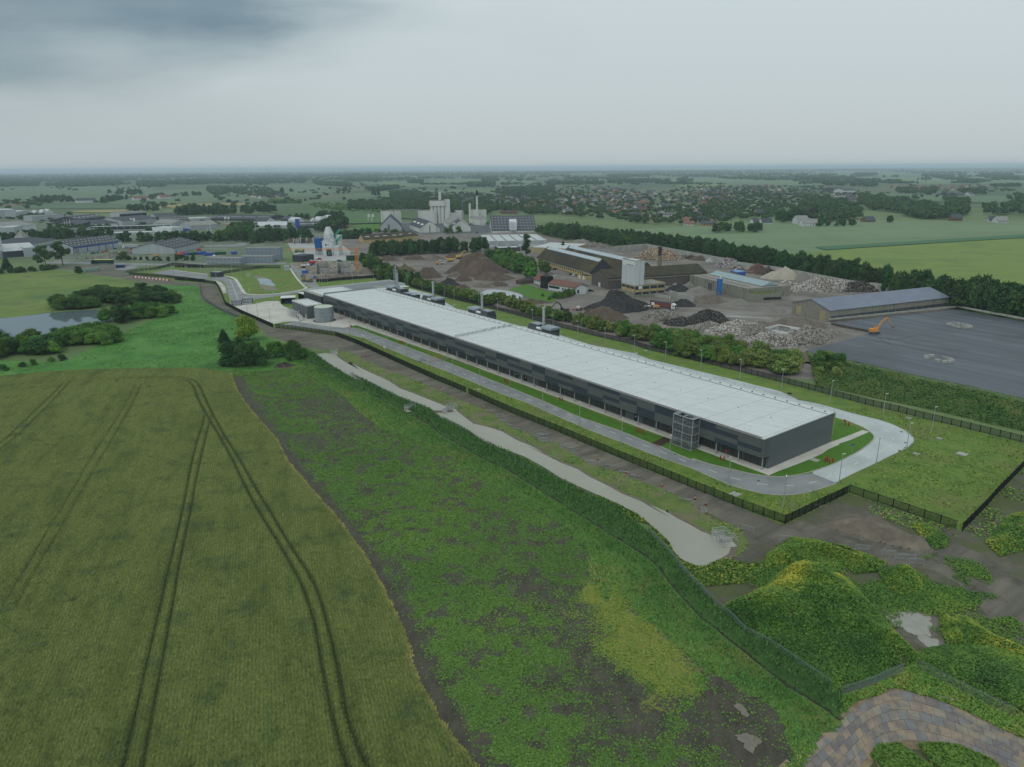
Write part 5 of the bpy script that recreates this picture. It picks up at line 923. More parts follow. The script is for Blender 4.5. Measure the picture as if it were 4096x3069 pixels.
row('B4 340 800 420 790 500 760 560 730', 3.5, 2, 4, 'shrub', 'shrub on the bank below the red brown office', 'shrub', 4.0, 4.4, ['bush'], [L_BUSH, L_MID], 'mid', 'shrubs below the office'); grow('B3 1720 530 1830 540 2080 500 2212 520 2150 540', 'shrub', 'small shrub round the pond below the office', 'shrub', 2.6, 2.8, 'bush', L_BUSH, 'mid', 'shrubs round the small pond'); 
# willow and its companions
tree('willow_tree', 'big round yellow-green willow standing beside the dirt track', 'tree', G('C1', 800, 440), 14, 16, 'bush', L_WILLOW, 'hi'); tree('spruce', 'small dark spruce left of the willow', 'tree', G('C1', 530, 462), 7.4, 5.4, 'conifer', L_CON, 'hi')
for s, h, w, k, mt_, lb in (('C1 600 700', 11, 13, 'bush', L_DARK, 'dark tree with brownish leaves at the left of the copse before the willow'), ('C1 760 715', 11, 14, 'bush', L_DARK, 'broad dark tree in the middle of the copse before the willow'), ('C1 930 700', 9.5, 13, 'bush', L_DARK, 'low dark tree at the right of the copse before the willow'), ('C1 700 600', 9, 9, 'round', L_DARK, 'dark tree at the back of the copse under the willow'), ('C1 860 600', 8, 9, 'bush', L_MID, 'mid green shrub tree between willow and copse'),
   ('C1 1090 620', 8, 11, 'bush', L_BUSH, 'light green bush between copse and stone heap'), ('C1 1180 590', 6, 8, 'bush', L_BUSH, 'light green bush behind the stone heap'), ('C1 1290 640', 9, 12, 'bush', L_MID, 'rounded dark bush at the head of the channel'), ('C1 1390 620', 5, 6, 'bush', L_BUSH, 'small bush next to the channel end')): tree('copse_tree', lb, 'tree', PTS(s)[0], h, w, k, mt_, 'hi', z=0)
# shrubs round the left pond
PS = 'pond shrubs'; 
row('B1 580 620 640 640 800 640 1000 630 1150 610', 5, 3, 6, 'pond_shrub', 'dark shrub on the far bank of the left pond', 'shrub', 7.4, 11, ['bush'], [L_MID, L_DARK], 'hi', 'shrubs on the far pond bank'); row('B1 850 560 1150 560 1400 600 1700 640', 6, 4, 7, 'pond_shrub', 'tree in the thicket behind the left pond', 'shrub', 8.6, 12.5, ['bush', 'round'], [L_MID, L_DARK], 'hi', 'thicket behind the left pond')
row('B1 1350 780 1500 740 1750 720 1880 650', 5.5, 3, 6, 'pond_shrub', 'shrub at the right end of the pond thicket', 'shrub', 7.6, 11.5, ['bush'], [L_MID, L_BUSH], 'hi', 'right end of the pond thicket'); tree('pond_tree', 'broad dark green tree at the right tip of the left pond', 'tree', G('B1', 1330, 790), 11, 11, 'round', L_DARK, 'hi')
row('B1 700 960 900 1030 1100 1020 1380 960', 5, 4, 5.5, 'pond_shrub', 'light green bush on the near bank of the left pond', 'shrub', 6.4, 10.5, ['bush'], [L_BUSH, L_MID, L_BUSH], 'hi', 'bushes on the near pond bank'); row('B1 -400 1230 -100 1180 100 1130 350 1120 600 1120 860 1090', 5.5, 4, 6, 'pond_shrub', 'bush in the belt along the near left pond bank', 'shrub', 7.4, 11, ['bush', 'round'], [L_MID, L_BUSH, L_DARK], 'hi', 'shrub belt left of the pond')
row('B1 -200 1300 100 1290 300 1250 520 1210 800 1160', 5, 1, 5, 'pond_shrub', 'low dark bramble bush at the edge of the bright meadow', 'shrub', 2.6, 5, ['bush'], [L_DARK, L_MID], 'hi', 'bramble edge of the meadow')
# left background trees
tree('old_tree', 'tall spreading tree before the white gabled hall, left one of the pair', 'tree', G('B1', 500, 205), 21, 18, 'open', L_DARK, 'hi'); tree('old_tree', 'tall spreading tree before the blue trimmed hall, right one of the pair', 'tree', G('B1', 680, 165), 22, 19, 'open', L_DARK, 'hi')
tree('thorn_bush', 'round dark bush left of the green shipping container', 'shrub', G('B1', 855, 262), 6.6, 7.2, 'round', L_DARK, 'hi'); row('B1 -100 262 100 250 300 240 560 215 640 195', 6, 2, 5, 'hedge_bush', 'dark bush in the hedge along the meadow', 'shrub', 4.8, 7, ['bush'], [L_DARK], 'mid', 'hedge along the far meadow edge'); tree('spruce', 'dark spruce at the left edge above the meadow hedge', 'tree', G('B1', 80, 215), 12, 8, 'conifer', L_CON, 'mid')
row('A1 1290 1180 1430 1190 1700 1200 2100 1195; A2 0 1165 300 1165', 7, 1, 4, 'roadside_bush', 'clipped bush along the road below the container offices', 'shrub', 4, 5.4, ['bush'], [L_DARK], 'mid', 'bushes along the estate road'); tree('roadside_tree', 'rounded tree right of the green and yellow lorry', 'tree', G('A1', 1340, 1190), 8, 11, 'round', L_MID, 'mid')
row('A1 60 985 300 960 640 965 900 945 1280 935', 9, 3, 9, 'estate_tree', 'dark tree between the long grey factory and the blue trimmed hall', 'tree', 11, 11, ['round', 'bush'], [L_DARK], 'lo', 'tree line behind the blue trimmed hall'); row('A1 1290 1000 1600 990 2212 985; A2 0 980 450 985', 10, 2, 8, 'estate_tree', 'dark tree in the line behind the white gabled hall', 'tree', 11, 11, ['round', 'bush'], [L_DARK], 'lo', 'tree line behind the gabled hall')
row('A2 450 985 600 980 750 960 820 870 700 860 560 900', 10, 3, 9, 'estate_tree', 'dark tree left of the curved estate road', 'tree', 11, 11, ['round', 'bush'], [L_DARK, L_MID], 'lo', 'trees by the curved estate road'); row('A2 860 1010 1100 990 1300 970 1520 950', 9, 5, 10, 'estate_tree', 'dark tree in the wood behind the concrete plant', 'tree', 13, 11, ['round', 'bush'], [L_DARK], 'lo', 'wood behind the concrete plant', .15)
row('A2 1700 880 1800 850 1850 800', 9, 3, 9, 'estate_tree', 'dark tree in the clump right of the white tower', 'tree', 13, 12, ['round'], [L_DARK], 'lo', 'clump right of the white tower'); row('A2 1750 960 1900 960 2130 930', 9, 2, 9, 'estate_tree', 'dark tree along the drive to the works', 'tree', 10, 11, ['round', 'bush'], [L_DARK], 'lo', 'trees along the works drive'); row('A2 1530 740 1700 750 1880 750', 10, 3, 10, 'estate_tree', 'dark tree behind the dark roofed depot', 'tree', 12, 13, ['round'], [L_DARK], 'lo', 'trees behind the depot')
# ---- countryside: things where trees can be told apart, stuff where they read as one mass
def wood(name, label, pols, n, h, w, seed, mt=None, thr=0):
    """merged mass of far trees"""
    rg = np.random.default_rng(seed); Vs, Fs, vs, off = [], [], [], 0
    for s in pols:
        poly = [nat(*t) for t in ((seg.split()[0], float(a), float(b)) for seg in s.split(';') for a, b in zip(seg.split()[1::2], seg.split()[2::2]))]
        x0, x1 = min(p[0] for p in poly), max(p[0] for p in poly); y0, y1 = min(p[1] for p in poly), max(p[1] for p in poly); k = 0; tries = 0
        while k < n and tries < n*30:
            tries += 1; x, y = rg.uniform(x0, x1), rg.uniform(y0, y1)
            if not inpoly(np.array([x]), np.array([y]), poly)[0] or (thr and vnoise(np.array([x]), np.array([y*8]), 130, seed, 3)[0] < thr): continue
            k += 1; p = G('N', x, y); V, Fq, v = LOW[int(rg.integers(len(LOW)))]; a = rg.uniform(0, 6.28); hh = h*rg.uniform(.75, 1.3); ww = w*rg.uniform(.8, 1.25); ca, sa = math.cos(a), math.sin(a)
            Q = np.stack([(V[:, 0]*ca-V[:, 1]*sa)*ww+p.x, (V[:, 0]*sa+V[:, 1]*ca)*ww+p.y, V[:, 2]*hh-.2], 1); Vs.append(Q); Fs.append(Fq+off); vs.append(np.clip(v+rg.uniform(-.25, .25), 0, 1)); off += len(V)
    me = npmesh(name, np.concatenate(Vs), np.concatenate(Fs), mt or L_FAR, {'v': ('FACE', np.concatenate(vs))}); o = put(name, me); o['kind'] = 'stuff'; o['label'] = label; return o
L_FAR = mat('leaf_far', [(40, 64, 36), (50, 78, 42), (62, 92, 48), (74, 104, 54)], attr='v')
LOW = [crown('low', 60, s, .12) for s in range(6)]
wood('far_woods', 'dark woods and tree lines along the horizon', ['A1 -200 270 600 262 2212 262 2212 300 1200 330 -200 320', 'A2 0 255 1500 240 2212 235 2212 290 0 300', 'A3 0 240 2212 225 2212 260 0 290', 'A4 0 235 2212 215 2212 240 0 255', 'A5 0 220 2212 195 2212 225 0 240', 'A6 0 200 2212 175 2212 215 0 225'], 1100, 13, 34, 1)
wood('far_woods', 'wood strips behind the far left fields', ['A1 -100 320 240 330 230 398 -100 405', 'A1 670 345 1300 340 1320 385 690 405', 'A1 1480 345 1700 340 1770 405 1500 395', 'A1 240 330 1480 310 2212 330 2212 380 1800 380 1500 345 700 345 240 375', 'A2 0 320 1400 310 1400 365 0 375', 'A2 1490 350 1900 365 1900 400 1560 385', 'A2 300 300 2212 270 2212 330 300 345'], 420, 13, 24, 2)
wood('far_woods', 'dark wood strips across the middle distance', ['A3 725 290 1400 275 1900 262 1900 300 1400 315 730 320', 'A3 1270 365 1560 360 1560 398 1280 400', 'A3 1410 300 1570 290 1600 340 1430 345', 'A3 620 340 790 330 780 365 640 365', 'A3 0 300 700 300 700 330 0 350', 'A3 150 430 520 405 530 420 290 450', 'A4 220 350 850 350 850 380 250 385', 'A4 880 260 1100 262 1330 250 1330 300 1100 290 900 300', 'A4 1350 225 2110 240 2110 300 1480 290', 'A4 890 320 1560 320 1570 365 1200 360 900 370'], 260, 13, 17, 3)
wood('far_woods', 'plantation blocks and copses in the far right fields', ['A5 1330 320 1750 320 1750 400 1330 395', 'A5 1770 330 1900 330 1900 400 1780 405', 'A5 1080 310 1180 305 1180 325 1080 328', 'A5 1045 272 1155 268 1155 285 1045 288', 'A5 1285 280 1390 280 1390 295 1285 297', 'A5 1660 250 1910 245 1910 285 1680 285', 'A5 0 240 560 235 640 260 1000 240 1000 258 300 262 0 265', 'A6 720 345 870 345 870 362 730 362', 'A6 1730 255 1900 250 2090 255 2090 285 1740 285', 'A6 400 250 630 250 630 280 420 285', 'A6 700 225 1050 225 1600 240 1600 262 1050 262 700 240', 'A6 1100 270 1300 275 1300 288 1120 290'], 150, 14, 16, 4)
wood('village_trees', 'mass of garden trees among the village houses', ['A3 760 480 1300 470 2212 560 2212 700 1900 700 1300 620 760 600', 'A3 1580 420 2212 380 2212 560 1580 500', 'A4 0 400 900 400 1300 480 2212 400 2212 800 1450 820 900 760 300 700 0 720', 'A5 0 400 700 400 1330 400 1330 480 1500 560 1600 700 900 740 600 760 0 740'], 800, 8, 10, 5)
wood('village_trees', 'denser tree mass at the left edge of the village', ['A3 430 460 730 450 760 560 450 560', 'A3 0 560 300 560 860 580 860 660 350 660 0 655', 'A3 1050 590 1600 620 1450 720 1060 690', 'A2 350 400 950 400 1140 480 1240 510 1000 530 600 470 440 510 340 450'], 420, 9, 10, 6)
wood('village_trees', 'scrub willow thicket in the green valley', ['A2 1460 590 2212 570 2212 680 1900 670 1500 630', 'A2 1020 545 1360 550 1350 580 1000 580'], 150, 5, 10, 7, L_BUSH)
wood('right_woods', 'woods right of the village along the fields', ['A5 1230 520 1700 600 1750 740 1330 790 1000 700', 'A6 440 500 1000 560 930 690 560 650 430 590', 'A6 930 600 1160 600 1420 700 1400 750 1100 745 930 720', 'A6 1350 540 1600 560 1580 720 1420 720'], 260, 12, 13, 8)
wood('right_woods', 'rounded copses at the right edge', ['A6 1780 600 2212 600 2212 715 1780 700', 'A6 2110 500 2300 500 2300 600 2130 600', 'A6 830 430 1060 420 1050 480 830 480', 'A6 1100 430 1260 420 1260 480 1100 475', 'A6 1500 450 1790 440 1790 490 1500 478', 'A6 1830 395 2170 380 2170 405 1840 408'], 70, 12, 13, 9)
wood('far_woods', 'scattered woods and hedgerows fading into the haze', ['N 0 700 2048 688 4096 678 4096 735 2048 742 0 748'], 3200, 12, 26, 21, thr=.5)
wood('far_woods', 'hedges and small copses between the middle distance fields', ['N 0 745 2048 740 4096 735 4096 800 2048 800 0 850'], 420, 9, 13, 22, thr=.6)
wood('estate_trees', 'low trees and bushes between the estate halls', ['A1 -100 700 700 690 1300 720 2212 720; A2 900 740 1300 760 1300 830 800 960 0 960; A1 1300 960 200 900 -100 900'], 420, 5, 7, 23, thr=.52)
def clump(s, n, h, w, label, cat='tree', kinds=('round', 'bush'), mts=(L_DARK,), q='lo', grp=None, name='copse_tree'):
    poly = [nat(seg.split()[0], float(a), float(b)) for seg in s.split(';') for a, b in zip(seg.split()[1::2], seg.split()[2::2])]; xs = [p[0] for p in poly]; ys = [p[1] for p in poly]; k = t = 0
    while k < n and t < 4000:
        t += 1; x, y = random.uniform(min(xs), max(xs)), random.uniform(min(ys), max(ys))
        if inpoly(np.array([x]), np.array([y]), poly)[0]: k += 1; tree(name, label, cat, G('N', x, y), h*random.uniform(.8, 1.2), w*random.uniform(.85, 1.15), random.choice(kinds), random.choice(mts), q, grp or label)
clump('A1 375 545 500 530 800 545 820 580 600 583 380 578', 22, 15, 18, 'dark tree in the oval copse left of the long farmhouse'); clump('A1 1110 470 1250 450 1530 460 1530 495 1300 490', 16, 16, 17, 'dark tree in the copse behind the farms'); clump('A1 1030 560 1200 530 1400 540 1390 568 1100 574', 14, 15, 15, 'tree round the farm with the pale roofs')
clump('A1 1365 655 1500 640 1740 645 1740 670 1400 668', 18, 12, 14, 'dark tree in the copse beside the yellow field'); clump('A1 1590 520 1700 500 1720 535 1600 537', 7, 12, 13, 'tree by the red roofed farm'); clump('A1 1850 510 1950 500 2200 480 2200 495 1980 505 1860 520', 9, 13, 13, 'tree in the row of farm gardens')
clump('A1 1830 700 2000 670 2212 680 2212 705 1850 712; A2 0 700', 14, 15, 17, 'dark tree in the wood behind the estate roofs'); clump('A2 0 690 300 660 700 650 1130 660 1130 698 600 705 0 710', 46, 16, 17, 'dark tree in the long wood behind the warehouses', name='wood_tree')
clump('A2 1215 740 1330 735 1450 745 1440 760 1230 755', 6, 10, 12, 'tree beside the depot lorries'); clump('A2 1110 480 1180 470 1180 495 1120 495', 2, 20, 14, 'tall tree in the valley meadow'); clump('A2 1220 455 1290 450 1285 462 1225 463', 3, 14, 12, 'group of three trees in the valley meadow'); clump('A2 1330 462 1410 458 1410 468 1340 468', 3, 8, 11, 'low tree in the valley meadow'); clump('A2 1500 525 1600 515 1600 532 1380 560', 5, 11, 10, 'tree on the valley road'); clump('A2 2080 490 2200 470 2212 495 2090 497', 7, 17, 9, 'dark fir in the fir clump by the valley road', kinds=('conifer',), mts=(L_CON,))
clump('A2 1730 470 1780 460 1900 455 1900 490 1740 490', 6, 18, 13, 'tall loose tree by the valley road', kinds=('open',)); clump('A5 90 870 300 850 660 860 650 890 330 912 120 905', 30, 11, 9, 'tree in the triangular copse on the pale field', kinds=('round', 'tall'), mts=(L_MID, L_DARK)); clump('A5 830 770 1030 760 1030 800 850 790', 9, 17, 15, 'big tree beside the white farm'); clump('A5 1120 740 1240 730 1240 750 1120 750', 2, 19, 17, 'copper coloured tree behind the white farm', mts=(L_RED,)); clump('A5 1280 815 1500 800 1670 790 1660 822 1290 828', 14, 8, 10, 'tree in the hedge right of the white farm')
clump('A6 690 775 765 772 765 786 695 786', 2, 11, 10, 'dark tree standing alone on the field edge'); clump('A6 1000 355 1070 352 1070 365 1000 366', 4, 9, 13, 'tree in the small field copse'); clump('A6 630 340 700 335 700 350 640 352', 4, 16, 16, 'tree by the round field copse'); clump('A6 680 298 860 292 850 304 690 306', 5, 18, 20, 'tree round the far red farm'); clump('A6 1065 325 1160 320 1160 334 1070 334', 4, 15, 16, 'tree in the right field copse'); clump('A3 1015 417 1140 413 1140 422 1015 423', 6, 9, 13, 'bush in the field behind the works')
# ============================================================ buildings
def C_(name, c, d=.92, **k): return mat(name, [c, tuple(int(v*d) for v in c)], scale=k.pop('scale', .25), **k)
m_wgrey = C_('wall_grey', (164, 172, 175), stretch=(1, 1, .2)); m_wwhite = C_('wall_white', (196, 202, 204), stretch=(1, 1, .2)); m_wdark = C_('wall_dark', (62, 68, 74)); m_wbeige = C_('wall_beige', (158, 146, 116))
m_rdark = C_('roof_dark', (74, 80, 86), .85); m_rgrey = C_('roof_grey', (140, 142, 138), .88); m_rlight = C_('roof_light', (186, 192, 192)); m_rbrown = mat('roof_moss_brown', [(52, 48, 42), (62, 56, 46), (70, 66, 46)], scale=.08, second=((96, 92, 42), .06, .54, .66, .7), stretch=(1, .4, 1), rot=.5)
m_rbrown2 = mat('roof_moss_dark', [(50, 48, 38), (60, 58, 42), (70, 66, 48)], scale=.2); m_skyl = mat('skylight', (206, 206, 200), rough=.4); m_glass = mat('window_glass', (40, 50, 58), rough=.12, spec=.6); m_yb = mat('yellow_brick', [(166, 148, 98), (178, 160, 112), (150, 132, 90)], scale=.4, second=((112, 102, 80), .25, .56, .7, .6)); m_db = mat('dark_brick', [(84, 80, 76), (96, 91, 86), (72, 68, 66)], scale=.8)
m_blue = mat('blue_paint', (44, 82, 160), rough=.5); m_cpan = mat('concrete_panel', [(118, 118, 108), (136, 135, 124), (96, 97, 90)], scale=.5, stretch=(1, 1, .12), detail=4, nrough=.8); m_kalk = mat('lime_white', [(186, 190, 184), (198, 202, 196), (160, 164, 158)], scale=.15, stretch=(1, 1, .15), lo=.3, hi=.7)
m_gb = mat('roof_bluegreen', [(128, 150, 152), (140, 160, 162)], scale=.4, rough=.5); m_rr = mat('roof_redbrown', [(104, 74, 66), (118, 86, 76)], scale=.6); m_slate = mat('roof_slate_blue', [(104, 112, 126), (114, 122, 136)], scale=.2, rough=.55); m_ridge = mat('ridge_cap', [(160, 174, 182), (176, 188, 194)], scale=.5, rough=.5)
def solve_ridge(A, ux, vy, h, L0, c, x, y):
    """depth/2 and rise so that the near ridge end projects to the pixel"""
    tx, ty = nat(c, x, y); best = None
    for t in np.arange(2, 50, .5):
        for r in np.arange(.5, 22, .5):
            q = proj(A+ux*L0+vy*t+Vector((0, 0, h+r))); e = (q[0]-tx)**2+(q[1]-ty)**2
            if best is None or e < best[0]: best = (e, t, r)
    return best[1], best[2]
def bld(name, label, cat, a, b, top, dep, roof='flat', rise=3.0, wm=None, rm=None, wins=None, doors=None, sky=None, len_add=0, group=None, over=.4, ridge=None, para=.5, h=None, side=None):
    """a, b: ground ends (crop, x, y) of the front; top: (crop, x, y) eave above a, or None with h given"""
    A = G(*a); B = G(*b); h = h or HT(A, *top); ux = (B-A).normalized(); vy = Vector((-ux.y, ux.x, 0)); L = (B-A).length+len_add; wm = wm or m_wgrey; rm = rm or m_rdark
    if ridge: t, rise = solve_ridge(A, ux, vy, h, 0, *ridge); dep = 2*t
    if isinstance(dep, tuple): dep = abs((G(*dep)-A).dot(vy))
    r = thing(name, label, cat, A, math.atan2(ux.y, ux.x), group); W = MB(); R_ = MB()
    if roof == 'flat':
        W.box(0, 0, 0, L, dep, h); W.box(0, 0, h, L, .3, h+para); W.box(0, dep-.3, h, L, dep, h+para); W.box(0, .3, h, .3, dep-.3, h+para); W.box(L-.3, .3, h, L, dep-.3, h+para); R_.box(.3, .3, h-.1, L-.3, dep-.3, h+.08)
    elif roof == 'gable':
        W.prism([(0, 0), (dep, 0), (dep, h), (dep/2, h+rise-.02), (0, h)], 0, L); k = rise/(dep/2)
        R_.prism([(-over, h-over*k), (dep/2, h+rise), (dep+over, h-over*k), (dep+over, h-over*k+.25), (dep/2, h+rise+.25), (-over, h-over*k+.25)], -over, L+over)
    elif roof == 'gabley':
        W.prism([(0, 0), (L, 0), (L, h), (L/2, h+rise-.02), (0, h)], 0, dep, axis='y'); k = rise/(L/2)
        R_.prism([(-over, h-over*k), (L/2, h+rise), (L+over, h-over*k), (L+over, h-over*k+.25), (L/2, h+rise+.25), (-over, h-over*k+.25)], -over, dep+over, axis='y')
    elif roof == 'shed':
        W.prism([(0, 0), (dep, 0), (dep, h+rise), (0, h)], 0, L); R_.prism([(-over, h), (dep+over, h+rise), (dep+over, h+rise+.25), (-over, h+.25)], -over, L+over)
    W.build('wall', wm, r); ro = R_.build('roof', rm, r)
    if sky:     # rooflights: rows, per row, size
        nr, nc, sw, sd = sky; o = MB()
        for i in range(nr):
            for j in range(nc):
                if roof == 'gabley': x = L*.5*(i+.6)/(nr+.4) if i < nr else 0; y = dep*(j+.5)/nc; z = h+rise*(x/(L/2))+.27; o.add([(x-sd/2, y-sw/2, z-rise*sd/L), (x+sd/2, y-sw/2, z+rise*sd/L), (x+sd/2, y+sw/2, z+rise*sd/L), (x-sd/2, y+sw/2, z-rise*sd/L)], [(0, 1, 2, 3)]); continue
                x = L*(j+.5)/nc; y = (dep*.5 if roof == 'gable' else dep)*(i+.7)/(nr+.4); k = rise/(dep/2) if roof == 'gable' else 0; z = h+y*k+(.3 if roof == 'gable' else .16)
                o.add([(x-sw/2, y-sd/2, z-k*sd/2), (x+sw/2, y-sd/2, z-k*sd/2), (x+sw/2, y+sd/2, z+k*sd/2), (x-sw/2, y+sd/2, z+k*sd/2)], [(0, 1, 2, 3)])
        o.build('rooflight', m_skyl, ro)
    for w in (wins or []):      # (n, z0, z1, x0 frac, x1 frac, width, face)
        n, z0, z1, f0, f1, ww = w[:6]; face = w[6] if len(w) > 6 else 'f'
        for i in range(n):
            o = MB(); LL = L if face == 'f' else dep; c = LL*(f0+(f1-f0)*(i+.5)/n)
            if face == 'f': o.box(c-ww/2, -.06, z0, c+ww/2, .02, z1)
            elif face == 'l': o.box(-.06, c-ww/2, z0, .02, c+ww/2, z1)
            else: o.box(L-.02, c-ww/2, z0, L+.06, c+ww/2, z1)
            o.build('window', m_glass, r)
    for d in (doors or []):
        f, ww, z1, mt = d[:4]; face = d[4] if len(d) > 4 else 'f'; o = MB()
        if face == 'f': c = L*f; o.box(c-ww/2, -.08, 0, c+ww/2, .02, z1)
        elif face == 'l': c = dep*f; o.box(-.08, c-ww/2, 0, .02, c+ww/2, z1)
        else: c = dep*f; o.box(L-.02, c-ww/2, 0, L+.08, c+ww/2, z1)
        o.build('door', mt, r)
    r['_L'] = L; r['_D'] = dep; r['_H'] = h; r['_R'] = rise; return r
def part(r, name, mt, fn, parent=None):
    o = MB(); fn(o); return o.build(name, mt, parent or r)
def clean(r):
    for k in ('_L', '_D', '_H', '_R'):
        if k in r: del r[k]
def text(body, size, mt, parent, loc, rot=(math.pi/2, 0, 0), sx=1.0):
    cu = bpy.data.curves.new('lettering', 'FONT'); cu.body = body; cu.size = size; cu.extrude = .01; cu.align_x = 'CENTER'; cu.align_y = 'CENTER'; cu.resolution_u = 2
    tmp = bpy.data.objects.new('lettering', cu); COL.objects.link(tmp); bpy.context.view_layer.update(); me = bpy.data.meshes.new_from_object(tmp.evaluated_get(bpy.context.evaluated_depsgraph_get())); bpy.data.objects.remove(tmp)
    me.materials.clear(); me.materials.append(mt); o = put('lettering', me, parent, loc); o.rotation_euler = rot; o.scale.x = sx; return o
# ---- recycling yard
r = bld('brick_factory', 'long yellow brick factory hall with mossy brown roof, left of the two parallel halls', 'factory', ('B4', 130, 405), ('B4', 700, 575), ('B4', 130, 352), 40, 'gable', wm=m_yb, rm=m_rbrown, ridge=('B4', 250, 236), len_add=0, wins=[(22, 1.6, 3.0, .02, .9, 1.6)])
fa = r; FA, FD, FH, FR, FL = r.location.copy(), r['_D'], r['_H'], r['_R'], r['_L']; frz = r.rotation_euler.z; fu = Vector((math.cos(frz), math.sin(frz), 0)); fv = Vector((-fu.y, fu.x, 0))
part(r, 'ridge_cap', m_ridge, lambda o: o.prism([(FD/2-2.2, FH+FR-2.2*FR/(FD/2)+.3), (FD/2, FH+FR+.55), (FD/2+2.2, FH+FR-2.2*FR/(FD/2)+.3)], 2, FL-2))
part(r, 'clerestory_strip', m_wgrey, lambda o: [o.box(FL*k/22+.3, -.1, FH-1.1, FL*(k+1)/22-.3, -.02, FH-.25) for k in range(22)])
part(r, 'gable_cladding', m_wdark, lambda o: o.prism([(-.1, 3.0), (FD+.1, 3.0), (FD+.1, FH), (FD/2, FH+FR-.05), (-.1, FH)], FL, FL+.12))
r2 = thing('brick_factory', 'second mossy roofed factory hall, right and behind the yellow brick hall', 'factory', FA+fv*FD, frz); L2 = FL*1.28
o = MB(); o.prism([(0, 0), (FD, 0), (FD, FH), (FD/2, FH+FR-.05), (0, FH)], 0, L2); o.build('wall', m_db, r2); k_ = FR/(FD/2); o = MB(); o.prism([(0, FH), (FD/2, FH+FR), (FD+.4, FH-.4*k_), (FD+.4, FH-.4*k_+.25), (FD/2, FH+FR+.25), (0, FH+.25)], -.4, L2+.4); o.build('roof', m_rbrown, r2)
o = MB(); o.prism([(FD/2-2.2, FH+FR-2.2*k_+.3), (FD/2, FH+FR+.55), (FD/2+2.2, FH+FR-2.2*k_+.3)], 2, L2-2); o.build('ridge_cap', m_ridge, r2)
r = bld('cross_hall', 'dark brick cross hall with a long mossy roof passing behind the tower', 'factory', ('B4', 890, 697), ('B4', 1668, 645), ('B4', 890, 578), 20, 'gable', wm=m_db, rm=m_rbrown2, ridge=('B4', 808, 478), len_add=22, doors=[(.12, 6, 4.5, m_rdark), (.5, 3, 3, m_wwhite, 'l')]); clean(r)
part(r, 'gutter', m_cpan, lambda o: o.box(0, -.5, 6.1, 118, -.1, 6.6))
r = bld('works_building', 'yellow brick and concrete works building at the foot of the grey tower', 'factory', ('B4', 1177, 787), ('B4', 1505, 757), ('B4', 1177, 655), 15, 'flat', wm=m_yb, rm=m_rgrey, wins=[(4, .46, 0, 0, 0, 0)][:0])
WL, WD, WH = r['_L'], r['_D'], r['_H']
part(r, 'concrete_frame', m_cpan, lambda o: ([o.box(WL*k/4-.2, -.15, 0, WL*k/4+.2, -.01, WH) for k in range(5)], o.box(0, -.12, 3.3, WL, -.01, 3.8), o.box(0, -.2, WH-.5, WL, -.01, WH), [o.box(-.15, WD*k/3-.2, 0, -.01, WD*k/3+.2, WH) for k in range(4)]))
for k in range(4):
    part(r, 'window', m_glass, lambda o: o.box(WL*k/4+.5, -.08, WH-2.8, WL*(k+1)/4-.5, -.01, WH-.9)); part(r, 'window', m_glass, lambda o: o.box(WL*k/4+.5, -.08, 1.8, WL*(k+1)/4-.5, -.01, 3.2))
for k in range(3): part(r, 'window', m_glass, lambda o: o.box(-.08, WD*k/3+.5, WH-2.4, -.01, WD*(k+1)/3-.5, WH-.8))
part(r, 'door', m_white, lambda o: o.box(3, -.12, 5.4, 6, -.02, 8.2)); part(r, 'lower_wall', m_cpan, lambda o: (o.box(-.05, -.05, 0, WL+.05, -.005, 1.7), o.box(-.05, 0, 0, -.005, WD, 3.4)))
clean(r)
tw = thing('silo_tower', 'tall light grey panelled tower with a white lettered band standing on the works building', 'tower', r.location+Vector((0, 0, WH+.55)), r.rotation_euler.z); TH = HT(r.location, 'B4', 1178, 392)-WH-.55; TW_ = WL*.285; m_tw = mat('tower_panel', [(180, 186, 188), (190, 195, 196)], scale=.15, stretch=(1, 1, .3), rough=.5)
part(tw, 'cladding', m_tw, lambda o: o.box(-.2, -.3, -.6, TW_, WD, TH)); part(tw, 'panel_joint', m_wdark, lambda o: ([o.box(-.24, WD*k/3-.05, -.6, -.2, WD*k/3+.05, TH) for k in (1, 2)], o.box(TW_*.5-.05, -.34, -.6, TW_*.5+.05, -.3, TH)))
part(tw, 'parapet', m_cpan, lambda o: (o.box(-.25, -.35, TH, TW_+.05, .2, TH+.4), o.box(-.25, WD-.4, TH, TW_+.05, WD+.05, TH+.4), o.box(-.25, .2, TH, .2, WD-.4, TH+.4), o.box(TW_-.3, .2, TH, TW_+.05, WD-.4, TH+.4)))
sb = part(tw, 'sign_band', m_white, lambda o: o.box(-.32, .1, TH-3.6, -.25, WD-.6, TH-.5)); text('Sortering & Genbrug', 1.25, m_black, sb, (-.36, WD*.36, TH-2.9), (math.pi/2, 0, -math.pi/2), .75)
c = thing('brick_chimney', 'tall tapering brick chimney with a blackened top behind the tower', 'chimney', G('B4', 1440, 620)); CH_ = HT(c.location, 'B4', 1440, 236)
part(c, 'shaft', mat('chimney_brick', [(110, 104, 92), (124, 116, 102), (96, 90, 80)], scale=.8), lambda o: o.cyl(0, 0, 0, CH_*.76, 2.05, 20, 1.35)); part(c, 'sooty_top', mat('soot', [(48, 46, 44), (58, 55, 52)], scale=1), lambda o: o.cyl(0, 0, CH_*.76, CH_, 1.35, 20, 1.15))
r = bld('concrete_shed', 'long low concrete shed with blue-green lantern roof and faded roof pattern', 'shed', ('B5', 428, 372), ('B5', 1043, 532), ('B5', 428, 275), ('B5', 1362, 462), 'flat', wm=m_cpan, rm=mat('felt_roof', [(142, 138, 130), (128, 124, 118)], scale=.6), para=.3)
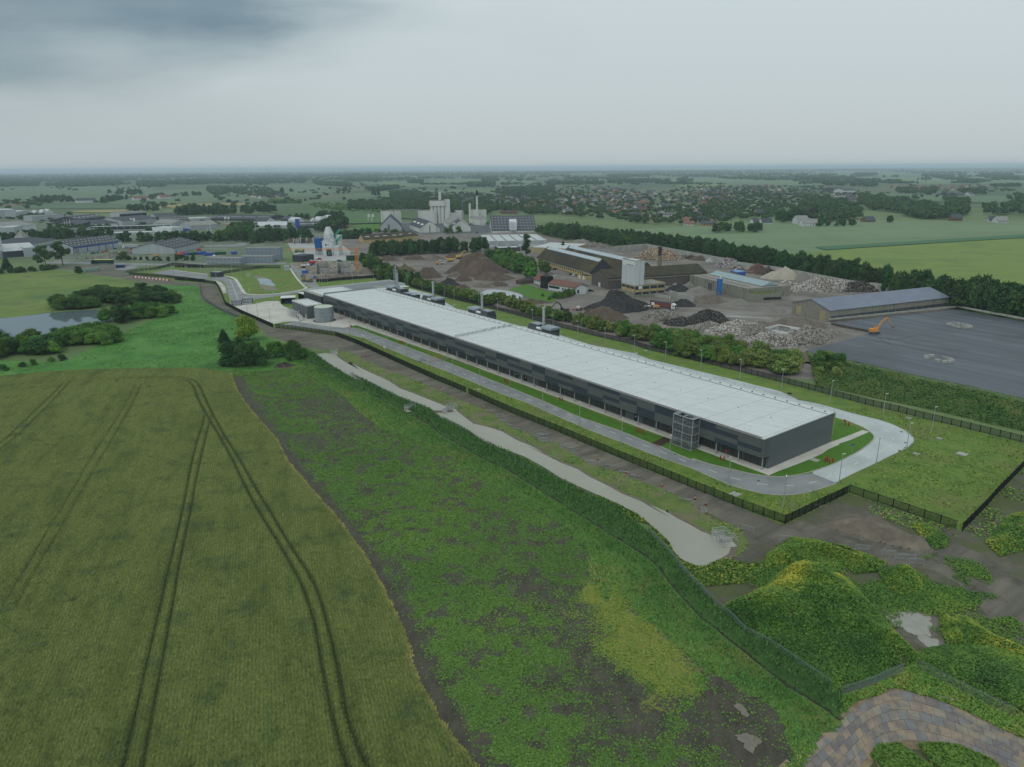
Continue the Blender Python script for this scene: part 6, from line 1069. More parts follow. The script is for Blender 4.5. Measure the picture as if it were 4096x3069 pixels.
SL, SD, SH = r['_L'], r['_D'], r['_H']; part(r, 'lantern_roof', m_gb, lambda o: o.prism([(SD*.42, SH+.4), (SD*.62, SH+2.6), (SD*.82, SH+.4)], 2, SL-4))
part(r, 'wall_rib', mat('rib_concrete', [(150, 148, 136)], rough=.8), lambda o: [o.box(SL*k/26-.12, -.3, 0, SL*k/26+.12, -.02, SH) for k in range(27)])
def fl(o):
    rg = random.Random(4)
    for k in range(34):
        x = 3+k*(SL-8)/34
        if 15 < k < 18: continue
        for j in range(2): o.box(x+j*.7, SD*.14+rg.uniform(0, .5), SH+.09, x+j*.7+.28, SD*.14+rg.uniform(1.6, 3.0), SH+.12)
part(r, 'roof_patch', m_rdark, fl); part(r, 'door', m_rdark, lambda o: o.box(SL*.34, -.1, 0, SL*.42, -.02, 4.5)); clean(r)
r = bld('concrete_annex', 'low concrete annex with a mossy green roof and a window band', 'shed', ('B5', 1110, 562), ('B5', 1418, 548), ('B5', 1110, 488), 14, 'flat', wm=m_cpan, rm=mat('moss_roof', [(88, 84, 50), (78, 92, 44), (96, 88, 62)], scale=.3), wins=[(4, .9, 2.4, .38, .66, 2.1), (4, .9, 2.4, .68, .95, 2.1)], para=.25); clean(r)
s = thing('blue_silo', 'blue steel silo with ladder standing against the long concrete shed', 'silo', G('B5', 742, 486)); SI = HT(s.location, 'B5', 740, 312)
part(s, 'body', mat('silo_blue', [(40, 96, 160), (50, 108, 172)], scale=.5, rough=.5), lambda o: (o.box(-1.5, -1.5, 2.2, 1.5, 1.5, SI), [o.bar((x, y, 0), (x, y, 2.2), .35) for x in (-1.3, 1.3) for y in (-1.3, 1.3)])); part(s, 'ladder', m_galv, lambda o: [o.bar((-1.2, -1.7, .4*k), (-.6, -1.7, .4*k), .06) for k in range(int(SI/.4))]); part(s, 'vent', m_white, lambda o: o.cyl(.4, 0, SI, SI+1.4, .55, 10))
r = bld('concrete_hall', 'long concrete hall with a blue-grey pitched roof along the asphalt pad', 'shed', ('B6', 108, 505), ('B6', 1390, 350), ('B6', 112, 388), 25, 'gable', wm=m_cpan, rm=m_slate, ridge=('B5', 1740, 538), doors=[(.18, 4, 5, m_wbeige, 'l'), (.5, 5, 6, m_cpan, 'l'), (.8, 4, 5, m_wbeige, 'l')])
HL, HH = r['_L'], r['_H']; part(r, 'dark_opening', m_rdark, lambda o: o.box(1, -.1, PADZ, HL-1, -.03, PADZ+1.6)); part(r, 'post', m_galvd, lambda o: [o.box(HL*k/17-.15, -.2, 0, HL*k/17+.15, -.1, PADZ+1.7) for k in range(1, 17)]); clean(r)
r = bld('office_house', 'low white office with a red-brown roof and window band, right wing', 'house', ('B4', 250, 700), ('B4', 545, 750), ('B4', 250, 635), 10, 'gable', wm=m_wwhite, rm=m_rr, ridge=('B4', 320, 585), wins=[(7, 1.6, 3.2, .02, .42, 1.5), (5, 1.2, 2.8, .5, .95, 1.3)]); clean(r)
r = bld('office_house', 'low white office with a red-brown roof, left wing by the lawn', 'house', ('B4', 95, 628), ('B4', 168, 650), ('B4', 95, 580), 10, 'gable', wm=m_wwhite, rm=m_rr, wins=[(5, 1.6, 3.2, .05, .95, 1.1)], len_add=6, rise=3.2); clean(r)
r = bld('entrance_block', 'black timber entrance block between the two office wings', 'building', ('B4', 165, 680), ('B4', 245, 690), ('B4', 165, 560), 6, 'flat', wm=m_black, rm=m_black, wins=[(1, 1.5, 6, .2, .5, 1.4)]); clean(r)
r = bld('gable_house', 'small pale gabled end house behind the green container', 'house', ('B4', 553, 750), ('B4', 655, 745), ('B4', 553, 670), 9, 'gabley', 1.6, wm=m_wwhite, rm=m_rr, wins=[(1, .6, 3, .1, .3, 1.4)]); clean(r)
r = bld('garage', 'small yellow brick garage with white doors beside the hall', 'garage', ('B4', 566, 572), ('B4', 655, 597), ('B4', 566, 535), 7, 'flat', wm=m_yb, rm=m_rbrown2, doors=[(.25, 2.4, 2.4, m_white), (.75, 2.4, 2.4, m_white)], para=.15); clean(r)
r = bld('shed', 'low wooden shed with moss on its roof beside the lawn', 'shed', ('B3', 1850, 375), ('B3', 1985, 355), ('B3', 1850, 335), 6, 'flat', wm=mat('old_wood', [(92, 84, 72), (76, 70, 62)], scale=2), rm=m_rbrown, para=.1); clean(r)
def cwall(name, lab, s, h, w=.5, mt=None, cat='wall', grp=None, z=0):
    pts = PTS(s); r = thing(name, lab, cat, pts[0], 0, grp); o = MB()
    for i in range(len(pts)-1): o.bar(pts[i]-pts[0]+Vector((0, 0, h/2+z)), pts[i+1]-pts[0]+Vector((0, 0, h/2+z)), w, h)
    o.build('panel', mt or m_concw, r); return r
cwall('retaining_wall', 'high grey concrete wall behind the heaps along the tree belt', 'B4 958 290 1310 262 1420 285 1760 350 2212 440; B5 860 190 1390 262 2139 412; B6 900 210', 5.5); cwall('retaining_wall', 'sloping concrete bay wall beside the grey gravel heap', 'B5 205 500 470 575', 4); cwall('retaining_wall', 'low concrete bay of blocks next to the works building', 'B4 1395 770 1560 800 1560 830', 2); cwall('retaining_wall', 'concrete block bay dividing the wood pile', 'B4 1650 370 1790 330', 3, .8)
cwall('block_wall', 'low wall of concrete blocks along the tree belt edge of the pad', 'B6 1500 372 2212 508 2900 640', 1.0, .8, z=PADZ); cwall('block_wall', 'pale concrete kerb wall along the long hall on the pad', 'B6 105 512 1480 372', .9, .6, z=PADZ)
r = bld('works_container', 'bright blue steel container hut with a pale blue roof', 'container', ('D2', 1112, 238), ('D2', 1330, 232), ('D2', 1112, 158), 9, 'flat', wm=mat('hut_blue', [(36, 72, 150), (44, 84, 164)], scale=.8), rm=mat('hut_roof', (110, 150, 196)), para=.05); clean(r)
def ring(cx, cy, lab, open_i):
    base = G('B6', cx, cy, PADZ); k = 0
    spots = [(-4.6, -1.5, 1.2), (-4.4, 1.2, 1.3), (-3.0, 3.2, .2), (-.2, 3.6, 0), (2.4, 3.4, .1), (4.6, 2.2, -.5), (5.0, .2, 1.5), (4.4, -2.0, 1.4), (2.2, -3.3, .1), (-.4, -3.5, 0), (-3.0, -3.2, .1)]
    for i, (x, y, a) in enumerate(spots):
        if i in open_i: continue
        o = MB(); o.box(-1.15, -.55, 0, 1.15, .55, 1.05); o.box(-.9, -.3, 1.05, -.6, .3, 1.15); o.box(.6, -.3, 1.05, .9, .3, 1.15)
        tag(o.build('concrete_block', m_concw, None, base+fu*x+fv*y, frz+a), lab, 'concrete block', lab)
ring(1510, 555, 'pale concrete block in the ring on the pad farther from the hall', (10,)); ring(1290, 915, 'pale concrete block in the ring round the pit nearest the bank', (9, 2))
# white tub round a water pit
t = thing('pit_barrier', 'white barrier ring round a square water pit between the rubble heaps', 'barrier', G('B5', 1420, 870)); pts = [G('B5', *q)-t.location for q in ((1228, 870), (1385, 828), (1622, 868), (1600, 890), (1480, 912), (1235, 880))]
part(t, 'barrier_wall', m_white, lambda o: [o.bar(pts[i]+Vector((0, 0, .6)), pts[(i+1) % 6]+Vector((0, 0, .6)), .4, 1.2) for i in range(6)]); sheet('pit_water', [p+t.location for p in pts], mat('pit_water', [(96, 104, 100)], rough=.1), .1)
# ---- heaps
m_h = {k: mat('heap_'+k, c, scale=s, bump=b, nrough=.75, bscale=bs) for k, c, s, b, bs in (('black', [(38, 38, 40), (50, 50, 51), (62, 62, 62)], .5, .3, 1.5), ('brown', [(72, 62, 54), (86, 75, 65), (100, 88, 76)], .25, .25, 1.2), ('greybrown', [(84, 78, 70), (102, 95, 86), (116, 108, 98)], .25, .25, 1.2), ('sand', [(150, 144, 130), (166, 160, 146)], .2, .15, .8), ('gravel', [(110, 108, 102), (128, 126, 120)], .3, .1, 2), ('rubble', [(98, 95, 90), (128, 124, 117), (150, 146, 138)], 1.2, .4, 2), ('green', [(74, 88, 48), (90, 84, 62), (70, 80, 46)], .2, .2, 1))}
DEB = {'rubble': [(112, 108, 102), (134, 130, 122), (152, 148, 140), (174, 171, 163)], 'dark': [(48, 46, 44), (70, 67, 64), (100, 96, 92), (140, 136, 130)], 'wood': [(116, 100, 84), (140, 122, 102), (160, 142, 120), (184, 170, 150), (100, 86, 74), (150, 140, 130)], 'mixed': [(108, 102, 96), (150, 146, 140), (180, 178, 172), (128, 112, 100), (196, 196, 192), (140, 134, 126)], 'colour': [(136, 62, 54), (176, 176, 174), (84, 98, 128), (120, 116, 112), (190, 190, 186), (88, 84, 82)], 'red': [(116, 68, 58), (134, 86, 76), (142, 108, 98), (94, 58, 52)], 'white': [(150, 150, 146), (200, 202, 200), (120, 120, 116)]}
HF = []
def heap(lab, c, x, y, rx, ry, h, mk, deb=None, nd=0, rz=0.0, name='spoil_heap', cat='heap', ds=(.4, 1.3), pk=1.35, z=0):
    P0 = G(c, x, y); sd = random.randrange(999); n = 44; V = []; rg = np.random.default_rng(sd)
    rr = np.linspace(0, 1, 15); th = np.linspace(0, 2*np.pi, n, endpoint=False); R2, T2 = np.meshgrid(rr, th, indexing='ij'); X = R2*np.cos(T2)*rx; Y = R2*np.sin(T2)*ry
    lob = 1+.28*(vnoise(np.cos(T2)*3+sd, np.sin(T2)*3, 1, sd, 2)-.5)*2; X *= lob; Y *= lob
    def zf(R_, X_, Y_): return h*np.clip(1-R_**pk, 0, 1)*(.5+1.0*vnoise(X_+P0.x, Y_+P0.y, max(2, rx*.33), sd, 5))+(vnoise(X_+P0.x, Y_+P0.y, 1.2, 3, 2)-.5)*.5*(1-R_)
    Z = zf(R2, X, Y)-.05; ca, sa = math.cos(rz), math.sin(rz); V = np.stack([X*ca-Y*sa, X*sa+Y*ca, Z], -1).reshape(-1, 3)
    Fq = np.array([(i*n+j, i*n+(j+1) % n, (i+1)*n+(j+1) % n, (i+1)*n+j) for i in range(14) for j in range(n)])[:, ::-1]
    me = npmesh('heap_surface', V, Fq, m_h[mk], smooth=True)
    if not deb: o = put(name, me, None, P0); tag(o, lab, cat); return
    r = thing(name, lab, cat, P0); put('heap_core', me, r); u = np.sqrt(rg.uniform(0, 1, nd)); t = rg.uniform(0, 2*np.pi, nd); dx, dy = u*np.cos(t)*rx, u*np.sin(t)*ry; dz = zf(u, dx, dy)+rg.uniform(-.1, .25, nd)
    B = np.array([(x, y, z) for z in (-.5, .5) for y in (-.5, .5) for x in (-.5, .5)]); bf = np.array([(0, 2, 3, 1), (4, 5, 7, 6), (0, 1, 5, 4), (2, 6, 7, 3), (0, 4, 6, 2), (1, 3, 7, 5)])
    S = rg.uniform(ds[0], ds[1], (nd, 3))*np.array([1.35, .7, .35]); A = rg.normal(size=(nd, 3, 3)); Q, _ = np.linalg.qr(A); VV = np.einsum('nij,nkj->nki', Q, B[None]*S[:, None, :])+np.stack([dx*ca-dy*sa, dx*sa+dy*ca, dz], 1)[:, None, :]
    FF = (bf[None]+8*np.arange(nd)[:, None, None]).reshape(-1, 4); v = np.repeat(rg.uniform(0, 1, nd), 6); mt = mat('debris_'+deb, DEB[deb], attr='v', rough=.8)
    for nd_ in mt.node_tree.nodes:
        if nd_.type == 'VALTORGB': nd_.color_ramp.interpolation = 'CONSTANT'
    put('debris', npmesh('debris', VV.reshape(-1, 3), FF, mt, {'v': ('FACE', v)}), r, kind='stuff')
for a in (('big dark brown soil heap, tallest in the spoil yard behind the hall', 'B3', 1370, 250, 23, 20, 16, 'brown'), ('dark soil heap running right from the tallest one', 'B3', 1560, 310, 15, 12, 6, 'brown'), ('soil heap left of the curved track in the spoil yard', 'B3', 850, 290, 12, 10, 7.5, 'brown'), ('dark soil heap at the back left corner of the spoil yard', 'B3', 410, 112, 9, 7, 4.5, 'brown'),
 ('second soil heap along the back of the spoil yard', 'B3', 700, 100, 10, 7, 4.5, 'brown'), ('grassy soil heap along the back of the spoil yard', 'B3', 900, 95, 10, 6, 4, 'greybrown'), ('soil heap by the yellow excavator', 'B3', 1120, 82, 10, 6, 4.4, 'brown'), ('jet black heap beside the hedge in the spoil yard', 'B3', 1060, 385, 8, 7, 5, 'black'), ('small dark heap behind the hedge right of the black one', 'B3', 1220, 415, 6, 5, 2.6, 'brown'), ('green overgrown soil heap near the roadside trees', 'B3', 600, 230, 9, 8, 5.5, 'green'),
 ('cone of soil in front of the tallest heap', 'B3', 1130, 285, 6, 5, 4, 'greybrown'), ('low soil cone nearer the hedge', 'B3', 1215, 330, 7, 6, 4, 'brown'), ('low brown heap near the pond edge', 'B3', 1420, 395, 7, 5, 2.8, 'greybrown'), ('dark low heap left of the pond', 'B3', 1600, 385, 8, 5, 3, 'brown'), ('pale low heap beside the pond', 'B3', 1500, 400, 6, 4, 2.4, 'greybrown'), ('small dark heap at the far left of the spoil yard', 'B3', 480, 190, 4, 3, 2.2, 'brown')): heap(*a)
heap('huge black heap in front of the works tower', 'B4', 1000, 905, 20, 14, 10.5, 'black', 'dark', 500, .2, ds=(.3, .8), pk=1.2); heap('brown heap in front of the huge black one', 'B4', 830, 1010, 14, 10, 7, 'brown')
heap('heap of pale broken concrete beside the hedge', 'B4', 1480, 1015, 11, 7, 5.4, 'rubble', 'rubble', 1500); heap('dark heap of broken asphalt and slabs', 'B4', 1960, 1055, 13, 8, 7, 'black', 'dark', 1300); heap('low dark rubble heap between the pale concrete and the asphalt heap', 'B4', 1680, 1070, 9, 6, 3.5, 'black', 'dark', 500)
heap('mixed rubble heap with red bricks', 'B5', 850, 890, 12, 8, 3.6, 'rubble', 'mixed', 1500); heap('red brick scatter heap', 'B5', 820, 870, 4, 2.5, 2.6, 'rubble', 'red', 250); heap('rubble heap left of the white pit barrier', 'B5', 1080, 890, 11, 8, 3.8, 'rubble', 'rubble', 1500); heap('large rubble heap with pale sand in front of the pit barrier', 'B5', 1300, 1000, 14, 8, 5, 'rubble', 'mixed', 2600, ds=(.3, .9)); heap('heap of large broken concrete slabs next to the asphalt pad', 'B5', 1680, 985, 11, 7, 5.6, 'rubble', 'rubble', 900, ds=(.9, 2.2))
heap('long low bank of pale rubble along the hedge right of the asphalt heap', 'B5', 620, 850, 13, 6, 3, 'rubble', 'rubble', 1500, .15); heap('pale sandy rubble heap behind the red brick scatter', 'B5', 960, 820, 10, 6, 2.6, 'sand', 'mixed', 900); heap('wide low spread of demolition rubble below the sand heap', 'B5', 1650, 445, 15, 6, 3, 'rubble', 'mixed', 1800); heap('low brown heap between the white ring and the long concrete hall', 'B5', 1600, 815, 15, 9, 4.6, 'greybrown'); heap('small pale gravel cone in the middle of the yard', 'B5', 1320, 665, 7, 5, 3.4, 'gravel'); heap('pale gravel cone before the low annex', 'B5', 965, 575, 6, 4.5, 2.8, 'gravel'); heap('wide grey-brown gravel heap behind the bay wall', 'B5', 600, 560, 12, 8, 5, 'greybrown'); heap('dark gravel heap behind the red lorry', 'B5', 350, 600, 8, 6, 4, 'black'); heap('dark gravel heap behind the works building', 'B5', 300, 440, 9, 6, 4.4, 'black'); heap('grey gravel heap against the long concrete shed', 'B5', 520, 450, 8, 5, 4, 'gravel'); heap('small grey heap at the shed corner', 'B5', 430, 385, 4, 3, 2.4, 'gravel')
heap('big pale sand heap in front of the tree belt', 'B5', 1430, 305, 15, 9, 8.4, 'sand'); heap('grey gravel heap right of the pale sand', 'B5', 1650, 320, 8, 6, 5, 'gravel'); heap('large heap of mixed white and brown demolition waste', 'B5', 1900, 425, 25, 11, 8, 'rubble', 'mixed', 5200); heap('right end of the demolition waste heap by the long roof', 'B6', 420, 165, 19, 8, 5.5, 'rubble', 'dark', 1500); heap('low strip of mixed waste left of the demolition heap', 'B5', 1480, 400, 16, 6, 3.4, 'rubble', 'mixed', 1500)
heap('heap of crushed red brick in front of the tree belt', 'B5', 1150, 245, 8.5, 6, 6.6, 'brown', 'red', 1300, ds=(.3, .7)); heap('dark brown branch heap beside the red brick', 'B5', 1260, 265, 8, 6, 4.8, 'brown', 'dark', 300); heap('colourful plastic waste heap of white red and blue', 'B5', 850, 185, 12, 7, 7.4, 'rubble', 'colour', 1300); heap('dark blue and black scrap beside the colourful heap', 'B5', 960, 205, 7, 5, 3, 'black', 'colour', 350)
heap('big heap of waste timber behind the chimney', 'B4', 1430, 360, 21, 12, 9.5, 'rubble', 'wood', 5200, ds=(.5, 2.2), name='timber_heap'); heap('right shoulder of waste timber by the block bay', 'B4', 1560, 375, 12, 8, 6, 'rubble', 'wood', 1500, ds=(.5, 2)); heap('dark branch heap in the block bay', 'B4', 1790, 365, 5, 4, 3, 'black', 'dark', 300); heap('brown compost heap along the concrete wall', 'B4', 1900, 380, 11, 6, 4.4, 'brown'); heap('white scrap heap at the wall', 'B4', 2010, 400, 5, 4, 3, 'rubble', 'white', 250)
heap('grey gravel heap at the end of the white roofed warehouse', 'B4', 600, 205, 12, 8, 6, 'gravel'); heap('low rubble heap behind the second factory roof', 'B4', 780, 235, 14, 7, 4, 'rubble', 'rubble', 500); heap('earth heap beside the grass bank by the black excavator', 'B4', 60, 840, 12, 5, 2.5, 'brown'); heap('earth bank between building site and black netting', 'E3', 1150, 1290, 22, 5, 3.2, 'greybrown', rz=.1); heap('earth heap at the foot of the crane', 'E3', 1750, 1180, 9, 7, 4, 'greybrown'); heap('heap of field stones between the bushes and the fallow field', 'C1', 1180, 720, 4.2, 3.4, 1.6, 'greybrown', 'dark', 500, ds=(.2, .5), name='stone_heap'); heap('small earth heap on the dirt track near the willow', 'C1', 1270, 440, 4, 3, 1.1, 'greybrown')
# ---- tall white plant in the middle distance
GB = lambda *a, **k: clean(bld(*a, **k))
GB('lime_silo_block', 'white box building behind the domed dark shed, leftmost of the works', 'factory', ('A3', 352, 800), ('A3', 556, 795), ('A3', 352, 668), 22, 'flat', wm=m_kalk, rm=m_rr)
GB('gable_shed', 'dark roofed shed with grey gable front, leftmost of the works', 'shed', ('A3', 322, 872), ('A3', 558, 868), ('A3', 322, 832), 55, 'gabley', 14, wm=m_wgrey, rm=m_rdark, doors=[(.42, 2, 8, m_rdark)])
GB('gable_shed', 'grey gabled shed with striped dark roof in the middle of the works', 'shed', ('A3', 757, 895), ('A3', 968, 888), ('A3', 757, 845), 75, 'gabley', 8.5, wm=m_kalk, rm=m_rdark, sky=(1, 3, 14, 2.2), doors=[(.5, 1.2, 9, m_rdark)])
GB('gable_shed', 'long gabled shed with pale rear roof and dark front roof', 'shed', ('A3', 1092, 885), ('A3', 1303, 880), ('A3', 1092, 835), 24, 'gabley', 9, wm=m_kalk, rm=m_rdark, sky=(1, 2, 6, 2)); GB('gable_shed', 'pale fibre roofed shed behind the dark one', 'shed', ('A3', 1075, 852), ('A3', 1285, 847), ('A3', 1075, 800), 60, 'gabley', 9, wm=m_kalk, rm=m_rgrey)
GB('lime_silo_block', 'large white box building left of the round silos', 'factory', ('A3', 755, 800), ('A3', 940, 796), ('A3', 755, 662), 25, 'flat', wm=m_kalk, rm=m_rr)
s = thing('silo_group', 'tall white silo block of round cells with a box on top, highest of the works', 'silo', G('A3', 868, 795), .02); hs = HT(s.location, 'A3', 868, 606); wS = (G('A3', 1020, 795)-s.location).length
part(s, 'silo_cell', m_kalk, lambda o: [o.cyl(wS*(i+.5)/4, wS/8+(j*wS/4), 0, hs, wS/8, 18) for i in range(4) for j in range(2)]); part(s, 'head_house', m_kalk, lambda o: o.box(-1, -1, hs, wS+1, wS/2+1, hs+8)); part(s, 'roof', m_rr, lambda o: o.box(-1.3, -1.3, hs+8, wS+1.3, wS/2+1.3, hs+8.6)); part(s, 'lift_tower', m_kalk, lambda o: (o.box(wS+.5, 2, 0, wS+8, wS/2+2, hs+9), o.box(wS*.62, 2, hs+8.6, wS*.78, 8, hs+20)))
GB('lime_silo_block', 'long low white block right of the round silos', 'factory', ('A3', 1030, 790), ('A3', 1228, 788), ('A3', 1030, 688), 20, 'flat', wm=m_kalk, rm=m_rgrey); GB('lime_silo_block', 'small raised white block beside the conveyor', 'factory', ('A3', 1160, 792), ('A3', 1224, 790), ('A3', 1160, 660), 14, 'flat', wm=m_kalk, rm=m_rgrey)
GB('lime_silo_block', 'white box building next to the thin chimney', 'factory', ('A3', 1312, 800), ('A3', 1474, 797), ('A3', 1312, 655), 24, 'flat', wm=m_kalk, rm=m_rr); GB('gable_shed', 'small pale gabled block right of the chimney', 'shed', ('A3', 1410, 815), ('A3', 1462, 812), ('A3', 1410, 745), 30, 'gabley', 3, wm=m_kalk, rm=m_rgrey)
s = thing('thin_chimney', 'very slim white chimney with a black tip above the works', 'chimney', G('A3', 1374, 806)); hs = HT(s.location, 'A3', 1372, 437); part(s, 'shaft', m_kalk, lambda o: (o.cyl(0, 0, 0, hs*.85, 1.6, 12, 1.2), o.box(-2, -2, hs*.6, 2, 2, hs*.62))); part(s, 'tip', m_black, lambda o: o.cyl(0, 0, hs*.85, hs, 1.5, 12, 1.3)); s = thing('steel_flue', 'short white flue left of the slim chimney', 'chimney', G('A3', 1297, 800)); part(s, 'pipe', m_kalk, lambda o: o.cyl(0, 0, 0, 30, 1.6, 12))
s = thing('conveyor_bridge', 'thin conveyor bridge linking the silos and the chimney building', 'conveyor', G('A3', 1215, 800)); e_ = G('A3', 1330, 800)-s.location; part(s, 'bridge', m_galvd, lambda o: o.bar((0, 0, 33), e_+Vector((0, 0, 38)), 2, 2)); part(s, 'support', m_galvd, lambda o: o.bar((0, 0, 0), (0, 0, 33), 1)); s = thing('conveyor_bridge', 'long level conveyor from the left white box to the silos', 'conveyor', G('A3', 480, 800)); e_ = G('A3', 760, 800)-s.location; part(s, 'bridge', m_galvd, lambda o: o.bar((0, 0, 21), e_+Vector((0, 0, 21)), 1.6, 1.6)); part(s, 'support', m_galvd, lambda o: o.bar((0, 0, 0), (0, 0, 21), 1))
r = bld('big_barn', 'huge dark roofed barn with rows of small rooflights right of the works', 'barn', ('A3', 1530, 893), ('A3', 2012, 888), ('A3', 1530, 873), 60, 'gable', wm=m_kalk, rm=m_rdark, ridge=('A3', 1482, 714), sky=(5, 14, 1.5, 1.0)); bh = r['_H']; part(r, 'dormer', m_wwhite, lambda o: o.prism([(0, 0), (14, 0), (14, 16), (0, 13)], r['_L']*.4, r['_L']*.56)); clean(r)
r = bld('white_warehouse', 'big white roofed warehouse with a grey band and dark roof seams', 'warehouse', ('A3', 1475, 1052), ('A3', 2128, 1040), ('A3', 1475, 992), 75, 'flat', wm=m_wwhite, rm=m_rlight, doors=[(.25, 8, 6, m_wgrey), (.45, 8, 6, m_wgrey)], wins=[(3, 3, 4.5, .02, .12, 2)], para=.6); L_ = r['_L']; D_ = r['_D']; h_ = r['_H']; part(r, 'fascia', m_wgrey, lambda o: (o.box(-.2, -.2, h_-3, L_+.2, -.01, h_+.7), o.box(-.2, 0, h_-3, -.01, D_, h_+.7))); part(r, 'roof_seam', m_rgrey, lambda o: [o.box(L_*k/6-.5, 2, h_+.1, L_*k/6+.5, D_-2, h_+.7) for k in range(1, 6)]); part(r, 'side_wall', m_wbeige, lambda o: o.box(-.3, 1, 0, -.21, D_, h_-3)); clean(r)
GB('canopy_hall', 'dark glazed entrance under a flat grey canopy before the white warehouse', 'canopy', ('A3', 1600, 1098), ('A3', 1835, 1090), ('A3', 1600, 1062), 16, 'flat', wm=m_wdark, rm=m_rlight); r = bld('white_warehouse', 'lower white roofed hall right of the poplar with small roof vents', 'warehouse', ('A4', 60, 1105), ('A4', 480, 1125), ('A4', 60, 1052), 52, 'flat', wm=m_wbeige, rm=m_rlight, sky=(5, 5, 3, 1.6), para=.3); clean(r)
for i, (x0, y0, x1, y1) in enumerate(((150, 1010, 360, 1000), (355, 1000, 560, 985), (540, 985, 740, 960))): GB('brown_shed', 'brown roofed yellow brick shed, %s one of three in a row' % ('left', 'middle', 'right')[i], 'shed', ('A3', x0, y0), ('A3', x1, y1), ('A3', x0, y0-42), 24, 'gable', 4.5, wm=m_yb, rm=m_rbrown2, sky=(1, 2, 5, 1), group='three brown sheds')
# ---- concrete plant
r = bld('mixing_tower_base', 'white concrete plant block with a lettered sign and a dark lorry bay', 'factory', ('E3', 782, 795), ('E3', 1012, 795), ('E3', 782, 470), 14, 'gabley', 3.2, wm=m_wwhite, rm=m_rlight, doors=[(.62, 5, 6.5, m_black)]); Lm = r['_L']; hm = r['_H']
sg = part(r, 'sign', m_white, lambda o: o.box(Lm*.2, -.12, hm-5.2, Lm*.82, -.03, hm-2)); part(sg, 'emblem', m_black, lambda o: (o.box(Lm*.3, -.16, hm-4.6, Lm*.36, -.12, hm-2.6), o.box(Lm*.36, -.16, hm-4.6, Lm*.42, -.12, hm-2.6)), sg); text('Unicon', .1, m_black, sg, (0, 0, 0)) if 0 else None
part(sg, 'lettering', m_rdark, lambda o: (o.box(Lm*.45, -.16, hm-3.3, Lm*.74, -.12, hm-2.95), o.box(Lm*.45, -.16, hm-4.1, Lm*.7, -.12, hm-3.75)), sg)
zt = HT(r.location, 'E3', 780, 165); z1 = HT(r.location, 'E3', 780, 320)
def mixer(o):
    o.cyl(Lm*.5, 7, hm+1, z1, Lm*.47, 6); o.cyl(Lm*.5, 7, z1, zt, Lm*.47, 6, Lm*.22)
part(r, 'mixing_head', m_wwhite, mixer); part(r, 'side_hall', m_wwhite, lambda o: o.box(Lm, 1, 0, Lm*1.5, 12, hm*.66)); part(r, 'striped_silo', m_wwhite, lambda o: o.cyl(Lm*1.22, 15, 0, hm*1.32, 3, 16)); part(r, 'green_stripe', mat('stripe_green', (60, 150, 120)), lambda o: [o.add([(Lm*1.22-3.05, 11.9, z+hm*.7), (Lm*1.22+3.05, 11.9, z+hm*.7+6), (Lm*1.22+3.05, 11.9, z+hm*.7+8.5), (Lm*1.22-3.05, 11.9, z+hm*.7+2.5)], [(0, 1, 2, 3)]) for z in (0, 7)]); clean(r)
for i, x in enumerate((690, 742)):
    s = thing('blue_silo', ('tall blue cement silo left of the white tower, outer one', 'tall blue cement silo left of the white tower, inner one')[i], 'silo', G('E3', x, 765), 0, 'blue cement silos'); hs = HT(s.location, 'E3', x, 405); part(s, 'cylinder', mat('cement_blue', [(36, 96, 160), (30, 76, 130)], scale=.4), lambda o: (o.cyl(0, 0, hs*.33, hs, 3.1, 16), o.cyl(0, 0, hs*.2, hs*.33, 1, 16, 3.1))); part(s, 'leg', m_galvd, lambda o: [o.bar((x_, y_, 0), (x_, y_, hs*.35), .4) for x_ in (-2, 2) for y_ in (-2, 2)]); part(s, 'filter', m_galv, lambda o: o.cyl(0, 0, hs, hs+3.5, .9, 8))
for i, x in enumerate((60, 220, 365, 505, 640)): heap('%s aggregate heap in the bays behind the concrete plant' % ('brown', 'grey', 'dark', 'dark brown', 'reddish brown')[i], 'E3', x, 500, 8, 6, 4.6, ('brown', 'gravel', 'black', 'brown', 'greybrown')[i])
for x in (140, 295, 435, 575): cwall('bay_wall', 'concrete bay wall between aggregate heaps behind the plant', 'E3 %d 540 %d 470' % (x, x-10), 4, .8, grp='aggregate bay walls')
# transformer bays
for i, x in enumerate((612, 1075)):
    A = G('E3', x+25, 1200); B = G('E3', x+330, 1190); q = thing('transformer_bay', ('open concrete transformer bay on the building site, left one', 'open concrete transformer bay on the building site, right one by the crane')[i], 'concrete bay', A, math.atan2(B.y-A.y, B.x-A.x), 'transformer bays'); L_ = (B-A).length
    part(q, 'wall', m_concw, lambda o: (o.box(0, 0, 0, .6, 9, 8.5), o.box(L_-.6, 0, 0, L_, 9, 8.5), o.box(.6, 8.4, 0, L_-.6, 9, 8.5))); w = thing('transformer', ('grey transformer inside the left concrete bay', 'grey transformer inside the right concrete bay')[i], 'transformer', A+(B-A)*.52+Vector((.5, 4.5, 0)), q.rotation_euler.z, 'transformers in bays')
    part(w, 'tank', m_galv, lambda o: o.box(-2.4, -1.2, .5, 2.4, 1.4, 4)); part(w, 'radiator', m_white, lambda o: [o.box(x_, -2.2, .7, x_+.18, 1.8, 3.6) for x_ in (-4, -3.6, -3.2, -2.8, 2.6, 3.0, 3.4, 3.8)]); part(w, 'bushing', m_rr, lambda o: [o.cyl(x_, 0, 4, 5.2, .2, 8) for x_ in (-1.2, 0, 1.2)])
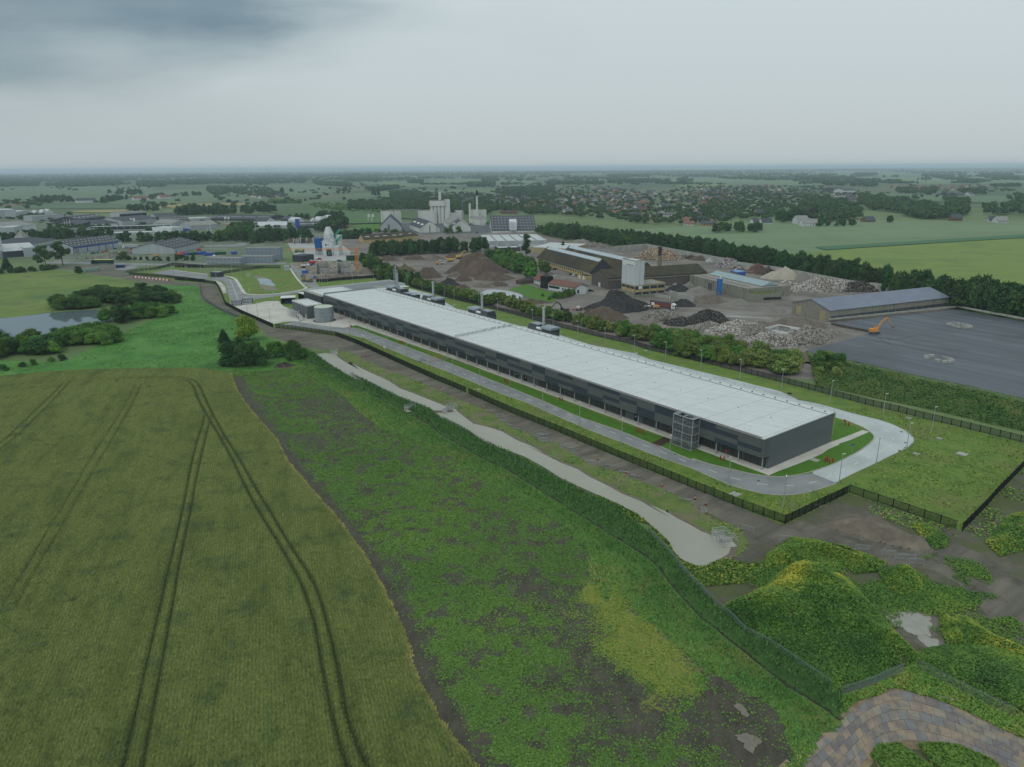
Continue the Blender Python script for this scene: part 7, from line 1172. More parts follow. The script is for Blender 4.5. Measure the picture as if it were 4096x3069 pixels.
# tower crane
c = thing('tower_crane', 'orange tower crane beside the right transformer bay', 'crane', G('E3', 1545, 1150), -.12); m_cr = mat('crane_orange', (206, 132, 40), rough=.5); hc = HT(c.location, 'E3', 1505, 665)
def mastf(o):
    w = .8
    for x_ in (-w, w):
        for y_ in (-w, w): o.bar((x_, y_, 0), (x_, y_, hc), .22)
    for k in range(int(hc/1.7)):
        z = k*1.7
        for a, b in (((-w, -w), (w, -w)), ((w, -w), (w, w)), ((w, w), (-w, w)), ((-w, w), (-w, -w))): o.bar((*a, z), (*b, z+1.7), .13)
part(c, 'mast', m_cr, mastf)
def jib(o):
    a = G('E3', 560, 1070); L_ = 58
    for y_ in (-.6, .6): o.bar((3, y_, hc), (-L_, y_, hc-.6), .2)
    o.bar((2, 0, hc+1.5), (-L_, 0, hc+.4), .2)
    for k in range(34): x_ = 1-k*1.75; o.bar((x_, .6, hc), (x_-.9, 0, hc+1.3), .1); o.bar((x_-.9, 0, hc+1.3), (x_-1.75, -.6, hc), .1)
part(c, 'jib', m_cr, jib); part(c, 'apex', m_cr, lambda o: (o.bar((0, 0, hc), (4.5, 0, hc+4.2), .3), o.bar((-14, 0, hc+1), (-9, 0, hc+7), .3), o.bar((4.5, 0, hc+4.2), (0, 0, hc+1), .15))); part(c, 'base', m_concw, lambda o: o.box(-2.5, -2.5, 0, 2.5, 2.5, .8))
# stacked site cabins
m_cab = mat('cabin_grey', [(120, 134, 146), (134, 147, 157)], scale=.4); m_cabt = mat('cabin_roof', [(140, 142, 138), (126, 128, 126)], scale=.5)
CB = None; ncab = 0
def cabins(c, x0, y0, x1, y1, n, lv, lab, back=0, skip=()):
    global CB, ncab
    A = G(c, x0, y0); B = G(c, x1, y1); d = (B-A)/n; a = math.atan2(d.y, d.x); v = Vector((-d.y, d.x, 0)).normalized()
    for l in range(lv):
        for i in range(n):
            if (i, l) in skip: continue
            p = A+d*i+v*back+Vector((0, 0, .25+l*2.85)); lb = '%s, level %d, %s from its left end' % (lab, l+1, ORD[i])
            if CB is None:
                CB = thing('site_cabin', lb, 'site cabin', p, a, 'stacked grey site cabins'); part(CB, 'wall', m_cab, lambda o: o.box(.04, 0, 0, d.length-.04, 8, 2.7)); part(CB, 'roof', m_cabt, lambda o: o.box(0, -.1, 2.7, d.length, 8.1, 2.82))
                w = part(CB, 'window_frame', m_white, lambda o: o.box(.8, -.05, .95, 2.3, .0, 2.1)); part(w, 'window_pane', m_glass, lambda o: (o.box(.9, -.08, 1.05, 1.5, -.05, 2.0), o.box(1.6, -.08, 1.05, 2.2, -.05, 2.0)), w)
            else: q = dup(CB, p, a, lb); q.scale.x = d.length/CBL
            if ncab == 0: globals()['CBL'] = d.length
            ncab += 1
cabins('E4', 625, 400, 1320, 398, 8, 2, 'grey site cabin in the front block', 0); cabins('E4', 665, 380, 1440, 375, 9, 2, 'grey site cabin in the tall rear block', 9); cabins('E4', 668, 378, 1445, 373, 9, 4, 'grey site cabin in the tall rear block', 9.01, [(i, l) for i in range(9) for l in (0, 1)]); cabins('E4', -120, 430, 620, 445, 8, 2, 'grey site cabin in the block with galleries', 0)
q = thing('access_gallery', 'steel access gallery and stairs along the left site cabins', 'gallery', G('E4', -120, 450)); e_ = G('E4', 600, 468)-q.location; part(q, 'walkway', m_galv, lambda o: [o.bar(Vector((0, 0, z)), e_+Vector((0, 0, z)), 1.0 if z in (.2, 2.9) else .07, .12) for z in (.2, 2.9, 3.9)]); part(q, 'post', m_galv, lambda o: [o.bar(e_*(k/14), e_*(k/14)+Vector((0, 0, 3.9)), .09) for k in range(15)])
GB('gatehouse', 'small black gatehouse between the parking strip and gate road', 'gatehouse', ('B2', 385, 292), ('B2', 478, 296), ('B2', 365, 240), 5.5, 'flat', wm=m_dkbox, rm=m_galv, wins=[(1, 1, 2.3, .1, .5, 2.4)], para=.1); GB('kiosk', 'grey electrical kiosk at the corner of the pond lawn', 'kiosk', ('E4', 1592, 580), ('E4', 1703, 575), ('E4', 1592, 470), 5, 'flat', wm=m_wgrey, rm=m_galv, para=.05); GB('site_office', 'dark flat roofed batching office with white posts in front', 'office', ('E3', 330, 935), ('E3', 590, 895), ('E3', 300, 800), 12, 'flat', wm=m_dkbox, rm=m_rdark, para=.2); GB('site_office', 'green site cabin on legs next to the crane', 'office', ('E3', 1300, 900), ('E3', 1550, 895), ('E3', 1300, 790), 6, 'flat', wm=mat('cabin_green', (36, 70, 52)), rm=m_rgrey, wins=[(2, 2.5, 4, .1, .5, 1), (2, 2.5, 4, .55, .95, 1)], para=.1)
# ---- industrial estate (far left)
EST = [('A1', -150, 1185, 52, 1160, 955, 30, 'flat', 'w', 'w', 'tall blank white building at the left edge', 0), ('A1', 50, 1165, 400, 1140, 1098, 60, 'gable', 'd', 'l', 'long hall with a pale roof dotted with rooflights at the left edge', (5, 9, 4, 1)), ('A1', 275, 1158, 390, 1150, 1062, 30, 'flat', 'g', 'l', 'pale gabled end block behind the left spreading tree', 0),
 ('A1', 490, 940, 830, 935, 892, 60, 'flat', 'g', 'd', 'left block of the long grey factory with striped rooflights', (4, 6, 8, 1.5)), ('A1', 830, 938, 1862, 905, 912, 22, 'flat', 'g', 'l', 'low front block of the long grey factory', 0), ('A1', 1862, 905, 1978, 890, 842, 30, 'flat', 'w', 'l', 'white end block of the long grey factory', 0),
 ('A1', 960, 880, 1860, 858, 838, 18, 'flat', 'g', 'l', 'long rear factory range with a row of tall windows', 0), ('A1', 0, 945, 168, 940, 842, 35, 'flat', 'g', 'l', 'grey factory block at the left edge above the dark trees', 0), ('A1', 130, 885, 400, 860, 830, 60, 'gable', 'l', 'g', 'wide low hall with a dull grey roof', 0),
 ('A1', 640, 815, 850, 828, 795, 45, 'gable', 'd', 'd', 'dark hall left of the flagpoles in the estate', 0), ('A1', 860, 800, 1140, 765, 752, 40, 'gable', 'd', 'd', 'dark roofed hall with white roof lights in the estate', (1, 6, 6, 1.5)), ('A1', 980, 835, 1272, 825, 800, 40, 'gable', 'w', 'd', 'low hall with white gables behind the long factory', 0), ('A1', 350, 775, 695, 752, 716, 22, 'flat', 'g', 'g', 'grey flat roofed factory in the upper estate', 0), ('A1', -40, 735, 185, 725, 652, 50, 'flat', 'g', 'l', 'tall pale grey warehouse at the left edge of the estate', 0), ('A1', 180, 728, 310, 705, 672, 30, 'flat', 'g', 'l', 'grey block right of the tall pale warehouse', 0),
 ('A1', 1300, 735, 1580, 715, 682, 25, 'flat', 'g', 'g', 'grey office range with windows by the tall mast', 0), ('A1', 1330, 825, 1695, 790, 768, 50, 'gable', 'g', 'd', 'grey hall with a dark roof right of the flagpoles', 0), ('A1', 1690, 752, 1912, 742, 722, 45, 'gable', 'g', 'd', 'dark roofed hall left of the green dip', 0), ('A1', 1720, 800, 2030, 790, 762, 60, 'gable', 'b', 'd', 'brown fronted hall with rows of rooflights', (2, 8, 4, 1)), ('A1', 1930, 848, 2062, 862, 808, 40, 'gabley', 'g', 'g', 'grey gabled hall near the curved road', 0), ('A1', -60, 612, 178, 610, 592, 30, 'flat', 'b', 'd', 'brown shed at the far left edge', 0),
 ('A2', -30, 855, 175, 840, 800, 50, 'gabley', 'g', 'g', 'light gabled workshop in the estate', 0), ('A2', 0, 892, 88, 888, 842, 25, 'flat', 'w', 'l', 'white block beside the blue lorry trailer', 0), ('A2', 180, 792, 385, 782, 742, 30, 'flat', 'g', 'l', 'grey panelled factory in the middle of the estate', 0), ('A2', 390, 762, 985, 768, 742, 60, 'gable', 'd', 'd', 'very long dark roofed warehouse below the wood', (1, 4, 20, 1.2)), ('A2', 850, 800, 985, 800, 772, 35, 'gable', 'w', 'd', 'dark roofed hall with a white end', 0), ('A2', 475, 812, 745, 815, 798, 30, 'flat', 'b', 'g', 'low cream roofed shed among trees', 0), ('A2', 890, 845, 1205, 838, 822, 35, 'gable', 'w', 'l', 'white tent-like hall before the wood', 0), ('A2', 1350, 850, 1670, 838, 825, 40, 'gable', 'd', 'd', 'dark roofed depot with three white rooflight strips', (1, 3, 22, 2)), ('A2', 1325, 785, 1395, 780, 765, 25, 'gabley', 'w', 'l', 'small white gabled house behind the depot', 0), ('A2', 1475, 788, 1540, 786, 772, 20, 'gabley', 'w', 'l', 'white storage tent behind the depot', 0), ('A2', 1645, 790, 1712, 782, 758, 25, 'gabley', 'w', 'l', 'white gabled shed right of the round tent', 0), ('A2', 1150, 775, 1270, 775, 752, 25, 'gable', 'd', 'd', 'small dark roofed workshop above the white tent', 0)]
EW = {'w': m_wwhite, 'g': m_wgrey, 'd': m_wdark, 'l': m_wwhite, 'b': m_wbeige}; ER = {'w': m_rlight, 'l': m_rlight, 'd': m_rdark, 'g': m_rgrey}
for c, x0, y0, x1, y1, yt, dp, rf, w, rr, lb, sk in EST:
    wn_ = None
    if 'windows' in lb: wn_ = [(12 if 'tall' in lb else 6, 1.5, 6 if 'tall' in lb else 3.5, .02, .98, 8 if 'tall' in lb else 5)]
    GB('estate_hall', lb, 'factory', (c, x0, y0), (c, x1, y1), (c, x0, yt), dp, rf, 4.5 if rf != 'flat' else 0, wm=EW[w], rm=ER[rr], sky=sk or None, wins=wn_, para=.4)
r = bld('blue_trim_hall', 'grey hall with bright blue trim, white sign and dark rooflit roof', 'factory', ('A1', 800, 1122), ('A1', 1322, 1048), ('A1', 800, 1052), 34, 'gable', 6, wm=m_wgrey, rm=m_rdark, sky=(3, 14, 1.7, .7), doors=[(.06, 5, 6, m_rgrey)]); L_, h_ = r['_L'], r['_H']; part(r, 'blue_trim', m_blue, lambda o: (o.box(0, -.15, h_-1.4, L_, -.02, h_-.2), [o.box(L_*f-.5, -.15, 0, L_*f+.5, -.02, h_-1.4) for f in (.0, .27, .5, .65, .8)])); sg = part(r, 'sign', m_white, lambda o: o.box(L_*.92, -.2, h_-4.5, L_*.995, -.03, h_-.5)); part(sg, 'lettering', m_blue, lambda o: (o.box(L_*.935, -.24, h_-2, L_*.985, -.2, h_-1.4), o.box(L_*.935, -.24, h_-3.4, L_*.97, -.2, h_-3)), sg); clean(r)
r = bld('gable_hall', 'white hall with grey gable end and dark rooflit roof behind the diggers', 'factory', ('A1', 1885, 1122), ('A1', 2165, 1052), ('A1', 1885, 1064), 42, 'gable', 5.5, wm=m_wgrey, rm=m_rdark, sky=(3, 9, 1.7, .7), doors=[(.06, 2, 3, m_blue)]); clean(r)
s = thing('pyramid_roof', 'low dark roofed hall crowned by a pale pyramid at the left', 'building', G('D4', 520, 560)); part(s, 'roof', m_rdark, lambda o: o.cyl(0, 0, 4, 9, 34, 4, 6)); part(s, 'pyramid', m_rgrey, lambda o: o.cyl(0, 0, 8.5, 17, 8, 4, .3)); part(s, 'wall', m_wwhite, lambda o: o.cyl(0, 0, 0, 4, 31, 4)); s.rotation_euler.z = .8
s = thing('round_tent', 'round white arched tent behind the depot', 'tent', G('A2', 1620, 790)); part(s, 'cover', m_wwhite, lambda o: o.prism([(9*math.cos(a), 11*math.sin(a)) for a in np.linspace(0, math.pi, 12)], 0, 25, axis='y')); s = thing('blue_silo', 'blue silo at the left end of the dark depot', 'silo', G('A2', 1325, 848)); part(s, 'cylinder', m_blue, lambda o: o.cyl(0, 0, 0, 13, 3, 12))
for i, (x, y) in enumerate(((300, 702), (395, 702), (475, 695), (530, 688))): GB('white_tent', 'white gabled tent, %s in the row before the far hedge' % ORD[i], 'tent', ('A1', x-22, y), ('A1', x+45, y-3), ('A1', x, y-18), 22, 'gabley', 5, wm=m_wwhite, rm=m_rlight, group='white gabled tents')
def pole(name, lab, cat, c, x, y, yt, r_=.12, mt=None, flag=None, grp=None):
    s = thing(name, lab, cat, G(c, x, y), 0, grp); hh = HT(s.location, c, x, yt); part(s, 'pole', mt or m_galv, lambda o: o.cyl(0, 0, 0, hh, r_, 6, r_*.6))
    if flag: part(s, 'flag', flag, lambda o: o.box(.1, -.05, hh*.6, 2.6, .05, hh*.98))
m_fg = mat('flag_green', (120, 160, 60))
for i, (x, f) in enumerate(((197, m_white), (230, m_fg), (243, m_white))): pole('flagpole', ('flagpole with a white flag, left of the green one by the works drive', 'flagpole with a narrow green flag by the works drive', 'flagpole with a white flag, right of the green one by the works drive')[i], 'flagpole', 'A3', x, 780, 690, .35, m_white, f, 'flagpoles by the works drive')
for i, (c, x, y, t) in enumerate((('A2', 352, 885, 795), ('A2', 382, 885, 780), ('A2', 392, 888, 800), ('A1', 703, 830, 745), ('A1', 730, 830, 745), ('A1', 762, 830, 740), ('A1', 1415, 815, 735), ('A1', 1447, 818, 735), ('A2', 540, 780, 722), ('A2', 575, 780, 722))): pole('flagpole', 'tall pale flagpole, %s of those standing among the estate halls' % ORD[i], 'flagpole', c, x, y, t, .3, m_white, m_white if i > 5 else None, 'estate flagpoles')
pole('radio_mast', 'thin tall radio mast beside the grey office range', 'mast', 'A1', 1575, 705, 580, .4)
# ---- village and farms
VM = []
for i, (wc, rc) in enumerate((((196, 192, 184), (66, 70, 76)), ((150, 118, 96), (74, 78, 84)), ((190, 186, 178), (122, 88, 78)), ((120, 96, 84), (104, 76, 68)), ((170, 150, 120), (60, 62, 66)), ((200, 198, 192), (96, 98, 100)))):
    for j, (L_, D_, h_, k) in enumerate(((15, 9, 2.8, 2.6), (12, 8.5, 3.4, 4.2))):
        o = MB(); o.prism([(0, 0), (D_, 0), (D_, h_), (D_/2, h_+k), (0, h_)], 0, L_, 0); o.prism([(-.5, h_-.2), (D_/2, h_+k+.1), (D_+.5, h_-.2), (D_+.5, h_+.15), (D_/2, h_+k+.45), (-.5, h_+.15)], -.5, L_+.5, 1); o.box(L_*.4, D_/2-.4, h_+k-.5, L_*.4+.8, D_/2+.4, h_+k+1.2, 0)
        for f in (.15, .4, .65, .85): o.box(L_*f, -.06, .9, L_*f+1.3, 0.02, 2.2, 2)
        if j: o.prism([(-L_*.0, h_-.5), (0, h_+1.4), (0, h_-.5)], L_*.55, L_*.8, 0)
        me = bpy.data.meshes.new('house'); me.from_pydata(o.v, [], o.f); [me.materials.append(q) for q in (mat('house_wall_%d' % i, wc, rough=.8), mat('house_roof_%d' % i, rc, rough=.8), m_glass)]; me.polygons.foreach_set('material_index', o.m); VM.append((me, i, j))
WN = ('white walled', 'brick', 'white walled', 'dark brick', 'yellow brick', 'pale rendered'); RC = ('dark grey', 'grey', 'red tiled', 'red-brown', 'black', 'light grey')
def village(s, n, where, wts, mind=5, grp=None):
    poly = [nat(seg.split()[0], float(a), float(b)) for seg in s.split(';') for a, b in zip(seg.split()[1::2], seg.split()[2::2])]; xs = [p[0] for p in poly]; ys = [p[1] for p in poly]; got = []; t = 0
    while len(got) < n and t < 6000:
        t += 1; x, y = random.uniform(min(xs), max(xs)), random.uniform(min(ys), max(ys))
        if not inpoly(np.array([x]), np.array([y]), poly)[0]: continue
        p = G('N', x, y)
        if any((p-q).length < 17 for q in got): continue
        got.append(p); i = random.choices(range(6), wts)[0]; me, k, j = VM[i*2+random.randrange(2)]
        o = bpy.data.objects.new('house', me); COL.objects.link(o); o.location = p; o.rotation_euler.z = random.choice([0, .3, -.25, 1.3, 1.6, .1, -.1])+random.uniform(-.15, .15); o.scale = (random.uniform(.85, 1.3),)*2+(random.uniform(.95, 1.2),)
        tag(o, '%s %shouse with a %s roof %s' % (WN[k], 'tall ' if j else 'low ', RC[k], where), 'house', grp or ('village houses '+where))
village('A4 230 480 700 470 1200 560 1200 740 700 700 230 690', 62, 'in the front left of the village', (4, 2, 3, 3, 2, 3)); village('A4 900 520 2212 480 2212 800 1700 840 1150 740', 75, 'in the middle of the village', (4, 3, 3, 3, 2, 3)); village('A4 700 400 1500 470 2212 390 2212 480 900 520', 48, 'in the far part of the village', (4, 2, 1, 2, 2, 3)); village('A5 0 400 700 390 1300 470 1300 540 600 560 0 600', 46, 'at the right of the village', (5, 2, 1, 1, 2, 3)); village('A3 880 460 1480 470 2000 540 2212 680 1900 650 1400 560 900 500', 44, 'right behind the slim chimney', (4, 2, 1, 1, 2, 4)); village('A6 700 398 1750 400 1780 430 1100 445 720 415', 40, 'in the red roofed estate far right', (0, 0, 6, 5, 0, 0)); village('A6 60 460 450 480 430 580 280 570', 20, 'beside the white sports hall', (5, 3, 0, 0, 2, 2)); village('A2 700 490 1240 500 1040 525 820 530', 12, 'in the hamlet across the valley', (3, 1, 1, 1, 1, 3))
for a in (('A1', 830, 578, 1040, 572, 548, 22, 'long farmhouse with a dark roof right of the oval copse'), ('A1', 1450, 548, 1610, 543, 525, 24, 'farm barn with a pale red roof in the far left fields'), ('A1', 1730, 530, 1850, 526, 510, 22, 'red roofed farm in the far left fields'), ('A5', 1045, 800, 1170, 798, 755, 14, 'white farm building with a dark roof behind the grey roofed one'), ('A5', 1110, 826, 1275, 824, 792, 12, 'white farm barn with a grey roof at the field edge'), ('A5', 615, 705, 690, 703, 680, 12, 'yellow gabled house among big trees'), ('A5', 670, 798, 780, 796, 782, 10, 'low dark cottage left of the white farm'),
 ('A6', 1435, 765, 1545, 765, 735, 12, 'brick farmhouse with a blue-grey roof at the right field edge'), ('A6', 1830, 778, 1940, 780, 757, 14, 'white farmhouse with rooflights at the right field edge'), ('A6', 1925, 787, 2045, 786, 763, 12, 'white barn with a purple-grey roof at the right field edge'), ('A6', 510, 780, 610, 778, 762, 14, 'brick house with a dark roof at the field edge'), ('A6', 1395, 495, 1495, 493, 478, 30, 'black gabled barn on the pale field road'), ('A6', 1490, 500, 1580, 498, 486, 30, 'long black barn on the pale field road'), ('A6', 1630, 496, 1675, 495, 478, 20, 'white gabled house on the pale field road'), ('A6', 270, 468, 405, 466, 440, 50, 'large white sports hall with a sloping roof beyond the village'), ('A6', 175, 455, 290, 452, 425, 50, 'dark blue hall behind the white sports hall'), ('A3', 1620, 690, 1800, 690, 664, 20, 'flat brown school building among the trees behind the barn'), ('A5', 580, 795, 635, 793, 780, 10, 'small white cottage by the triangular copse')):
    c, x0, y0, x1, y1, yt, dp, lb = a; rd = m_rr if 'red' in lb else m_rgrey if 'grey roof' in lb and 'blue' not in lb else m_rdark
    GB('farm_building', lb, 'farm building', (c, x0, y0), (c, x1, y1), (c, x0, yt), dp, 'gable' if 'flat' not in lb else 'flat', 5.5, wm=m_wdark if ('black' in lb or 'dark blue' in lb) else m_yb if 'yellow' in lb else m_rr if ('brick' in lb or 'brown' in lb) else m_wwhite, rm=rd, wins=[(5, 1, 2.2, .05, .95, 1.6)])
# wind turbines and pylons
def turbine(c, x, y, yt, bl, lab):
    s = thing('wind_turbine', lab, 'wind turbine', G(c, x, y), .3); hh = HT(s.location, c, x, yt); part(s, 'mast', m_white, lambda o: o.cyl(0, 0, 0, hh, 2.2, 10, 1.2)); hb_ = part(s, 'nacelle', m_white, lambda o: o.box(-1.5, -3.5, hh-1.5, 1.5, 3, hh+1.8))
    for k in range(3): a = .5+k*2.094; part(s, 'blade', m_white, lambda o: o.bar((0, -4, hh), (bl*math.sin(a), -4, hh+bl*math.cos(a)), 1.6, .6))
turbine('A5', 1500, 258, 182, 40, 'white wind turbine standing above the far plantation, left one'); turbine('A5', 1922, 240, 190, 30, 'white wind turbine farther right on the horizon'); turbine('A2', 545, 245, 195, 45, 'faint wind turbine on the left horizon'); 
for i, x in enumerate((1000, 1038, 1078, 1215)): turbine('A3', x, 275, 235, 15, '%s small wind turbine in the row beyond the white silos' % ORD[i])
# ============================================================ vehicles, machines, small things
m_tyre = mat('tyre', (28, 28, 29), rough=.8); m_cabg = m_glass
def wheels(r, pts, rad=.5, w=.3, rim=True):
    for x, y in pts:
        o = MB(); o.tube((x, y-w/2, rad), (x, y+w/2, rad), rad, 14); q = o.build('wheel', m_tyre, r)
        if rim: o = MB(); o.tube((x, y-w/2-.03, rad), (x, y+w/2+.03, rad), rad*.5, 10); o.build('rim', m_galv, q)
def car(lab, c, x, y, rz, mt, z=0, grp=None):
    r = thing('car', lab, 'car', G(c, x, y)+Vector((0, 0, z)), rz, grp)
    def body(o): o.prism([(-2.2, .3), (2.2, .3), (2.25, .75), (1.3, .92), (-1.9, 1.0), (-2.25, .8)], -.88, .88, axis='y')
    def glass(o): o.prism([(1.25, .92), (.55, 1.42), (-1.3, 1.45), (-1.95, 1.0)], -.78, .78, axis='y')
    part(r, 'body', mt, body); part(r, 'windows', m_glass, glass); part(r, 'roof', mt, lambda o: o.box(-1.25, -.72, 1.43, .5, .72, 1.5)); wheels(r, [(1.35, -.85), (1.35, .85), (-1.35, -.85), (-1.35, .85)], .34, .22); return r
m_cw = mat('car_white', (206, 208, 208), rough=.3); m_ck = mat('car_black', (30, 32, 36), rough=.25); m_cg = mat('car_grey', (110, 116, 122), rough=.3)
for lab, c, x, y, rz, mt in (('white car parked before the cross hall door', 'B4', 1630, 652, .1, m_cw), ('dark car parked in front of the small gable house', 'B4', 705, 718, .1, m_ck), ('black car parked by the yellow brick wall', 'B4', 322, 485, .5, m_ck), ('dark car between the white one and the tree on the car park', 'B4', 495, 540, 1.2, m_ck), ('white car parked next to the small garage', 'B4', 527, 548, 1.2, m_cw), ('dark grey car squeezed between white car and garage', 'B4', 550, 552, 1.2, m_cg), ('silver car parked behind the office roof', 'B4', 340, 560, .5, m_cw), ('white car parked under the canopy of the warehouse, left one', 'A3', 1755, 1112, .1, m_cw), ('white car parked under the canopy of the warehouse, right one', 'A3', 1785, 1110, .1, m_cw), ('dark blue car on the works asphalt beyond the trees', 'A3', 1370, 895, .1, m_ck), ('white pick-up parked beside the dark batching office', 'E3', 540, 912, .2, m_cw)): car(lab, c, x, y, rz, mt)
def far_cars(c, pts, where):
    v = [float(q) for q in pts.split()]
    for i in range(0, len(v), 2):
        mt, nm = random.choice(((m_cw, 'white'), (m_ck, 'dark'), (m_cg, 'grey'), (mat('car_blue', (50, 70, 110)), 'blue'), (mat('car_red', (140, 50, 44)), 'red'))); o = MB(); o.prism([(-2.2, .25), (2.2, .25), (2.2, .8), (1.2, .95), (.5, 1.5), (-1.4, 1.5), (-2.0, .95), (-2.2, .9)], -.9, .9, axis='y'); o.box(-1.5, -.92, 1.0, .7, .92, 1.35, 1)
        tag(o.build('car', [mt, m_glass], None, G(c, v[i], v[i+1])+Vector((0, 0, .08)), random.uniform(0, 3.1)), 'small %s car parked %s' % (nm, where), 'car', 'cars '+where)
far_cars('A1', '960 1118 1010 1122 1060 1115 1120 1112 1150 1095 1240 1072 1500 1050 1530 1048 1420 1075', 'in the yard of the blue trimmed hall'); far_cars('A1', '520 800 545 805 570 798 600 802 790 810 820 815 440 790 310 760 210 745 1200 850 1330 845', 'among the estate halls'); far_cars('A2', '230 800 430 800 700 830 800 822 1090 800 1230 800 1290 810 1700 800 420 1150 700 1215 1090 1200', 'along the estate roads'); far_cars('E3', '400 980 450 1010 560 1000 690 990 760 930 660 860 700 880 1150 920 350 1060', 'on the building site')
scatter('site_clutter', PTS('E3 300 950 1250 930 1500 950 1900 1200 1400 1240 900 1260 500 1300 420 1150'), 2600, (.4, 1.5), flat0, MATS['litter'], lambda x, y: np.clip((vnoise(x, y, 8, 3, 3)-.35)*3, 0, 1), (.1, .7), seed=37, tilt=1.2, label='building materials and rubbish strewn over the site')
scatter('site_clutter', PTS('A1 760 1180 1200 1170 1280 1130 1000 1110 780 1140; A1 1230 1100 1530 1080 1560 1110 1300 1130'), 2600, (.4, 1.4), flat0, MATS['litter'], None, (.1, .8), seed=38, tilt=1.2, label='piles of broken stone and scrap in the yard of the blue trimmed hall')
def lorry(lab, c, x, y, rz, cabm, boxm, n=13.5, trim=None, grp=None, h=3.9, z=0):
    r = thing('lorry', lab, 'lorry', G(c, x, y)+Vector((0, 0, z)), rz, grp)
    cb = part(r, 'cab', cabm, lambda o: (o.prism([(0, .5), (2.3, .5), (2.35, 1.6), (2.15, 3.0), (.9, 3.75), (0, 3.75)], -1.25, 1.25, axis='y'))); part(cb, 'windscreen', m_glass, lambda o: (o.prism([(2.37, 1.7), (2.19, 2.9), (2.1, 2.9), (2.2, 1.7)], -1.1, 1.1, axis='y'), o.box(1.0, -1.29, 1.8, 1.9, -1.25, 2.6)), cb); part(cb, 'grille', m_black, lambda o: o.box(2.3, -.9, .7, 2.4, .9, 1.4), cb)
    part(r, 'trailer', boxm, lambda o: o.box(-n-.7, -1.25, 1.15, -.7, 1.25, h)); part(r, 'chassis', m_black, lambda o: o.box(-n-.5, -.5, .7, .4, .5, 1.15))
    if trim: part(r, 'trailer_top', trim, lambda o: o.box(-n-.75, -1.3, h-.35, -.65, 1.3, h+.05))
    wheels(r, [(1.2, -1.1), (1.2, 1.1), (-1.6, -1.1), (-1.6, 1.1)]+[(-n+1.4*k, s*1.1) for k in range(3) for s in (-1, 1)], .52, .32)
d_ = (G('B4', 1640, 925)-G('B4', 1400, 890)); lorry('white cabbed lorry with a long dark red bulk trailer before the bay walls', 'B4', 1585, 915, math.atan2(d_.y, d_.x)+.02, m_white, mat('trailer_red', [(108, 62, 64), (120, 74, 74)], scale=.6), 13.4, m_rdark)
lorry('dark green lorry with a yellow topped trailer on the estate road', 'D3', 765, 262, math.pi, mat('lorry_green', (26, 56, 46)), mat('lorry_green', (26, 56, 46)), 16, mat('cream_yellow', (196, 188, 110)), h=4.2); lorry('white lorry with a grey trailer in the yard of the blue trimmed hall', 'A1', 1352, 1062, math.pi, m_white, m_wgrey, 14); lorry('green lorry parked in the doorway of the concrete plant', 'E3', 930, 800, -1.45, mat('truck_green', (40, 110, 72)), m_black, 5); lorry('red and blue lorry on the road behind the wood', 'E3', 1300, 185, -1.1, mat('truck_red', (130, 50, 56)), mat('truck_blue', (80, 110, 170)), 10); lorry('blue and red trailer lorry parked at the white estate block', 'A1', 2040, 880, .2, mat('truck_blue', (80, 110, 170)), m_blue, 12)
s = thing('mixer_truck', 'green concrete mixer truck parked left of the batching yard', 'mixer truck', G('E3', 250, 725), .05); part(s, 'drum', mat('drum_green', (40, 150, 84), rough=.4), lambda o: (o.tube((-3.6, 0, 2.4), (-.6, 0, 2.8), .9, 14, r2=1.35), o.tube((-.6, 0, 2.8), (2.0, 0, 2.3), 1.35, 14, r2=.8))); part(s, 'chassis', m_black, lambda o: o.box(-4.5, -1.1, .8, 5.5, 1.1, 1.3)); part(s, 'cab', mat('truck_green', (40, 110, 72)), lambda o: o.box(3.2, -1.2, 1.0, 5.4, 1.2, 3.4)); wheels(s, [(x, y) for x in (-3.4, -2, 2.2, 4.4) for y in (-1.1, 1.1)], .5, .3)
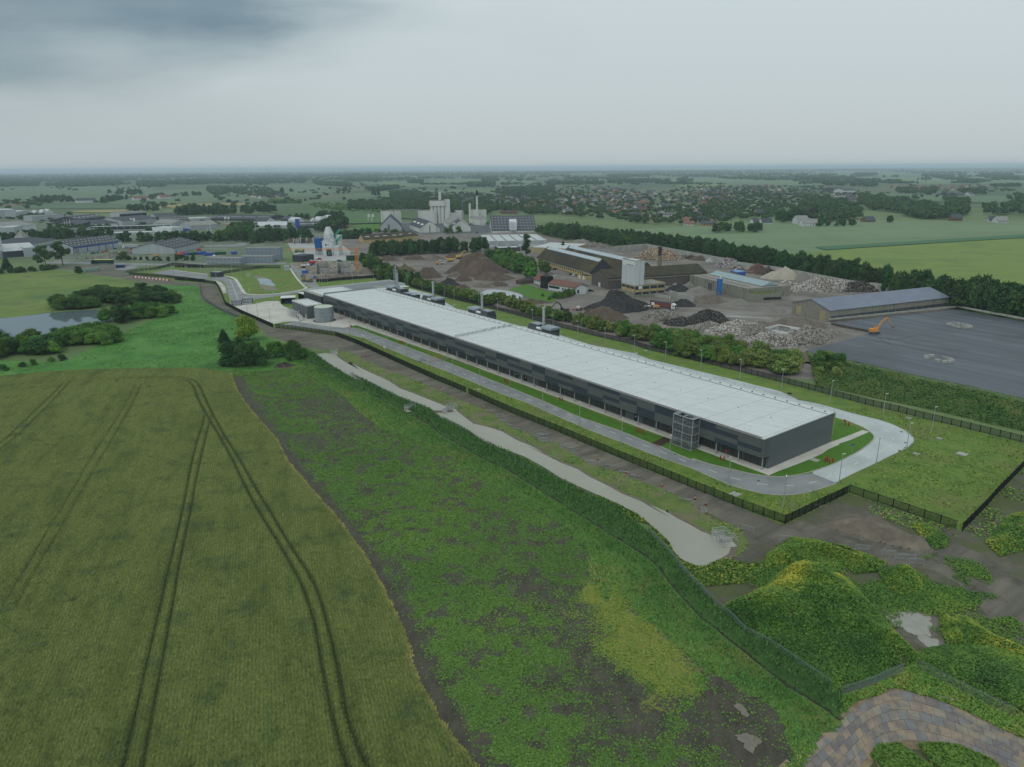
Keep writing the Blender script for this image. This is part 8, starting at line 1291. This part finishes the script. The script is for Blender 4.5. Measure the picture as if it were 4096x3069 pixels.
def excavator(lab, c, x, y, rz, col, k=1.0, arm='up', z=0, tracks=True):
    r = thing('excavator', lab, 'excavator', G(c, x, y)+Vector((0, 0, z)), rz, None, (k, k, k)); m_ = mat('machine_%s' % '_'.join(map(str, col)), col, rough=.5)
    b = part(r, 'upper_body', m_, lambda o: (o.box(-2.6, -1.4, 1.3, 1.2, 1.4, 2.6), o.box(-2.6, -1.3, 2.6, -.6, 1.3, 2.9))); part(r, 'cab', m_, lambda o: o.box(.1, .3, 2.6, 1.6, 1.4, 3.5)); part(r, 'cab_glass', m_glass, lambda o: (o.box(1.6, .4, 2.0, 1.68, 1.3, 3.4), o.box(.2, 1.4, 2.5, 1.5, 1.46, 3.3)))
    if tracks: part(r, 'track', m_tyre, lambda o: (o.box(-2.3, -1.6, 0, 2.3, -.9, 1.0), o.box(-2.3, .9, 0, 2.3, 1.6, 1.0), o.box(-.8, -.9, .6, .8, .9, 1.3)))
    else: part(r, 'chassis', m_galvd, lambda o: (o.box(-2.6, -1.1, .7, 2.8, 1.1, 1.3), o.box(2.8, -1.3, .2, 3.3, 1.3, .7))); wheels(r, [(x_, y_) for x_ in (-1.7, 1.8) for y_ in (-1.2, 1.2)], .6, .4)
    e, t = ((4.6, 6.4), (8.4, 2.0)) if arm == 'up' else ((3.6, 4.0), (5.6, .8)); 
    if arm == 'long': e, t = (6.2, 8.6), (10.4, 4.0)
    part(r, 'boom', m_, lambda o: (o.bar((1.0, -.3, 2.2), (e[0]*.55, -.3, e[1]*.8), .5, .7), o.bar((e[0]*.55, -.3, e[1]*.8), (e[0], -.3, e[1]), .45, .6))); part(r, 'stick', m_, lambda o: o.bar((e[0], -.3, e[1]), (t[0], -.3, t[1]), .4, .45)); part(r, 'bucket', m_galvd, lambda o: o.prism([(t[0]-.6, t[1]+.2), (t[0]+.7, t[1]+.1), (t[0]+.7, t[1]-.9), (t[0]-.5, t[1]-1.1)], -.9, .4, axis='y')); return r
excavator('orange wheeled material handler with a long arm on the asphalt pad', 'B6', 590, 660, .12, (206, 140, 66), .9, 'long', PADZ, False); excavator('yellow tracked excavator on top of the back soil heaps', 'B3', 1180, 95, .15, (190, 160, 80), 1.15, 'up'); excavator('black and yellow tracked excavator behind the hawthorn hedge', 'B4', 420, 955, 2.7, (60, 58, 52), 1.0, 'up'); excavator('small red and black excavator between the transformer bays', 'E3', 1260, 1170, 3.0, (140, 50, 44), .8, 'low'); excavator('orange excavator beside the blue skips', 'A1', 1945, 1148, .3, (190, 80, 50), 1.1, 'low'); excavator('yellow digger on the earth bank above the roadside bushes', 'A1', 1685, 1160, 1.3, (180, 150, 70), .9, 'low')
def loader(lab, c, x, y, rz, col, z=0):
    r = thing('wheel_loader', lab, 'wheel loader', G(c, x, y)+Vector((0, 0, z)), rz); m_ = mat('machine_%s' % '_'.join(map(str, col)), col, rough=.5)
    part(r, 'rear_body', m_, lambda o: o.prism([(-4.2, 1.0), (-.6, 1.0), (-.6, 2.3), (-3.8, 2.1), (-4.2, 1.7)], -1.1, 1.1, axis='y')); part(r, 'cab', m_white, lambda o: o.box(-1.2, -.8, 2.3, .5, .8, 3.6)); part(r, 'cab_glass', m_glass, lambda o: (o.box(.5, -.7, 2.3, .56, .7, 3.4), o.box(-1.0, -.86, 2.5, .3, -.8, 3.3))); part(r, 'front_frame', m_white, lambda o: (o.box(.6, -.6, .9, 2.2, .6, 1.8), o.bar((1.2, -.7, 1.7), (4.0, -.7, 1.6), .3), o.bar((1.2, .7, 1.7), (4.0, .7, 1.6), .3)))
    part(r, 'bucket', m_galv, lambda o: o.prism([(3.8, .6), (5.2, .5), (5.0, 1.2), (4.2, 2.3), (3.8, 2.2)], -1.7, 1.7, axis='y')); wheels(r, [(x_, y_) for x_ in (-2.6, 1.4) for y_ in (-1.1, 1.1)], .85, .6)
loader('white and orange wheel loader tipping at the huge black heap', 'B4', 1370, 905, math.pi-.1, (200, 150, 100)); loader('orange and white wheel loader on the track of the spoil yard', 'B3', 975, 158, .1, (206, 140, 70))
s = thing('screening_machine', 'yellow screening machine at the foot of the tallest soil heap', 'machine', G('B3', 1080, 125), .0); part(s, 'hopper', mat('machine_190_160_60', (190, 160, 60)), lambda o: (o.box(-2, -1, 1, 3, 1, 2.6), o.bar((2, 0, 2), (7, 0, 4), 1, .4), o.bar((-2, 0, 2.4), (-6, 0, 4.4), 1, .4))); part(s, 'track', m_tyre, lambda o: (o.box(-2, -1.2, 0, 3, -.7, .9), o.box(-2, .7, 0, 3, 1.2, .9)))
s = thing('tractor', 'small white tractor with a red implement by the excavator', 'tractor', G('B4', 580, 925), .3); part(s, 'body', mat('car_red', (140, 50, 44)), lambda o: o.box(-1, -.5, .7, 2, .5, 1.6)); part(s, 'cab', m_white, lambda o: o.box(-1.2, -.7, 1.2, .3, .7, 2.7)); part(s, 'implement', mat('car_red', (140, 50, 44)), lambda o: [o.bar((-4, y_, .8), (-1.2, 0, 1.2), .15) for y_ in (-1.5, -.7, .7, 1.5)]); wheels(s, [(-.7, -.8), (-.7, .8)], .8, .4); wheels(s, [(1.5, -.7), (1.5, .7)], .5, .3)
# containers and skips
def box_thing(name, lab, cat, a, b, top, dep, mt, ridges=True, grp=None, txt=None):
    A, B = G(*a), G(*b); L_ = (B-A).length; hh = HT(A, *top); r = thing(name, lab, cat, A, math.atan2(B.y-A.y, B.x-A.x), grp)
    part(r, 'wall', mt, lambda o: (o.box(0, 0, .1, L_, dep, hh), [o.box(L_*k/24, -.05, .2, L_*(k+.5)/24, -.01, hh-.2) for k in range(24)] if ridges else None)); part(r, 'end_door', mt, lambda o: (o.box(L_, .1, .2, L_+.06, dep/2-.05, hh-.1), o.box(L_, dep/2+.05, .2, L_+.06, dep-.1, hh-.1)))
    if txt: text(txt, hh*.42, m_white, r, (L_*.5, -.09, hh*.5), (math.pi/2, 0, 0), 1.0)
    return r
m_cgreen = mat('container_green', [(112, 146, 136), (124, 156, 146)], scale=.6); box_thing('shipping_container', 'pale green shipping container with white lettering at the meadow edge', 'container', ('D3', 545, 442), ('D3', 890, 402), ('D3', 545, 372), 2.5, m_cgreen, txt='CHINA SHIPPING')
box_thing('skip', 'dark blue skip on the dirt junction by the white kerb', 'skip', ('D3', 1240, 348), ('D3', 1430, 342), ('D3', 1240, 285), 2.5, mat('skip_blue', (40, 56, 100))); m_bw = mat('box_blue', (50, 86, 150)); m_gn = mat('box_green', (30, 80, 58))
for i, (x, y, mt, cl) in enumerate(((1990, 1140, m_bw, 'blue'), (2090, 1135, m_gn, 'green'), (2160, 1128, m_bw, 'blue'))): box_thing('skip', '%s skip in the storage row right of the orange excavator, %s' % (cl, ORD[i]), 'skip', ('A1', x, y), ('A1', x+70, y-4), ('A1', x, y-28), 3, mt)
for i, (x, y, mt, cl) in enumerate(((100, 1140, m_bw, 'blue'), (165, 1138, m_gn, 'green'), (245, 1136, m_bw, 'blue'), (320, 1145, m_bw, 'pale blue'), (380, 1142, m_bw, 'blue'), (445, 1135, m_gn, 'green'), (500, 1133, m_gn, 'green'), (620, 1130, m_bw, 'blue'))): box_thing('skip', '%s skip in the storage yard left of the site cabins, %s from the left' % (cl, ORD[i]), 'skip', ('A2', x, y), ('A2', x+52, y-4), ('A2', x, y-28), 4, mt, False)
for i, (x, y, w_, mt, cl) in enumerate(((1370, 1335, 65, mat('site_blue', (36, 90, 170)), 'bright blue'), (1365, 1270, 50, m_white, 'white'), (1400, 1245, 50, m_cabt, 'grey'), (1505, 1395, 30, m_blue, 'small blue'), (1445, 1232, 80, mat('site_red', (170, 40, 50)), 'red'), (1530, 1236, 85, mat('site_red', (170, 40, 50)), 'long red'))): box_thing('storage_box', '%s storage box standing on the building site' % cl, 'container', ('A2', x, y), ('A2', x+w_, y-3), ('A2', x, y-28), 2.6, mt, False)
s = thing('telehandler', 'red telehandler in front of the white gabled hall', 'telehandler', G('A2', 260, 1090), .2); part(s, 'body', mat('tele_red', (160, 50, 50)), lambda o: (o.box(-2, -1, .8, 2, 1, 2.2), o.bar((-1, 0, 2.4), (5, 0, 4.6), .4))); wheels(s, [(x, y) for x in (-1.4, 1.4) for y in (-1, 1)], .6, .4)
for i, (x, y) in enumerate(((1380, 1375), (1395, 1420), (1450, 1425))):
    s = thing('dump_truck', ('brown and yellow dumper in the site queue, farthest from the hall', 'brown dumper in the middle of the site queue', 'yellow dumper in the site queue, nearest to the hall')[i], 'dump truck', G('A2', x, y), -1.3+i*.4); part(s, 'skip_body', mat('dumper_yellow', (150, 132, 70)), lambda o: o.prism([(-2.4, 1.2), (.6, 1.2), (1.0, 2.6), (-2.8, 2.4)], -1.2, 1.2, axis='y')); part(s, 'cab', m_galvd, lambda o: o.box(1.0, -1, 1.0, 2.4, 1, 2.8)); wheels(s, [(x_, y_) for x_ in (-1.4, 1.6) for y_ in (-1.1, 1.1)], .65, .5)
# red and white water barriers by the bend of the track, cones and bollards
pts = resample(PTS('B1 1440 296 1600 312 1740 325 1838 335'), 2.0); 
for i in range(len(pts)-1):
    d = pts[i+1]-pts[i]; o = MB(); o.prism([(-.3, 0), (.3, 0), (.15, 1.1), (-.15, 1.1)], 0, 1.95, axis='x'); q = o.build('water_barrier', m_white if i % 2 else m_red, None, pts[i], math.atan2(d.y, d.x)); tag(q, '%s plastic water barrier in the curved row beside the dirt track' % ('white' if i % 2 else 'red'), 'barrier', 'red and white water barriers')
def bollard(p, lab, grp, cat='hydrant'):
    o = MB(); o.cyl(0, 0, 0, 1.3, .16, 10); o.cyl(0, 0, 1.3, 1.42, .2, 10, .12); o.tube((-.3, 0, .9), (.3, 0, .9), .09, 8); tag(o.build('hydrant', m_red, None, p), lab, cat, grp)
for s, w in (('C3 375 275 400 285', 'before the seventh columns'), ('C3 1207 615 1238 625 1270 640', 'left of the dug trench'), ('C3 2108 920 2145 930', 'right of the stair tower'), ('C4 1622 940 1645 928 1665 955 1700 945', 'on the lawn inside the bend'), ('C4 1832 545 1872 555', 'on the triangular lawn'), ('B3 540 1005 557 1008 573 1010', 'on the lawn near the far doors'), ('C2 1668 620 1690 625 1712 640', 'beside the fourth door group'), ('B2 1790 752 1812 748', 'beside the round tank'), ('B2 1900 838 1908 842', 'at the apron corner')):
    for p in PTS(s): bollard(p, 'red fire hydrant post '+w, 'red hydrant posts '+w)
def cone(p, lab, grp):
    s = thing('marker_post', lab, 'marker post', p, 0, grp); part(s, 'post', m_red, lambda o: (o.cyl(0, 0, .1, 1.1, .12, 8, .1), o.box(-.3, -.2, 0, .3, .2, .1))); part(s, 'reflector', m_white, lambda o: o.cyl(0, 0, .55, .8, .13, 8, .125))
for i, p in enumerate(PTS('C3 570 820 783 918 1095 1065 1477 1205 1836 1345 1941 1275 1952 1405; C2 183 340 227 375 408 452 655 550 975 675 1145 775 1332 855 1443 900 1480 940; C4 322 1275 218 1345 333 1405')): cone(p, 'red and white marker post along the channel side of the dirt track, %s' % (ORD[i] if i < 18 else 'last'), 'marker posts on the dirt track')
FB = thing('crowd_barrier', 'x', 'barrier', (0, 0, 0), 0, 'crowd barriers by the dirt track'); barrier_mesh().build('frame', m_galv, FB)
for i, (c, x, y, rz, lie) in enumerate((('C3', 130, 650, .3, 1), ('C3', 215, 640, -.5, 1), ('C3', 185, 715, .1, 1), ('C3', 420, 785, .6, 0), ('C3', 490, 780, -.5, 1), ('C3', 530, 850, .6, 0), ('C3', 715, 925, -.6, 1), ('C3', 840, 955, .7, 0), ('C3', 930, 970, -.4, 1), ('C3', 1080, 1040, -.4, 1), ('C3', 1200, 1080, -.5, 1), ('C3', 1730, 1335, -.4, 1), ('C3', 1900, 1460, 1.4, 1), ('C2', 1520, 925, -.5, 1), ('C2', 1620, 1000, .2, 0), ('C2', 1665, 1030, -.6, 1), ('C2', 1740, 1075, -.6, 1), ('C2', 1815, 1115, -.6, 1), ('C2', 2070, 1180, -.6, 1), ('C2', 2075, 1255, .1, 0), ('C2', 670, 575, -.6, 1), ('C6', 1055, 330, -.7, 0), ('C7', 465, 540, -.2, 0), ('C7', 750, 600, -.2, 0), ('C7', 890, 645, -.25, 0), ('C7', 960, 640, -.3, 0), ('C7', 1050, 690, -.15, 0), ('C8', 1350, 830, -.4, 1), ('C6', 1470, 440, -.2, 0), ('C1', 1590, 540, .2, 1))):
    lb = ('crowd barrier lying flat on the ground by the dirt track, %s counted along it' if lie else 'upright crowd barrier left by the dirt track, %s counted along it') % (ORD[i] if i < 18 else '%dth' % (i+1))
    p = G(c, x, y)+Vector((0, 0, .1 if lie else .02)); q = dup(FB, p, rz, lb) if i else FB; q['label'] = lb; q.location = p; q.rotation_euler.z = rz; q.rotation_euler.x = 1.4 if lie else 0; q.scale = (1.25, 1, 1.1)
# railings at the outlets and steel road plates
def outlet(c, x, y, rz, lab):
    r = thing('outlet_railing', lab, 'railing', G(c, x, y), rz, 'outlet railings'); part(r, 'apron', m_concw, lambda o: (o.box(-1.6, -.8, 0, 1.6, 1.6, .25), o.box(-1.6, 1.3, .25, 1.6, 1.6, 1.3)))
    def f(o):
        for z in (.7, 1.3):
            z += .9; o.bar((-1.6, -.8, z), (-1.6, 1.5, z), .09); o.bar((-1.6, 1.5, z), (1.6, 1.5, z), .09); o.bar((1.6, 1.5, z), (1.6, -.8, z), .09)
        for a in ((-1.6, -.8), (-1.6, 1.5), (1.6, 1.5), (1.6, -.8), (0, 1.5)): o.bar((*a, .2), (*a, 2.2), .09)
    part(r, 'rail', m_galv, f)
outlet('C6', 765, 425, .2, 'galvanised railing round the concrete outlet at the channel end, upper one'); outlet('C6', 850, 500, .2, 'galvanised railing round the concrete outlet at the channel end, lower one'); outlet('C1', 1718, 585, .3, 'galvanised railing at the far upper end of the channel'); outlet('C2', 1100, 930, .4, 'galvanised railing on the culvert weir in the middle of the channel'); outlet('C2', 655, 930, .8, 'galvanised railing at the ditch culvert among the reeds'); outlet('E4', 785, 690, .1, 'galvanised railing beside the small lawn pond')
s = thing('culvert_shaft', 'round concrete shaft on the weir across the channel', 'shaft', G('C2', 1022, 945)); part(s, 'ring', m_concw, lambda o: o.cyl(0, 0, 0, 1.2, 1.0, 18)); part(s, 'cover', m_galvd, lambda o: o.cyl(0, 0, 1.2, 1.28, .7, 16)); o = MB(); pts = PTS('C2 840 925 900 945 1000 945 1110 935'); [o.bar(pts[i]+Vector((0, 0, .3)), pts[i+1]+Vector((0, 0, .3)), 1.2, .5) for i in range(3)]; q = o.build('weir', mat('mud', [(96, 88, 76)], scale=.5)); q['kind'] = 'structure'
OUT = smooth(PTS('C8 -420 1700 -200 1500 0 1335 130 1235 270 1090 430 960 600 850 800 790 1000 810 1180 870 1450 960 1700 1100 2000 1230 2300 1370'), 2); INN = smooth(PTS('C8 60 2150 160 1980 250 1850 330 1740 420 1640 530 1510 640 1400 800 1350 960 1330 1120 1345 1300 1380 1480 1420 1700 1490 2000 1600 2300 1720'), 2)
def at(pl, t):
    L = [0]
    for i in range(len(pl)-1): L.append(L[-1]+(Vector(pl[i+1])-Vector(pl[i])).length)
    d = t*L[-1]
    for i in range(len(pl)-1):
        if L[i+1] >= d: f = (d-L[i])/(L[i+1]-L[i]+1e-9); return Vector(pl[i])*(1-f)+Vector(pl[i+1])*f
    return Vector(pl[-1])
sheet('sand_track', [at(OUT, t/30)+(at(OUT, t/30)-at(INN, t/30))*.13 for t in range(31)]+[at(INN, t/30)-(at(OUT, t/30)-at(INN, t/30))*.16 for t in range(30, -1, -1)], mat('track_sand', [(134, 120, 94), (112, 100, 80), (148, 134, 106)], scale=.3, bump=.05), .034)
MP = [mat('road_plate_%d' % i, c, scale=.6, rough=.6, lo=.42, hi=.58, second=((142, 128, 104), .3, .52, .64, .8)) for i, c in enumerate(([(112, 105, 100), (128, 117, 108)], [(108, 109, 109), (120, 119, 116)], [(126, 113, 104), (142, 127, 112)], [(120, 115, 106), (140, 132, 118)], [(102, 99, 98), (116, 109, 105)]))]
NR, NC = 5, 27; k = 0
for j in range(NR):
    for i in range(NC):
        sh = (j % 2)*.4; t0, t1 = (i+sh)/NC, (i+sh+.955)/NC
        if t1 > 1: continue
        f0, f1 = (j+.015)/NR, (j+.965)/NR; q = [at(OUT, t0).lerp(at(INN, t0), f0), at(OUT, t1).lerp(at(INN, t1), f0), at(OUT, t1).lerp(at(INN, t1), f1), at(OUT, t0).lerp(at(INN, t0), f1)]; c = sum(q, Vector((0, 0, 0)))/4; a = random.uniform(-.035, .035); dz = random.uniform(.0, .03); n_ = [Vector(((p-c).x*math.cos(a)-(p-c).y*math.sin(a), (p-c).x*math.sin(a)+(p-c).y*math.cos(a), 0)) for p in q]
        o = MB(); o.add([(p.x, p.y, z) for z in (0, .03) for p in n_], [(3, 2, 1, 0), (4, 5, 6, 7), (0, 1, 5, 4), (1, 2, 6, 5), (2, 3, 7, 6), (3, 0, 4, 7)]); pl = o.build('road_plate', random.choice(MP), None, (c.x, c.y, .05+dz)); k += 1
        tag(pl, 'rusty steel road plate in the %s lane of the curved plate road' % ('outermost', 'second', 'middle', 'fourth', 'innermost')[j], 'road plate', 'steel road plates, %s lane' % ('outermost', 'second', 'middle', 'fourth', 'innermost')[j])
# covers, signs, cabinets, trench
for i, (c, x, y, w_) in enumerate((('C4', 645, 1290, 2.4), ('C4', 1510, 920, 2.2), ('C4', 1548, 1408, 1.6), ('C4', 1235, 203, 1.8), ('C5', 1300, 418, 1.6), ('C5', 1048, 583, 1.6), ('C5', 1545, 585, 2.6), ('C5', 972, 198, 1.8), ('B5', 1505, 1552, 1.8), ('B4', 1200, 1385, 1.6), ('B4', 1305, 1360, 1.6), ('C2', 1392, 700, 1.5), ('E2', 1000, 540, 2))):
    o = MB(); o.box(-w_/2, -w_/2, 0, w_/2, w_/2, .12); o.box(-w_/2+.2, -w_/2+.2, .12, w_/2-.2, w_/2-.2, .15); tag(o.build('concrete_cover', m_concw, None, G(c, x, y)+Vector((0, 0, .02)), HRZ), 'square concrete shaft cover set in the compound grass', 'cover', 'concrete covers in the grass')
for i, (c, x, y) in enumerate((('C4', 900, 1144), ('C4', 1550, 838), ('C3', 240, 345), ('C3', 1620, 858), ('C2', 1500, 623), ('C2', 1465, 635), ('C5', 890, 346), ('C5', 932, 463))):
    o = MB(); o.cyl(0, 0, 0, .02, .42, 14); tag(o.build('manhole_cover', m_rdark, None, G(c, x, y)+Vector((0, 0, .045))), 'round dark manhole cover in the paving', 'manhole cover', 'manhole covers in the paving')
for c, x, y, col, lab in (('C4', 1905, 840, m_blue, 'round blue road sign on the lawn inside the bend'), ('C4', 1268, 1500, m_cabt, 'small sign post on the grass at the fence corner'), ('C4', 546, 910, m_red, 'round red sign post on the lawn right of the stair tower'), ('C4', 1820, 570, m_red, 'sign post beside the hydrants on the triangular lawn'), ('E4', 815, 1065, m_white, 'round sign post on the kerb below the lawn pond')):
    s = thing('sign_post', lab, 'sign', G(c, x, y)); part(s, 'pole', m_galv, lambda o: o.cyl(0, 0, 0, 2.6, .05, 6)); part(s, 'sign_plate', col, lambda o: o.tube((0, -.06, 2.5), (0, -.02, 2.5), .36, 16))
s = thing('cabinet', 'small white cabinet on the verge beside the front road', 'cabinet', G('C2', 376, 255), HRZ); part(s, 'case', m_white, lambda o: o.box(-.6, -.4, 0, .6, .4, 1.3)); part(s, 'lid', m_galv, lambda o: o.box(-.65, -.45, 1.3, .65, .45, 1.38))
sheet('trench', PTS('C3 1350 745 1520 660 1610 690 1450 780'), mat('trench_soil', [(58, 46, 38), (72, 58, 48)], scale=1, bump=.2), .05)
o = MB(); pts = PTS('C2 870 385 1000 365 1000 370'); 
for i, (a, b) in enumerate((('C2 760 395 810 385', 0), ('C2 865 395 995 375', 0), ('C2 990 390 1075 372', 0))):
    A, B = PTS(a); r = thing('temporary_barrier', ('mesh panel of the temporary road closure, verge side', 'orange mesh panel closing the front road', 'mesh panel of the temporary road closure, lawn side')[i], 'barrier', A, math.atan2(B.y-A.y, B.x-A.x), 'temporary road closure'); L_ = (B-A).length; mt = mat('barrier_orange', (196, 120, 50)) if i == 1 else m_galv
    part(r, 'frame', mt, lambda o: (o.bar((0, 0, .1), (0, 0, 2.1), .08), o.bar((L_, 0, .1), (L_, 0, 2.1), .08), o.bar((0, 0, 2.1), (L_, 0, 2.1), .08), o.bar((0, 0, .2), (L_, 0, .2), .08), [o.bar((L_*k/20, 0, .2), (L_*k/20, 0, 2.1), .025) for k in range(1, 20)])); part(r, 'foot', m_rdark, lambda o: (o.box(-.3, -.4, 0, .3, .4, .12), o.box(L_-.3, -.4, 0, L_+.3, .4, .12)))
# ============================================================ air
def haze():
    mb = MB(); mb.box(-62000, -62000, -1.3, 62000, 62000, 112); mt = bpy.data.materials.new('haze_air'); mt.use_nodes = True; nn = mt.node_tree.nodes; nn.clear()
    v = nn.new('ShaderNodeVolumePrincipled'); v.inputs['Color'].default_value = (.70, .84, .97, 1); v.inputs['Density'].default_value = .00008; v.inputs['Anisotropy'].default_value = .0; v.inputs['Density Attribute'].default_value = ''; v.inputs['Color Attribute'].default_value = ''; v.inputs['Temperature Attribute'].default_value = ''
    out = nn.new('ShaderNodeOutputMaterial'); mt.node_tree.links.new(v.outputs[0], out.inputs['Volume'])
    try: mt.cycles.homogeneous_volume = True
    except Exception: pass
    o = mb.build('haze', mt); o['kind'] = 'stuff'; o['label'] = 'thin summer haze lying over the plain'
haze()
